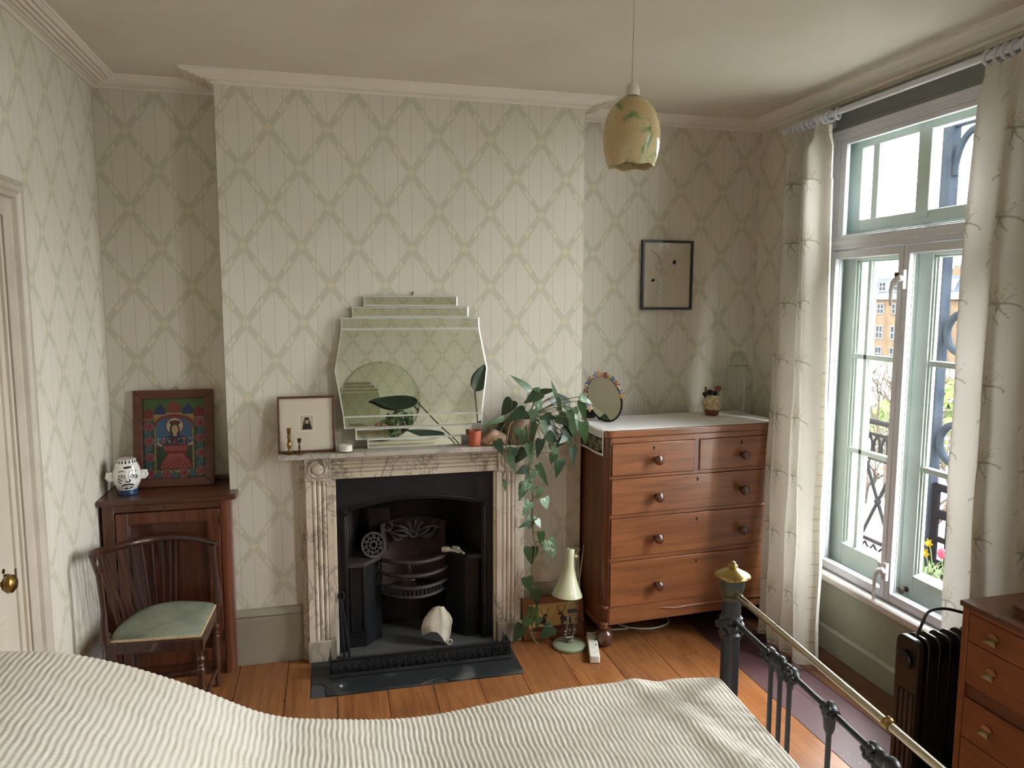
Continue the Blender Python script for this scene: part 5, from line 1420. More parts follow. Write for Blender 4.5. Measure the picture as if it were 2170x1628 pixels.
def knob(parent, x, z, y=-.006):
    global k0
    if k0 is None:
        mb = MB(); mb.lathe([(.013, 0), (.012, .004), (.010, .012), (.013, .018), (.021, .025), (.0245, .035), (.023, .045), (.015, .052), (0, .054)], (0, 0, 0), 24, '-y'); k0 = mb.build('knob', M_KNOB, parent, local=True); o = k0
    else: o = copy_part(k0, parent)
    o.location = (x, y, z)
for (x0, x1, z0, z1, kx, kz, keys) in ((.0315, .479, .8675, 1.0225, (.262,), .940, (.252, .998)), (.507, W_-.0315, .8675, 1.0225, (.748,), .936, (.744, .998)),
        (.0315, W_-.0315, .6755, .8485, (.270, .750), .756, (.498, .826)), (.0315, W_-.0315, .4615, .6535, (.272, .752), .548, (.500, .624)), (.0315, W_-.0315, .2125, .4375, (.280, .752), .308, (.503, .405))):
    mb = MB(); mb.box(x0, x1, -.006, .02, z0, z1); d_ = mb.build('drawer', M_CH, cd, local=True, bevel=.003, bseg=3)
    for q in kx: knob(d_, q, kz)
    mb = MB(); mb.lathe([(0, 0), (.0055, 0), (.0055, .0012), (0, .0012)], (keys[0], -.006, keys[1]), 12, '-y'); mb.box(keys[0]-.003, keys[0]+.003, -.0072, -.006, keys[1]-.012, keys[1]); mb.build('keyhole', M_DARK, d_, local=True)
mb = MB(); mb.box(.0315, W_-.0315, .0, .02, .12, .2115); mb.build('apron', M_CH, cd, local=True, bevel=.003)
mb = MB(); n0 = 0
prb = [(.285, .176), (.32, .181), (.36, .172), (.40, .168), (.46, .172), (.70, .172), (.976, .172)]
mb.tube([(x, -.002, z) for x, z in prb], [.002, .006, .007, .008, .008, .008, .008], 8, flat=1.0); mb.build('apron_moulding', M_CH, cd, local=True)
for x0, x1 in ((-.008, .032), (W_-.032, W_+.008)):
    mb = MB(); mb.prism(rounded(x0, x1, -.008, .06, .018), 'z', .205, .220); mb.prism(rounded(x0, x1, -.006, D_, .018), 'z', .105, .135); mb.build('corner_ring', M_CHV, cd, local=True, bevel=.004, smooth=30, rec=True)
for x, y in ((.028, .045), (W_-.028, .045), (.04, D_-.04), (W_-.04, D_-.04)):
    mb = MB(); mb.lathe([(0, 0), (.022, 0), (.038, .015), (.045, .040), (.040, .068), (.024, .084), (.020, .088), (.034, .094), (.034, .106)], (x, y, 0), 24); mb.build('bun_foot', M_KNOB, cd, local=True)
# runner cloth
M_LIN = attr_mat('white_linen', .9, .1, .3, 300)
ru = thing('table_runner', 'white linen runner with black border hanging over the chest of drawers', 'runner', (1.266, 3.268, 1.087), math.radians(3.5))
WH, BK, OL = S(226, 225, 224), S(38, 36, 34), S(150, 148, 124)
mb = MB(); nu, nv = 60, 190
y0_, y1_ = .050-.045, D_-.02
def runP(u, v):
    s_ = v*1.13-.135; y = y0_+(y1_-y0_)*u
    if s_ < -.008: return (-.013-.004*math.sin(9*u), y, .0015+(s_+.008)*.96)
    if s_ < .014: q = (s_+.008)/.022; return (-.013+.022*sm(q, 0, 1)*1.0, y, .0015+.003*math.sin(PI/2*q)*.8)
    x = s_-.005
    yy = y
    dz = 0.0022+.0012*math.sin(7*x+3*u)*math.sin(11*u+x*4)
    if u < .02: dz = .0012
    return (min(x, 1.0), yy, dz)
mb.grid(runP, nu, nv); k = 0
for j in range(nv):
    for i in range(nu):
        s_ = (j+.5)/nv*1.13-.135; u = (i+.5)/nu; c = WH
        d = -s_
        if .045 < d < .125:
            c = OL
            if .045 < d < .052 or .118 < d < .125: c = BK
            else:
                if ((int(u*44)+int(d*210)) % 3 == 0) or abs(math.sin(u*30)*.03+.085-d) < .008: c = BK
        if u < .025 or d > .128: c = WH
        mb.c[k] = c; k += 1
mb.build('cloth', M_LIN, ru, local=True, smooth=60, solid=.0012)

# oval easel mirror wreathed with china flowers
vm = thing('vanity_mirror', 'tilted round table mirror wreathed with coloured china flowers on the chest', 'mirror', (1.36, 3.545, 1.0905), -.55)
Mv = Matrix.Translation((0, 0, .118)) @ Matrix.Rotation(-.30, 4, 'X') @ Matrix.Rotation(-.42, 4, 'Y')
RX_, RZ_ = .080, .120
mb = MB(); mb.prism([(RX_*math.cos(2*PI*k/48), RZ_*math.sin(2*PI*k/48)) for k in range(48)], 'y', -.003, .003); mb.xf(Mv); mb.build('mirror_glass', M_MIRROR, vm, local=True, smooth=30)
mb = MB(); mb.tube([((RX_+.003)*math.cos(2*PI*k/48), 0, (RZ_+.003)*math.sin(2*PI*k/48)) for k in range(48)], .0055, 8, closed=True)
mb.prism([(RX_*math.cos(2*PI*k/48), RZ_*math.sin(2*PI*k/48)) for k in range(48)], 'y', .0035, .008)
mb.xf(Mv); mb.build('rim', M_DARK, vm, local=True)
rv = random.Random(11)
FC = [S(206, 170, 112), S(150, 150, 170), S(214, 196, 160), S(172, 116, 104), S(96, 120, 150), S(170, 160, 110), S(150, 90, 84), S(190, 150, 130)]
fmats = [plain('china_flower_glaze', c, .25, coat=.4) for c in FC]
M_CHLEAF = plain('china_leaf_glaze', S(84, 92, 62), .3)
for k in range(19):
    a = PI*(-.06+1.12*k/18)
    c = Vector(((RX_+.010)*math.cos(a), -.006, (RZ_+.010)*math.sin(a)))
    mb = MB()
    pr_ = rv.uniform(.008, .012)
    for q in range(5):
        aa = 2*PI*q/5+rv.random(); mb.ball((c.x+pr_*.8*math.cos(aa), c.y-.003, c.z+pr_*.8*math.sin(aa)), pr_*.6, 8, 5, (1, .5, 1))
    mb.ball((c.x, c.y-.007, c.z), pr_*.4, 6, 5); mb.xf(Mv); mb.build('china_flower', fmats[k % 8], vm, local=True)
    if k % 2 == 0:
        mb = MB(); cc = Vector(((RX_+.019)*math.cos(a+.08), 0, (RZ_+.019)*math.sin(a+.08))); mb.ball(tuple(cc), .008, 8, 5, (1, .35, .6)); mb.xf(Mv); mb.build('china_leaf', M_CHLEAF, vm, local=True)
mb = MB()
for x in (-.03, .03): mb.ball((x, .03, .004), .006, 8, 6)
mb.xf(Matrix.Identity(4)); mb.tube([(-.03, .028, .006), (0, .034, .012), (.03, .028, .006)], .003, 6); mb.tube([(0, .10, .003), (0, .045, .13)], .003, 6); mb.tube([(0, .034, .012), (0, .10, .003)], .002, 6)
mb.build('easel_stand', M_DARK, vm, local=True)
bp_ = thing('black_pot', 'small black pot behind the flowered mirror on the chest', 'pot', (1.328, 3.672, 1.0905))
mb = MB(); mb.lathe([(0, 0), (.028, 0), (.036, .02), (.038, .06), (.036, .085), (.033, .085), (.033, .01), (0, .01)], (0, 0, 0), 24); mb.build('pot_body', plain('black_glaze', S(26, 26, 28), .25), bp_, local=True)
# slipware pot of brushes
M_SLIP = None
m, nt, b = newmat('slip_glazed_pottery')
t = nt.nodes.new('ShaderNodeTexCoord'); sp = nt.nodes.new('ShaderNodeSeparateXYZ'); nt.links.new(t.outputs['Object'], sp.inputs[0])
z_ = X(nt, sp.outputs[2]); wv = noise(nt, t.outputs['Object'], 38, 2)
bl = noise(nt, t.outputs['Object'], 55, 3, .6, 2.0).step(.52, .60)
msk = (z_+wv*.030).step(.046, .052)
col = mixc(nt, bl*.8, S(204, 188, 148), S(92, 62, 38)); col = mixc(nt, msk, S(104, 54, 34), col); setcol(nt, b, col); b.inputs['Roughness'].default_value = .3; b.inputs['Coat Weight'].default_value = .3
bpot = thing('brush_pot', 'bulbous cream and brown slipware pot full of make-up brushes', 'pot', (2.000, 3.600, 1.0905))
mb = MB(); mb.lathe([(0, 0), (.032, 0), (.034, .006), (.040, .022), (.050, .045), (.0535, .062), (.050, .078), (.043, .090), (.040, .100), (.0415, .112), (.038, .112), (.037, .098), (.045, .07), (.030, .012), (0, .010)], (0, 0, 0), 32); mb.build('pot_body', m, bpot, local=True)
M_BRISTLE = plain('dark_bristles', S(44, 40, 52), .9, c2=S(60, 54, 66), vs=120); M_BRB = plain('russet_bristles', S(120, 68, 48), .85, c2=S(170, 120, 96), vs=30); M_FERR = plain('ferrule', S(150, 146, 150), .3, 1.0)
for i, (x, y, dx, h, r, mt, lab) in enumerate(((.018, -.006, .012, .060, .020, M_BRB, 'russet fan shaped make-up brush, tallest in the slipware pot'), (-.022, -.004, -.026, .030, .014, M_BRISTLE, 'dark make-up brush leaning left in the slipware pot'), (-.006, .006, -.006, .040, .016, M_BRISTLE, 'dark round make-up brush at the middle of the slipware pot'), (.008, -.012, .002, .034, .013, M_BRISTLE, 'dark make-up brush at the front of the slipware pot'), (-.018, .012, -.016, .056, .008, M_BRB, 'thin brown tipped make-up brush at the back of the slipware pot'))):
    t = thing('makeup_brush', lab, 'brush', (2.000+x, 3.600+y, 1.1045))
    base = Vector((0, 0, 0)); tip = Vector((dx, 0, .085+h))
    P = lambda q: tuple(base.lerp(tip, q))
    mb = MB(); mb.tube([P(0), P(.62)], .0035, 8); mb.build('handle', M_DARK, t, local=True)
    mb = MB(); mb.tube([P(.60), P(.76)], [.0045, .0055], 10); mb.build('ferrule', M_FERR, t, local=True)
    mb = MB(); mb.tube([P(.75), P(.86), P(.95), P(1.0)], [.006, r*.85, r, r*.35], 12); mb.build('bristles', mt, t, local=True)
# glass jar, upside down bell with a foot rim
M_JAR = glass_pane('jar_glass', (.915, .94, .92, 1), 1.5)
ja = thing('glass_jar', 'tall clear stoppered glass jar in the corner on the chest', 'jar', (2.175, 3.640, 1.0905))
mb = MB(); mb.lathe([(0, 0), (.086, 0), (.096, .006), (.092, .014), (.080, .018), (.078, .19), (.074, .225), (.062, .252), (.052, .262)], (0, 0, 0), 48); mb.build('jar_body', M_JAR, ja, local=True, smooth=40)
mb = MB(); mb.lathe([(.060, .262), (.062, .265), (.056, .268), (.050, .275), (.047, .305), (.036, .318), (.040, .326), (.042, .332), (.028, .340), (0, .343)], (0, 0, 0), 40); mb.build('stopper', M_JAR, ja, local=True, smooth=40)

# framed line drawing on the right alcove wall
M_BLK = plain('black_frame', S(34, 36, 40), .35)
ar = thing('framed_drawing', 'black framed line drawing of a hand with dark nails on the right alcove wall', 'picture', (1.796, YR-.016, 1.657))
Mt = Matrix.Rotation(.004, 4, 'Y')
framebars(ar, M_BLK, -.150, .150, .0, .374, .0125, -.008, .015, Mt, .0015)
pt = Paint(.004)
pt.rect(-.140, .140, .010, .364, S(208, 198, 182))
def q2(pts): # from crop pixels to local
    return [((p[0]-705)/(1205-190)*.300, (1508-p[1])/(1508-95)*.374) for p in pts]
GR, RD, BL = S(110, 104, 98), S(140, 62, 60), S(26, 24, 24)
for L in ([(560, 720), (600, 820), (615, 900), (620, 980), (590, 990), (530, 930), (520, 850), (560, 800), (660, 755)], [(470, 910), (540, 940), (570, 975), (600, 992)], [(415, 960), (520, 1040), (600, 1100), (740, 1175)], [(520, 985), (525, 1050), (510, 1110), (525, 1180), (560, 1205), (610, 1210)],
          [(600, 640), (640, 720), (668, 790)], [(665, 760), (640, 640), (625, 540), (640, 470), (660, 460), (690, 530), (720, 620), (735, 640)], [(680, 480), (720, 490), (750, 580), (790, 680), (818, 785), (835, 700), (842, 590)], [(660, 750), (715, 750), (735, 690), (760, 640), (830, 600)], [(870, 590), (885, 660), (885, 800), (895, 960), (908, 1050), (960, 1140)]):
    cr = crom([(p[0], p[1], 0) for p in L], 4); pt.line(q2(cr), .0010, GR)
pt.line(q2([(380, 280), (430, 345), (500, 405), (545, 470), (562, 550)]), .0024, RD); pt.line(q2([(430, 350), (520, 420), (570, 480), (590, 530)]), .0016, RD); pt.line(q2([(475, 335), (500, 380)]), .0016, RD); pt.line(q2([(400, 375), (432, 420)]), .0014, RD); pt.line(q2([(520, 400), (560, 450)]), .0016, RD)
for cx_, cy_, rx, ry in ((530, 630, 70, 100), (545, 640, 55, 75)):
    pt.line(q2([(cx_+rx*math.cos(a)*.9+20*math.sin(a), cy_+ry*math.sin(a)) for a in [2*PI*k/24 for k in range(24)]]), .0013, RD)
e1 = q2([(850, 535)])[0]; pt.ell(e1[0], e1[1], .0100, .0112, BL); e2 = q2([(430, 908)])[0]; pt.ell(e2[0], e2[1], .0115, .0072, BL, rot=.35)
for (bx0, by0) in ((850, 470), (415, 868)):
    for k in range(5):
        x = bx0-42+20*k; pt.line(q2([(x, by0-8*math.sin(k)), (x+9, by0+9-6*k*.4)]), .0011, BL)
rs = random.Random(2)
for (bx0, by0, n_) in ((370, 1300, 11), (840, 1292, 5), (915, 1294, 8)):
    P = []
    for k in range(n_*2): P.append((bx0+k*5.2, by0+rs.uniform(-10, 9)))
    pt.line(q2(P), .0008, BL)
pt.mb.xf(Mt); pt.mb.build('drawing', M_PAPER, ar, local=True, smooth=0)
mb = MB(); mb.box(-.139, .139, -.0035, -.0028, .011, .363); mb.xf(Mt); mb.build('glass', M_PICGLASS, ar, local=True, smooth=0)
mb = MB(); mb.box(-.14, .14, .006, .014, .010, .364); mb.xf(Mt); mb.build('backing_board', bpy.data.materials['plywood'], ar, local=True)

# ================================================================ TRAILING PLANT
LEAVES = [(0.91,3.351,1.29,0.825,3.348,1.358,0.031,2),(0.964,3.366,1.283,0.925,3.361,1.29,0.021,1),(0.969,3.366,1.272,0.889,3.354,1.227,0.052,0),(0.991,3.443,1.262,1.064,3.419,1.276,0.026,0),(1.055,3.399,1.248,1.033,3.392,1.322,0.019,1),(1.125,3.408,1.207,1.061,3.4,1.262,0.031,0),(1.145,3.306,1.253,1.208,3.3,1.219,0.031,3),(1.166,3.35,1.225,1.184,3.326,1.126,0.033,1),(0.846,3.432,1.227,0.792,3.426,1.153,0.059,0),(0.898,3.388,1.184,0.801,3.369,1.144,0.052,0),(0.8,3.396,1.15,0.698,3.37,1.12,0.024,1),(0.829,3.439,1.113,0.754,3.437,1.03,0.066,0),(0.754,3.357,1.05,0.775,3.337,0.987,0.042,0),(0.876,3.376,1.1,0.901,3.37,1.027,0.052,1),(0.938,3.373,1.185,0.932,3.37,1.126,0.042,2),(0.965,3.414,1.226,0.98,3.388,1.174,0.038,3),(1.043,3.409,1.236,1.067,3.4,1.179,0.038,0),(1.063,3.412,1.235,1.085,3.395,1.148,0.031,2),(1.108,3.409,1.2,1.129,3.384,1.163,0.038,1),(1.113,3.376,1.168,1.152,3.363,1.03,0.045,2),(1.142,3.384,1.188,1.162,3.371,1.123,0.035,1),(1.144,3.345,1.161,1.154,3.335,1.074,0.024,2),(1.161,3.303,1.13,1.177,3.301,1.024,0.044,1),(0.937,3.386,1.125,0.931,3.378,1.03,0.033,2),(0.922,3.408,1.133,0.945,3.394,1.057,0.038,0),(0.976,3.361,1.139,0.994,3.331,1.07,0.031,1),(1.015,3.378,1.124,1.065,3.365,1.045,0.042,0),(1.061,3.378,1.155,1.11,3.359,1.105,0.052,0),(1.086,3.385,1.094,1.137,3.374,1.049,0.042,0),(1.094,3.397,1.066,1.142,3.388,0.996,0.04,2),(1.127,3.355,1.005,1.127,3.328,0.922,0.035,0),(0.993,3.339,1.072,1.049,3.337,1.032,0.045,0),(0.964,3.34,1.048,0.939,3.317,0.967,0.038,0),(1.018,3.358,1.021,1.061,3.351,0.961,0.028,2),(1.033,3.345,0.975,1.015,3.34,0.929,0.038,1),(1.065,3.351,0.948,1.051,3.349,0.857,0.052,0),(0.914,3.361,1.024,0.918,3.335,0.935,0.04,2),(0.839,3.373,1.007,0.819,3.351,0.947,0.045,0),(0.895,3.373,0.994,0.839,3.373,0.931,0.045,0),(0.81,3.343,0.975,0.835,3.314,0.902,0.031,2),(0.902,3.365,0.907,0.849,3.353,0.887,0.038,0),(0.936,3.372,0.896,0.898,3.354,0.822,0.047,3),(0.959,3.367,0.919,1.008,3.358,0.814,0.031,1),(0.905,3.339,0.843,0.864,3.325,0.805,0.037,3),(0.786,3.336,0.856,0.789,3.325,0.81,0.017,1),(1.083,3.373,1.041,1.046,3.363,1.0,0.031,0),(0.98,3.361,1.157,1.017,3.36,1.112,0.042,0),(0.88,3.345,1.069,0.852,3.322,1.038,0.031,0),(1.035,3.393,1.157,0.994,3.384,1.123,0.038,0),(1.091,3.339,1.061,1.051,3.309,1.032,0.031,0),(0.893,3.356,0.836,0.861,3.344,0.758,0.046,3),(0.92,3.351,0.833,0.927,3.339,0.79,0.029,2),(0.968,3.347,0.814,0.947,3.335,0.764,0.03,1),(0.984,3.346,0.761,0.999,3.334,0.708,0.044,3),(0.914,3.35,0.747,0.881,3.338,0.685,0.044,3),(0.929,3.363,0.668,0.91,3.351,0.603,0.046,3),(0.949,3.349,0.655,0.967,3.337,0.618,0.029,3),(0.909,3.346,0.646,0.856,3.334,0.626,0.02,0),(0.973,3.358,0.591,0.974,3.346,0.52,0.033,1),(1.003,3.352,0.551,1.042,3.34,0.454,0.059,3),(0.927,3.372,0.514,0.928,3.36,0.431,0.064,0),(0.9,3.348,0.373,0.915,3.336,0.301,0.051,0),(0.946,3.359,0.301,0.952,3.347,0.217,0.048,0),(0.946,3.395,0.194,0.937,3.383,0.104,0.049,1),(0.92,3.388,0.148,0.895,3.376,0.108,0.046,1),(0.891,3.4,0.109,0.847,3.388,0.026,0.055,0),(1.044,3.39,0.089,0.982,3.378,0.041,0.06,0),(0.978,3.385,0.149,0.959,3.373,0.108,0.029,1),]
VINE1 = [[1.003, 3.44, 1.151], [0.953, 3.37, 1.098], [0.934, 3.355, 1.043], [0.919, 3.352, 0.975], [0.912, 3.355, 0.927], [0.913, 3.357, 0.883], [0.93, 3.358, 0.782], [0.93, 3.358, 0.746], [0.93, 3.36, 0.668], [0.934, 3.36, 0.601], [0.94, 3.362, 0.553], [0.948, 3.365, 0.515], [0.937, 3.368, 0.426], [0.936, 3.372, 0.356], [0.937, 3.385, 0.234], [0.942, 3.392, 0.15], [0.942, 3.395, 0.094], [0.934, 3.39, 0.071], [0.949, 3.385, 0.033], [0.972, 3.38, 0.011]]
VINE2 = [[0.934, 3.44, 1.146], [0.833, 3.38, 1.13], [0.806, 3.36, 1.069], [0.801, 3.355, 1.016], [0.789, 3.355, 0.962], [0.796, 3.355, 0.911], [0.781, 3.355, 0.872], [0.791, 3.355, 0.85]]
M_STONEPOT = plain('mottled_stone_pot', S(138, 122, 106), .8, c2=S(104, 84, 72), vs=14, bs=40, bstr=.2)
def leafmat(name, c, c2, c3, v):
    m, nt, b = newmat(name)
    oi = nt.nodes.new('ShaderNodeObjectInfo')
    t = nt.nodes.new('ShaderNodeTexCoord'); ad = nt.nodes.new('ShaderNodeVectorMath'); ad.operation = 'ADD'
    sc_ = nt.nodes.new('ShaderNodeVectorMath'); sc_.operation = 'SCALE'; sc_.inputs['Scale'].default_value = 31
    nt.links.new(oi.outputs['Location'], sc_.inputs[0]); nt.links.new(t.outputs['Object'], ad.inputs[0]); nt.links.new(sc_.outputs[0], ad.inputs[1])
    n = noise(nt, ad.outputs[0], 3.2, 3, .6, 1.5)
    col = mixc(nt, X(nt, oi.outputs['Random']), c, c2); col = mixc(nt, n.step(v, v+.08)*.8, col, c3)
    setcol(nt, b, col); b.inputs['Roughness'].default_value = .34; b.inputs['Specular IOR Level'].default_value = .55
    return m
LM = [leafmat('dark_pothos_leaf', S(46, 68, 42), S(38, 58, 36), S(70, 92, 58), .68), leafmat('green_pothos_leaf', S(62, 92, 50), S(52, 82, 44), S(104, 124, 76), .62),
      leafmat('lit_pothos_leaf', S(84, 112, 84), S(74, 102, 72), S(132, 150, 122), .58), leafmat('lit_variegated_pothos_leaf', S(92, 122, 98), S(80, 110, 84), S(186, 196, 172), .55)]  # paler greens put reflected light into the leaf colour, along with variegation
M_STEM = plain('pothos_stem', S(86, 96, 52), .5, c2=S(112, 104, 62), vs=20)
pl = thing('trailing_pothos', 'trailing heart leaved houseplant in stone pot, one vine hanging to the floor', 'plant', (.90, 3.44, 1.0165))
mb = MB(); mb.lathe([(0, 1.017), (.058, 1.017), (.064, 1.022), (.074, 1.08), (.078, 1.125), (.080, 1.143), (.074, 1.143), (.071, 1.12), (0, 1.12)], (.885, 3.450, 0), 32); mb.build('pot', M_STONEPOT, pl)
mb = MB(); mb.lathe([(0, 1.128), (.071, 1.126)], (.885, 3.450, 0), 20); mb.build('soil', bpy.data.materials['soil'], pl)
for V in (VINE1, VINE2):
    cr = crom([tuple(p) for p in V], 4); mb = MB(); mb.tube(cr, [.0032]*len(cr), 6); mb.build('vine', M_STEM, pl)
mb = MB()     # heart-shaped leaf of unit length along +x, unit width along y
outl = [(0, .0), (-.055, .16), (-.075, .32), (-.02, .45), (.10, .50), (.28, .47), (.48, .37), (.68, .235), (.85, .10), (1.0, .0)]
n = len(outl); rows = []
for (x, y) in outl:
    xm = max(0, min(1, x)) if x > .02 else 0.0
    sag = -.16*xm*xm
    r_ = []
    for q in (-1, -.55, 0, .55, 1):
        xx = x*abs(q)+(max(x, 0) if x > 0 else 0)*(1-abs(q)); r_.append((xx, y*q, sag+.10*abs(y*q)*1.2-.16*(abs(q)**2)*y*.5+.006*math.sin(14*x+q)))
    rows.append(r_)
mb.v = [p for r_ in rows for p in r_]
for i in range(n-1):
    for k in range(4): mb.face((i*5+k, i*5+k+1, (i+1)*5+k+1, (i+1)*5+k))
l0 = [None]*4; rl = random.Random(8)
anch = [Vector(p) for p in crom([tuple(p) for p in VINE1], 4)] + [Vector(p) for p in crom([tuple(p) for p in VINE2], 4)]
top_anch = [Vector((.885+.05*math.cos(a), 3.45+.05*math.sin(a), 1.145)) for a in [2*PI*k/9 for k in range(9)]]
me0 = None
inv = WM[pl.name].inverted()
for i, (bx_, by_, bz_, tx_, ty_, tz_, wd, tone) in enumerate(LEAVES):
    B_, T_ = Vector((bx_, by_, bz_)), Vector((tx_, ty_, tz_)); ax = T_-B_; L = ax.length*1.08; wd *= 1.22; ex = ax.normalized()
    nrm = Vector((rl.uniform(-.45, .35), -1, rl.uniform(.05, .75))); ez = (nrm-ex*nrm.dot(ex)).normalized(); ey = ez.cross(ex)
    if l0[tone] is None:
        if me0 is None: o = mb.build('leaf', LM[tone], pl, local=True, smooth=180); me0 = o.data
        else:
            me1 = me0.copy(); me1.materials.clear(); me1.materials.append(LM[tone]); o = bpy.data.objects.new('leaf', me1); COL.objects.link(o); o.parent = pl
        l0[tone] = o
    else: o = l0[tone].copy(); COL.objects.link(o); o.parent = pl
    M3 = Matrix((ex*L, ey*wd, ez*L*.8)).transposed().to_4x4(); M3.translation = inv @ B_
    o.matrix_local = M3
    # petiole
    pool = top_anch if B_.z > .96 and i < 50 else anch
    A_ = min(pool, key=lambda p: (p-B_).length)
    if (A_-B_).length > .004:
        mid = A_.lerp(B_, .55)+Vector((0, -.012, .022 if B_.z > .9 else .008))
        pb = MB(); pb.tube(crom([tuple(A_), tuple(mid), tuple(B_)], 4), .0019, 5); pb.build('petiole', M_STEM, pl)

# ================================================================ FLOOR THINGS BY THE CHEST
M_CREAML = plain('cream_lamp_enamel', S(196, 196, 164), .25, c2=S(186, 186, 154), vs=8, coat=.5)
M_SAGEL = plain('sage_lamp_base', S(138, 144, 120), .4)
M_CHROME = plain('lamp_chrome', S(176, 172, 166), .22, 1.0)
la = thing('desk_lamp', 'cream jointed desk lamp with round sage base on the floor beside the chest', 'lamp', (1.118, 3.343, 0))
mb = MB(); mb.lathe([(0, 0), (.080, 0), (.083, .005), (.082, .014), (.076, .019), (.03, .023), (0, .024)], (1.118, 3.343, 0), 48); mb.build('base', M_SAGEL, la)
mb = MB(); mb.box(1.106, 1.134, 3.325, 3.352, .022, .040); mb.lathe([(0, -.02), (.009, -.02), (.009, .02), (0, .02)], (1.120, 3.345, .046), 12, 'x'); mb.build('base_hinge', M_CHROME, la, bevel=.002)
E1 = Vector((1.205, 3.425, .485))
for dx in (-.020, .016):
    mb = MB(); mb.tube([(1.120+dx, 3.345, .045), (E1.x+dx*.8, E1.y, E1.z)], .0034, 8); mb.build('arm_rod', M_CHROME, la)
for dx in (-.030, -.004, .026):
    mb = MB(); pts = []
    for k in range(121):
        q = k/120; a = q*2*PI*15; c = Vector((1.120+dx*.9+.022*q, 3.343+.02*q, .06+.105*q)); pts.append((c.x+.0042*math.cos(a), c.y+.0042*math.sin(a), c.z))
    mb.tube(pts, .0011, 4); mb.build('tension_spring', M_CHROME, la)
    mb = MB(); mb.tube([(1.120+dx*.9+.022, 3.363, .165), (1.120+dx+.04, 3.385, .26)], .0012, 5); mb.build('spring_wire', M_CHROME, la)
mb = MB(); mb.box(1.115, 1.160, 3.352, 3.364, .17, .182); mb.build('spring_yoke', M_DARK, la)
for dx in (-.010, .012):
    mb = MB(); mb.tube([(E1.x+dx, E1.y, E1.z), (1.165+dx*.6, 3.39, .27)], .0045, 6, flat=.5); mb.build('upper_arm_bar', M_SAGEL, la)
mb = MB(); mb.tube([(1.168+.017*math.cos(2*PI*k/20), 3.395, .478+.017*math.sin(2*PI*k/20)) for k in range(20)], .0013, 6, closed=True); mb.build('flex_loop', M_DARK, la)
ax0, ax1 = Vector((1.116, 3.335, .504)), Vector((1.098, 3.325, .278)); dn = (ax1-ax0).normalized()
q_ = Vector((0, 0, -1)).rotation_difference(dn).to_matrix().to_4x4()
pr_ = [(.0, 0), (.0185, 0), (.021, -.004), (.022, -.05), (.026, -.09), (.036, -.13), (.052, -.175), (.068, -.212), (.0745, -.226), (.0755, -.231), (.072, -.228), (.050, -.180), (.024, -.09), (.018, -.01)]
mb = MB(); mb.lathe(pr_[1:], (0, 0, 0), 48); mb.xf(Matrix.Translation(ax0) @ q_); mb.build('shade', M_CREAML, la, smooth=50)
mb = MB(); mb.lathe([(0, 0.0005), (.0188, 0)], (0, 0, 0), 24); mb.xf(Matrix.Translation(ax0) @ q_); mb.build('shade_cap', M_CREAML, la)
mb = MB(); mb.tube([(0, 0, 0), (0, 0, .010)], .003, 8); mb.tube([(.008, -.012, 0), (.010, -.014, .003)], .0035, 8); mb.xf(Matrix.Translation(ax0)); mb.build('switch', M_DARK, la)
mb = MB(); mb.ball((1.150, 3.352, .455), .008, 10, 8, (1.6, 1, 1)); mb.tube([(1.14, 3.35, .452), (1.19, 3.41, .472)], .005, 8); mb.build('shade_knuckle', M_CREAML, la)
mb = MB(); mb.tube(crom([(1.15, 3.36, .13), (1.19, 3.385, .11), (1.215, 3.40, .07), (1.23, 3.42, .012), (1.28, 3.46, .008)], 4), .0028, 6); mb.build('flex', M_DARK, la)

# marquetry stag picture
M_HERR = wood('herringbone_veneer', S(140, 84, 50), S(96, 54, 32), 0, .4, 1.5)
sg = thing('stag_picture', 'marquetry picture of two dark stags on gold, leaning on the baseboard behind the lamp', 'picture', (1.074, 3.452, .001))
M_ = Matrix.Rotation(-.20, 4, 'X')
framebars(sg, M_HERR, -.162, .162, 0, .208, .034, -.008, .010, M_, .0015)
pt = Paint(.0); pt.rect(-.128, .128, .034, .174, S(186, 146, 84)); pt.rect(-.126, .126, .036, .172, S(206, 168, 100))
pt.poly([(-.126, .036), (.126, .036), (.126, .056), (.06, .062), (-.02, .056), (-.08, .060), (-.126, .054)], S(92, 48, 30))
for k in range(5): pt.line([(-.126, .070+.02*k+.004*math.sin(k)), (.126, .074+.02*k)], .0008, S(196, 156, 88))
DK = S(64, 34, 24)
def stag(ox, m, k_=1.0, head_only=False):
    T = lambda P: [(ox+m*p[0]*k_, .058+p[1]*k_) for p in P]
    def po(P): pt.poly(T(P) if m > 0 else T(P)[::-1], DK)
    po([(-.022, .030), (-.016, .052), (-.008, .064), (.0, .058), (.006, .044), (.004, .030)])
    po([(-.032, .062), (-.028, .056), (-.014, .058), (-.004, .066), (-.010, .074), (-.022, .072)])
    if not head_only:
        po([(-.020, .034), (-.010, .046), (.010, .044), (.034, .042), (.046, .036), (.048, .022), (.040, .016), (.010, .018), (-.012, .022)])
        for lx, w_ in ((-.012, .006), (-.004, .005), (.034, .006), (.042, .007)): po([(lx-w_/2, -.002), (lx+w_*.2, -.002), (lx+w_, .024), (lx-w_, .024)])
    for bx0, dx in ((-.016, -1), (-.008, 1)):
        pt.line(T([(bx0, .070), (bx0+dx*.012, .082), (bx0+dx*.016, .098), (bx0+dx*.010, .108)]), .0026, DK)
        pt.line(T([(bx0+dx*.013, .086), (bx0+dx*.024, .094)]), .002, DK); pt.line(T([(bx0+dx*.016, .096), (bx0+dx*.024, .106)]), .002, DK); pt.line(T([(bx0+dx*.006, .076), (bx0+dx*.016, .078)]), .002, DK)
stag(.055, 1, .92); stag(-.055, -1, .86)
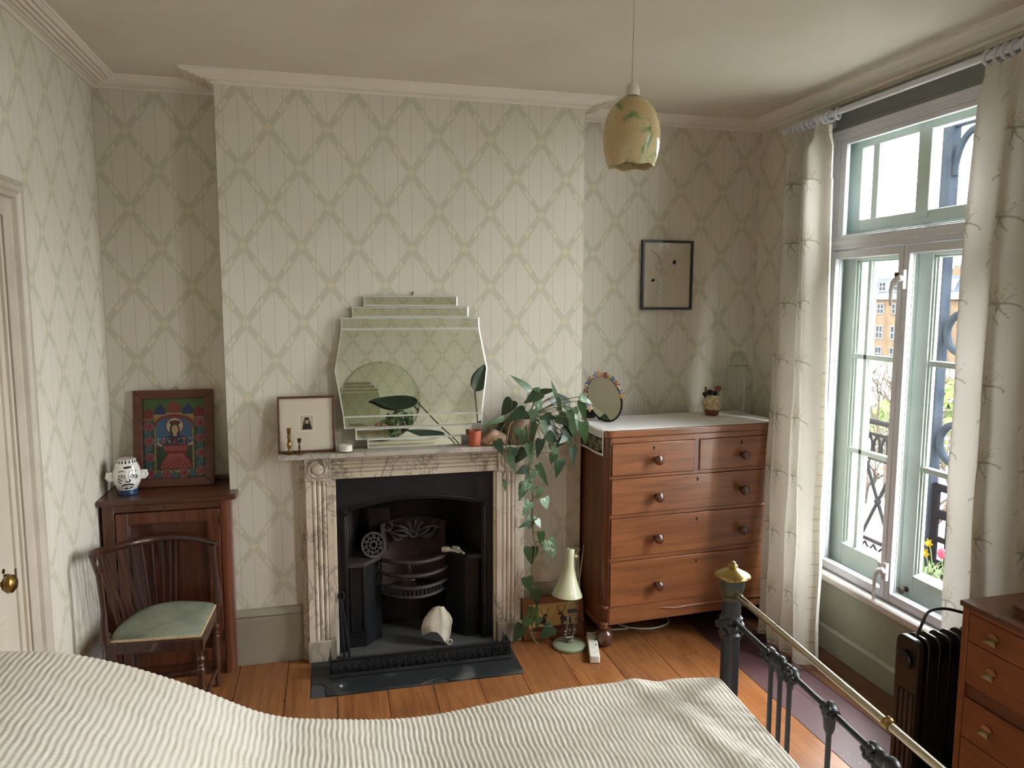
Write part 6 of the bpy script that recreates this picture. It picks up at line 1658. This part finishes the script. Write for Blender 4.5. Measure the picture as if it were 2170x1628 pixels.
pt.mb.xf(M_); pt.mb.build('marquetry_panel', M_PAINT, sg, local=True, smooth=0)
mb = MB(); mb.box(-.13, .13, .001, .009, .03, .178); mb.xf(M_); mb.build('backing_board', bpy.data.materials['plywood'], sg, local=True)

# extension socket
M_PLAS = plain('white_plastic', S(226, 222, 212), .35); M_PLASG = plain('grey_slot', S(90, 88, 86), .6)
a_ = math.atan2(3.395-3.15, 1.252-1.182)
ps = thing('extension_socket', 'white multi-way extension socket on the boards between lamp and chest foot', 'power strip', (1.217, 3.272, .0005), a_)
mb = MB(); mb.prism(rounded(-.130, .130, -.024, .024, .008)[:-2]+[(.130-.008+.008*math.sin(a), .024-.008+.008*math.cos(a)) for a in [PI/2-PI/2*k/6 for k in range(7)]]+[(-.130+.008-.008*math.sin(a), .024-.008+.008*math.cos(a)) for a in [PI/2*k/6 for k in range(7)]], 'z', 0, .036); mb.build('casing', M_PLAS, ps, local=True, bevel=.004, bseg=3, smooth=30, rec=True)
for k in range(4):
    mb = MB(); x = -.095+.058*k
    for (dx, dy, w_, h_) in ((-.008, 0, .005, .003), (.006, -.008, .003, .005), (.006, .008, .003, .005)): mb.box(x+dx-w_/2, x+dx+w_/2, dy-h_/2, dy+h_/2, .0355, .0363)
    mb.build('socket_holes', M_PLASG, ps, local=True, smooth=0)
    mb = MB(); mb.box(x+.018, x+.026, -.018, -.008, .0355, .0385); mb.build('rocker_switch', M_PLASG if k else M_PLAS, ps, local=True, bevel=.001)
mb = MB(); mb.tube(crom([(.130, 0, .016), (.160, -.004, .012), (.195, -.040, .006), (.22, -.10, .006), (.24, -.20, .006)], 4), .0042, 8); mb.build('cable', M_PLAS, ps, local=True)
mb = MB(); mb.tube(crom([(1.40, 3.60, .006), (1.455, 3.50, .006), (1.50, 3.452, .006), (1.58, 3.425, .006), (1.66, 3.435, .006), (1.72, 3.480, .006), (1.74, 3.60, .006)], 6), .0045, 8)
tag(mb.build('loose_cable', M_PLAS), 'white cable looped on the floor beneath the chest of drawers', 'cable')

# ================================================================ PENDANT LAMP
m, nt, b = newmat('mottled_art_glass')
v = coords(nt); n1 = noise(nt, v, 17, 5, .62, .8); n2 = noise(nt, v, 9, 2)
col = mixc(nt, n2.step(.35, .65), S(214, 188, 144), S(222, 210, 170)); col = mixc(nt, n1.step(.53, .64)*.75, col, S(122, 158, 108)); col = mixc(nt, n1.step(.62, .72)*.8, col, S(70, 120, 74))
nt.nodes.remove(b); d_ = nt.nodes.new('ShaderNodeBsdfDiffuse'); t_ = nt.nodes.new('ShaderNodeBsdfTranslucent'); g_ = nt.nodes.new('ShaderNodeBsdfGlossy'); g_.inputs['Roughness'].default_value = .12
for q in (d_, t_): nt.links.new(col, q.inputs['Color'])
m1 = nt.nodes.new('ShaderNodeMixShader'); m1.inputs[0].default_value = .3; m2 = nt.nodes.new('ShaderNodeMixShader'); fr_ = nt.nodes.new('ShaderNodeFresnel'); fr_.inputs[0].default_value = 1.28
nt.links.new(d_.outputs[0], m1.inputs[1]); nt.links.new(t_.outputs[0], m1.inputs[2]); nt.links.new(fr_.outputs[0], m2.inputs[0]); nt.links.new(m1.outputs[0], m2.inputs[1]); nt.links.new(g_.outputs[0], m2.inputs[2])
nt.links.new(m2.outputs[0], [q for q in nt.nodes if q.type == 'OUTPUT_MATERIAL'][0].inputs['Surface'])
M_ART = m
PX, PY = .886, 2.118
pd = thing('pendant_lamp', 'ceiling pendant with mottled green and amber scalloped glass shade on a pale cord', 'lamp', (PX, PY, 2.10))
def shade(u, v):
    a = 2*PI*u
    r = interp(v, [(0, .021), (.04, .034), (.10, .050), (.18, .0625), (.28, .073), (.40, .080), (.55, .083), (.65, .083), (.75, .081), (.85, .077), (.93, .072), (1, .067)])
    w_ = sm(v, .55, 1.0)
    r *= 1-.035*w_*(.5+.5*math.cos(6*a+PI*.1))
    z = 2.300-.198*v + .0032*w_*math.cos(6*a+PI*.1)
    return (PX+r*math.cos(a), PY+r*math.sin(a), z)
mb = MB(); mb.grid(shade, 72, 40, closed=True); mb.build('glass_shade', M_ART, pd, smooth=180, solid=.003)
mb = MB(); mb.tube([(PX+shade(k/72, 1)[0]-PX, shade(k/72, 1)[1], shade(k/72, 1)[2]) for k in range(72)], .0022, 6, closed=True); mb.build('shade_rim', M_ART, pd)
mb = MB(); mb.lathe([(.0, 2.302), (.0205, 2.302), (.0205, 2.318), (.019, 2.328), (.013, 2.338), (.006, 2.342), (0, 2.343)], (PX, PY, 0), 28); mb.build('lampholder', plain('lampholder_plastic', S(206, 196, 184), .35), pd)
mb = MB(); mb.lathe([(.0215, 2.2985), (.0215, 2.302), (0, 2.302)], (PX, PY, 0), 28); mb.build('shade_ring', M_DARK, pd)
mb = MB(); mb.tube([(PX, PY, 2.342), (PX+.0005, PY, 2.5), (PX, PY, 2.667)], .0034, 8); mb.build('cord', plain('pale_cord', S(200, 188, 168), .7), pd)
mb = MB(); mb.lathe([(0, 2.666), (.045, 2.666), (.040, 2.652), (.012, 2.640), (0, 2.640)][::-1], (PX, PY, 0), 24); mb.build('ceiling_rose', M_CEIL, pd)
mb = MB(); mb.lathe([(0, 2.195), (.018, 2.205), (.028, 2.235), (.024, 2.262), (.013, 2.285), (.013, 2.302)], (PX, PY, 0), 20); mb.build('bulb', plain('unlit_bulb', S(230, 228, 220), .3), pd)

# ================================================================ BED
M_BEDBLK = plain('black_bed_enamel', S(32, 34, 37), .42, c2=S(26, 28, 30), vs=8, bs=60, bstr=.1)
M_BEDCUP = plain('dark_bronze_cup', S(70, 74, 72), .35, .6, c2=S(96, 86, 60), vs=9)
M_BEDBR = plain('pale_brass_rail', S(196, 184, 162), .25, 1.0)
M_BRCAP = plain('brass_finial', S(170, 146, 92), .26, 1.0, c2=S(140, 112, 62), vs=14)
bed = thing('bed', 'black iron and brass bedstead, its footboard crossing the lower right', 'bed', (.1, 1.15, 0))
P0 = Vector((1.104, 1.838, 0)); DV = Vector((-.0826, -.9966, 0)); BW_ = 1.36
def bp(s_, z): return tuple(P0+DV*s_+Vector((0, 0, z)))
for s_ in (0, BW_):
    c = P0+DV*s_
    if s_: 
        mb = MB(); mb.lathe([(0, 0), (.022, 0), (.026, .02), (.0262, .875), (.018, .888), (0, .89)], tuple(c), 32); po = mb.build('post', M_BEDBLK, bed); continue
    mb = MB(); mb.lathe([(0, 0), (.022, 0), (.026, .02), (.0262, .862), (0, .862)], tuple(c), 32); po = mb.build('post', M_BEDBLK, bed)
    mb = MB(); mb.lathe([(.026, .850), (.030, .856), (.031, .864), (.027, .868), (.030, .876), (.0345, .892), (.0352, .914), (0, .914)], tuple(c), 32); mb.build('post_cup', M_BEDCUP, bed)
    mb = MB(); mb.lathe([(.030, .913), (.046, .917), (.0485, .922), (.047, .927), (.040, .931), (.026, .938), (.015, .944), (.011, .946), (.0135, .951), (.010, .956), (.006, .958), (.007, .962), (0, .966)], tuple(c), 40)
    for k in range(44): mb.ball((c.x+.0478*math.cos(2*PI*k/44), c.y+.0478*math.sin(2*PI*k/44), .9215), .0028, 6, 4)
    mb.build('brass_finial', M_BRCAP, bed)
    mb = MB(); mb.lathe([(.026, .735), (.031, .742), (.034, .752), (.030, .760), (.036, .770), (.037, .782), (.031, .790), (.033, .798), (.026, .806)], tuple(c), 14)
    for k in range(7): mb.ball((c.x+.034*math.cos(k*.9), c.y+.034*math.sin(k*.9), .765+.012*(k % 2)), .011, 8, 6)
    mb.build('post_collar', M_BEDBLK, bed)
mb = MB(); mb.tube([bp(.02, .876), bp(BW_-.02, .876)], .0088, 16); mb.build('brass_rail', M_BEDBR, bed)
for s_ in (.684,):
    mb = MB(); mb.ball(bp(s_, .884), .009, 10, 8); mb.tube([bp(s_-.008, .876), bp(s_+.008, .876)], .0125, 12); mb.build('rail_boss', M_BRCAP, bed)
mb = MB(); mb.tube([bp(.02, .795), bp(BW_-.02, .795)], .0072, 10); mb.build('lower_rail', M_BEDBLK, bed)
mb = MB(); mb.tube([bp(.02, .33), bp(BW_-.02, .33)], .0085, 10); mb.build('bottom_rail', M_BEDBLK, bed)
def casting(s_, double):
    mb = MB()
    if double:
        for d_ in (-.055, .055):
            mb.ball(bp(s_+d_, .795), .018, 10, 8, (1.0, 1.25, 1.15))
            for k in range(6): a = 2*PI*k/6; mb.ball(tuple(Vector(bp(s_+d_, .795))+Vector((-.012, .013*math.cos(a), .013*math.sin(a)))), .0085, 8, 6)
        for d_ in (-.03, 0, .03): mb.ball(bp(s_+d_, .797+.004*math.cos(d_*60)), .0155, 10, 8, (1, 1.2, 1.1))
        for k, d_ in enumerate((-.045, 0, .045)): mb.tube([bp(s_+d_, .79), bp(s_+d_, .755)], [.012, .008], 8)
    else:
        mb.ball(bp(s_, .796), .019, 10, 8, (1, 1, 1.1)); mb.tube([bp(s_-.022, .795), bp(s_+.022, .795)], .0125, 10); mb.tube([bp(s_, .79), bp(s_, .752), bp(s_, .742)], [.015, .012, .008], 10)
        for k in range(5): a = 2*PI*k/5; mb.ball(tuple(Vector(bp(s_, .798))+Vector((-.011, .011*math.cos(a), .011*math.sin(a)))), .007, 8, 6)
    mb.build('flower_casting' if double else 'knot_casting', M_BEDBLK, bed)
    for d_ in ((-.046, 0, .044) if double else (0,)):
        mb = MB(); mb.tube([bp(s_+d_, .76), bp(s_+d_, .33)], .0062, 10); mb.build('spindle', M_BEDBLK, bed)
for s_, dbl in ((.279, True), (.492, False), (.700, True), (.905, False), (1.11, True)): casting(s_, dbl)
for y0 in (1.79, .50):
    mb = MB(); mb.box(-.95, 1.05, y0-.012, y0+.012, .27, .33); mb.build('side_rail', M_BEDBLK, bed)
for y0 in (1.80, .48):
    mb = MB(); mb.lathe([(0, 0), (.025, 0), (.025, .34), (0, .34)], (-.945, y0, 0), 20); mb.build('leg', M_BEDBLK, bed)
mb = MB(); mb.box(-.95, 1.015, .47, 1.80, .33, .575); mb.build('mattress', plain('mattress_ticking', S(206, 200, 188), .9), bed, bevel=.03, bseg=4)

# ribbed cream blanket, real ridges
M_BLANK = plain('cream_waffle_wool', S(206, 200, 190), .95, c2=S(199, 192, 180), vs=3, spec=.1, bs=420, bstr=.25, bd=.001)
ZF = [(-1.0, .930), (-.736, .916), (-.633, .904), (-.527, .872), (-.408, .818), (-.326, .775), (-.274, .742), (-.2, .699), (-.145, .674), (-.06, .660), (.02, .650), (.096, .641), (.217, .636), (.341, .641), (.469, .647), (.602, .648), (.739, .643), (.88, .637), (.996, .632), (1.056, .629), (1.2, .625)]
def zf(x):   # smoothed outline of what lies beneath
    return sum(interp(x+d_, ZF) for d_ in (-.05, -.025, 0, .025, .05))/5
XE0, XE1 = -.975, 1.052
xs_ = np.arange(XE0, XE1+.26, .0033)
ys_ = list(np.arange(.42, 1.24, .03))+list(np.arange(1.24, 1.90, .0037))+list(np.arange(1.90, 2.16, .012))
YEDGE = 1.805
V = []; 
for s_ in ys_:
    ov = max(0.0, s_-YEDGE); R = .045
    for xq in xs_:
        ox = max(0.0, xq-XE1)
        x, y = min(xq, XE1), min(s_, YEDGE)
        fold = .0
        z = zf(x) + .010*math.sin(5.1*x+2.2*y)*sm(x, -.2, .3) - .05*sm(YEDGE-y, .3, 1.2)*sm(-x, 0, .5)
        z += .008*math.exp(-((x-.80-.35*(1.8-y))/.035)**2)*sm(x, .6, .8) - .006*math.exp(-((x-.88-.35*(1.8-y))/.03)**2)
        nrm = 1.0
        wx = xq+.0012*math.sin(37*s_+9*xq)+.0009*math.sin(91*s_+40*xq); rib = abs(math.cos(PI*wx/.0132)); cr = math.cos(2*PI*s_/.0105+PI*(int(math.floor(wx/.0132+.5)) % 2))
        h = .0034*(rib**.75)+.0011*cr*rib
        # roll over far edge
        if ov > 0:
            a = min(ov/R, PI/2); dy = R*math.sin(a); dz = R*(1-math.cos(a)); rest = max(0, ov-R*PI/2)
            y = y+dy+.012*math.sin(8*x+1)*min(1, rest*6)+(h if a > .8 else h*a); z = z-dz-rest+(h*(1-a/1.6))
        else: z += h
        if ox > 0:
            R2 = .030; a = min(ox/R2, PI/2); rest = max(0, ox-R2*PI/2)
            x = x+R2*math.sin(a)*.55+.0; z = z-R2*(1-math.cos(a))-rest
        x = x - .0826*max(0, (1.80-y))*sm(x, .3, 1.05)
        V.append((x, y, max(z, .14)))
nx = len(xs_); mb = MB(); mb.v = V
for j in range(len(ys_)-1):
    for i in range(nx-1): mb.face((j*nx+i, j*nx+i+1, (j+1)*nx+i+1, (j+1)*nx+i))
tag(mb.build('blanket', M_BLANK, smooth=180), 'cream ribbed waffle wool blanket spread humped over the bed', 'blanket')

# ================================================================ RADIATOR AND TAN DRAWERS
M_RAD = plain('black_radiator_enamel', S(16, 15, 15), .35, c2=S(13, 12, 12), vs=5)
M_RADP = plain('brown_black_panel', S(28, 21, 18), .4)
ra = thing('oil_radiator', 'black finned portable oil radiator under the window beside the tan drawers', 'radiator', (2.02, 1.93, 0))
Y0r, Y1r = 1.880, 1.976
def plate(x0, x1, z0=.075, z1=.62, y0=Y0r, y1=Y1r, r=.03):
    mb = MB(); o = [(y1-r+r*math.sin(a), z1-r+r*math.cos(a)) for a in [PI/2-PI/2*k/5 for k in range(6)]]+[(y0+r-r*math.sin(a), z1-r+r*math.cos(a)) for a in [PI/2*k/5 for k in range(6)]]+[(y0, z0), (y1, z0)]
    mb.prism(o, 'x', x0, x1); return mb
plate(1.800, 1.822).build('end_panel', M_RADP, ra, smooth=30, rec=True, bevel=.003)
for k in range(4):
    mb = MB(); mb.box(1.797, 1.801, Y0r+.010+.021*k, Y0r+.024+.021*k, .10, .44); mb.build('panel_rib', M_RADP, ra, bevel=.001)
mb = MB(); mb.lathe([(0, 0), (.030, 0), (.030, .012), (.026, .016), (.010, .017), (0, .017)], (1.800, 1.928, .545), 28, '-x'); mb.build('thermostat_dial', M_RAD, ra)
for k in range(8):
    x = 1.840+.0415*k
    plate(x, x+.010).build('fin', M_RAD, ra, smooth=30, rec=True, bevel=.002)
mb = MB(); mb.tube([(1.81, 1.928, .55), (2.14, 1.928, .55)], .022, 12); mb.tube([(1.81, 1.928, .14), (2.14, 1.928, .14)], .022, 12); mb.build('oil_tubes', M_RAD, ra)
for x in (1.87, 2.11):
    mb = MB(); mb.tube([(x, 1.84, .025), (x, 1.86, .05), (x, 1.928, .08), (x, 1.996, .05), (x, 2.016, .025)], .009, 8)
    for y in (1.84, 2.016): mb.lathe([(0, -.008), (.025, -.008), (.025, .008), (0, .008)], (x, y, .025), 16, 'x')
    mb.build('castor_foot', M_RAD, ra)
mb = MB(); mb.tube(crom([(1.835, 1.93, .615), (1.87, 1.95, .640), (1.93, 1.985, .668), (2.0, 1.995, .668), (2.06, 1.98, .655), (2.11, 1.955, .640), (2.15, 1.93, .60)], 5), .0052, 8); mb.build('power_cord', M_RAD, ra)
M_TEAK = wood('tan_teak_veneer', S(132, 74, 42), S(112, 60, 32), 1, .42, c3=S(98, 52, 28))
M_TEAKD = wood('dark_teak_rail', S(100, 54, 32), S(84, 46, 28), 1, .45)
M_TEAKT = wood('teak_top', S(104, 68, 48), S(84, 54, 38), 1, .38)
M_NICK = plain('brassy_nickel', S(170, 152, 118), .28, 1.0)
tk = thing('teak_drawers', 'tan teak veneered chest with small flared metal handles at the right edge', 'chest of drawers', (2.09, 1.45, 0))
TY0, TY1, TX0, TX1 = 1.02, 1.778, 1.853, 2.165
mb = MB(); mb.box(TX0-.006, TX1, TY0, TY1+.008, .782, .800); mb.build('top', M_TEAKT, tk, bevel=.004)
mb = MB(); mb.box(TX0+.018, TX1, TY0+.02, TY1-.018, .08, .782); mb.build('carcass', M_TEAKD, tk, smooth=0)
for y0, y1 in ((TY1-.022, TY1), (TY0, TY0+.022)):
    mb = MB(); mb.box(TX0, TX1, y0, y1, .0, .782); mb.build('side_panel', M_TEAK, tk, bevel=.003)
mb = MB(); mb.box(TX0+.004, TX0+.02, TY0+.022, TY1-.022, .770, .782); mb.build('top_rail', M_TEAK, tk)
mb = MB(); mb.box(TX0+.010, TX0+.02, TY0+.022, TY1-.022, .506, .548); mb.build('finger_rail', M_TEAKD, tk)
for z0, z1, hz in ((.683, .768, .728), (.549, .6805, .622), (.377, .5045, .447), (.205, .3745, .285), (.085, .2025, .15)):
    mb = MB(); mb.box(TX0+.002, TX0+.02, TY0+.0235, TY1-.0235, z0, z1); d_ = mb.build('drawer', M_TEAK, tk, bevel=.0015)
    for hy in (1.664, 1.14):
        mb = MB()
        mb.prism([(hy-.008, hz+.013), (hy-.018, hz+.002), (hy-.008, hz-.003), (hy+.008, hz-.003), (hy+.018, hz+.002), (hy+.008, hz+.013)][::-1], 'x', TX0-.003, TX0+.002)
        mb.grid(lambda u, v: (TX0-.002-.016*math.sin(PI/2*v), hy+(u-.5)*(.020+.024*v), hz-.004-.012*v), 8, 5)
        mb.build('handle', M_NICK, d_, smooth=60, solid=.002)
bxw = thing('wooden_box', 'flat reddish wooden box on top of the tan drawers at the right edge', 'box', (1.98, 1.585, .8005))
mb = MB(); mb.box(1.902, 2.06, 1.52, 1.652, .8005, .822); mb.build('box_base', M_REDW, bxw, bevel=.002)
mb = MB(); mb.box(1.900, 2.062, 1.518, 1.654, .8235, .832); mb.build('lid', M_REDW, bxw, bevel=.002)

# ================================================================ BEHIND THE CAMERA (seen in the stepped mirror)
rm = thing('round_mirror', 'large frameless round mirror against the rear wall, seen in the stepped mirror', 'mirror', (.477, YREAR, .94))
mb = MB(); mb.lathe([(0, 0), (.385, 0), (.390, .004), (.384, .009), (0, .009)], (.477, YREAR+.002, 1.330), 64, 'y'); mb.build('mirror_glass', M_MIRROR, rm, smooth=20)
mb = MB(); mb.ball((.485, YREAR+.014, 1.716), .009, 10, 6); mb.build('fixing_clip', M_CHROME, rm)
lg = thing('sideboard', 'pale painted sideboard behind the camera under the round mirror', 'sideboard', (.5, YREAR+.18, 0))
mb = MB(); mb.box(.03, .97, YREAR+.012, YREAR+.33, .915, .938); mb.build('top', M_DOOR, lg, bevel=.004)
mb = MB(); mb.box(.05, .95, YREAR+.014, YREAR+.32, .0, .915); mb.build('body', M_DOOR, lg, bevel=.004)
M_DKLEAF = plain('dark_strap_leaf', S(34, 50, 34), .4, c2=S(26, 40, 28), vs=8)
sp_ = thing('paddle_leaf_plant', 'dark paddle leaved plant behind the camera, seen in the stepped mirror', 'plant', (1.42, -.15, 0))
mb = MB(); mb.lathe([(0, 0), (.11, 0), (.14, .2), (.145, .24), (.13, .24), (.12, .2), (0, .2)], (1.42, -.15, 0), 28); mb.build('pot', M_STONEPOT, sp_)
def paddle(base, tip, wd, nrm, sag):
    B_, T_ = Vector(base), Vector(tip); ex = T_-B_; ez = Vector(nrm); ez = (ez-ex*(ez.dot(ex)/ex.dot(ex))).normalized(); ey = ez.cross(ex.normalized())
    mb = MB(); mb.grid(lambda u, v: tuple(B_+ex*v+ey*((u-.5)*2*wd*math.sin(PI*min(1, v**.75*.97+.03))**.8)+ez*(.25*wd*abs(u-.5)*2)+Vector((0, 0, -sag*math.sin(PI*v)))), 8, 16); return mb
for st, base, tip, wd, nrm, sag in ((((1.40, -.15, .20), (1.34, -.15, .70), (.963, -.15, 1.130)), (.809, -.15, 1.303), (.372, -.15, 1.328), .088, (0, .75, .6), .02),
        (((1.43, -.14, .20), (1.40, -.14, .85)), (1.37, -.15, 1.40), (1.49, -.15, 1.665), .085, (.1, 1, .1), .0),
        (((1.44, -.16, .20), (1.55, -.18, .9)), (1.60, -.18, 1.22), (1.72, -.2, 1.6), .08, (0, 1, .2), 0),
        (((1.40, -.16, .20), (1.30, -.16, .60), (1.15, -.16, .90)), (1.06, -.15, .98), (.69, -.15, 1.035), .055, (0, .7, .7), .015)):
    mb = MB(); mb.tube(crom(list(st)+[base], 4), .007, 8); mb.build('stalk', M_DKLEAF, sp_)
    paddle(base, tip, wd, nrm, sag).build('leaf', M_DKLEAF, sp_, smooth=80, solid=.002)
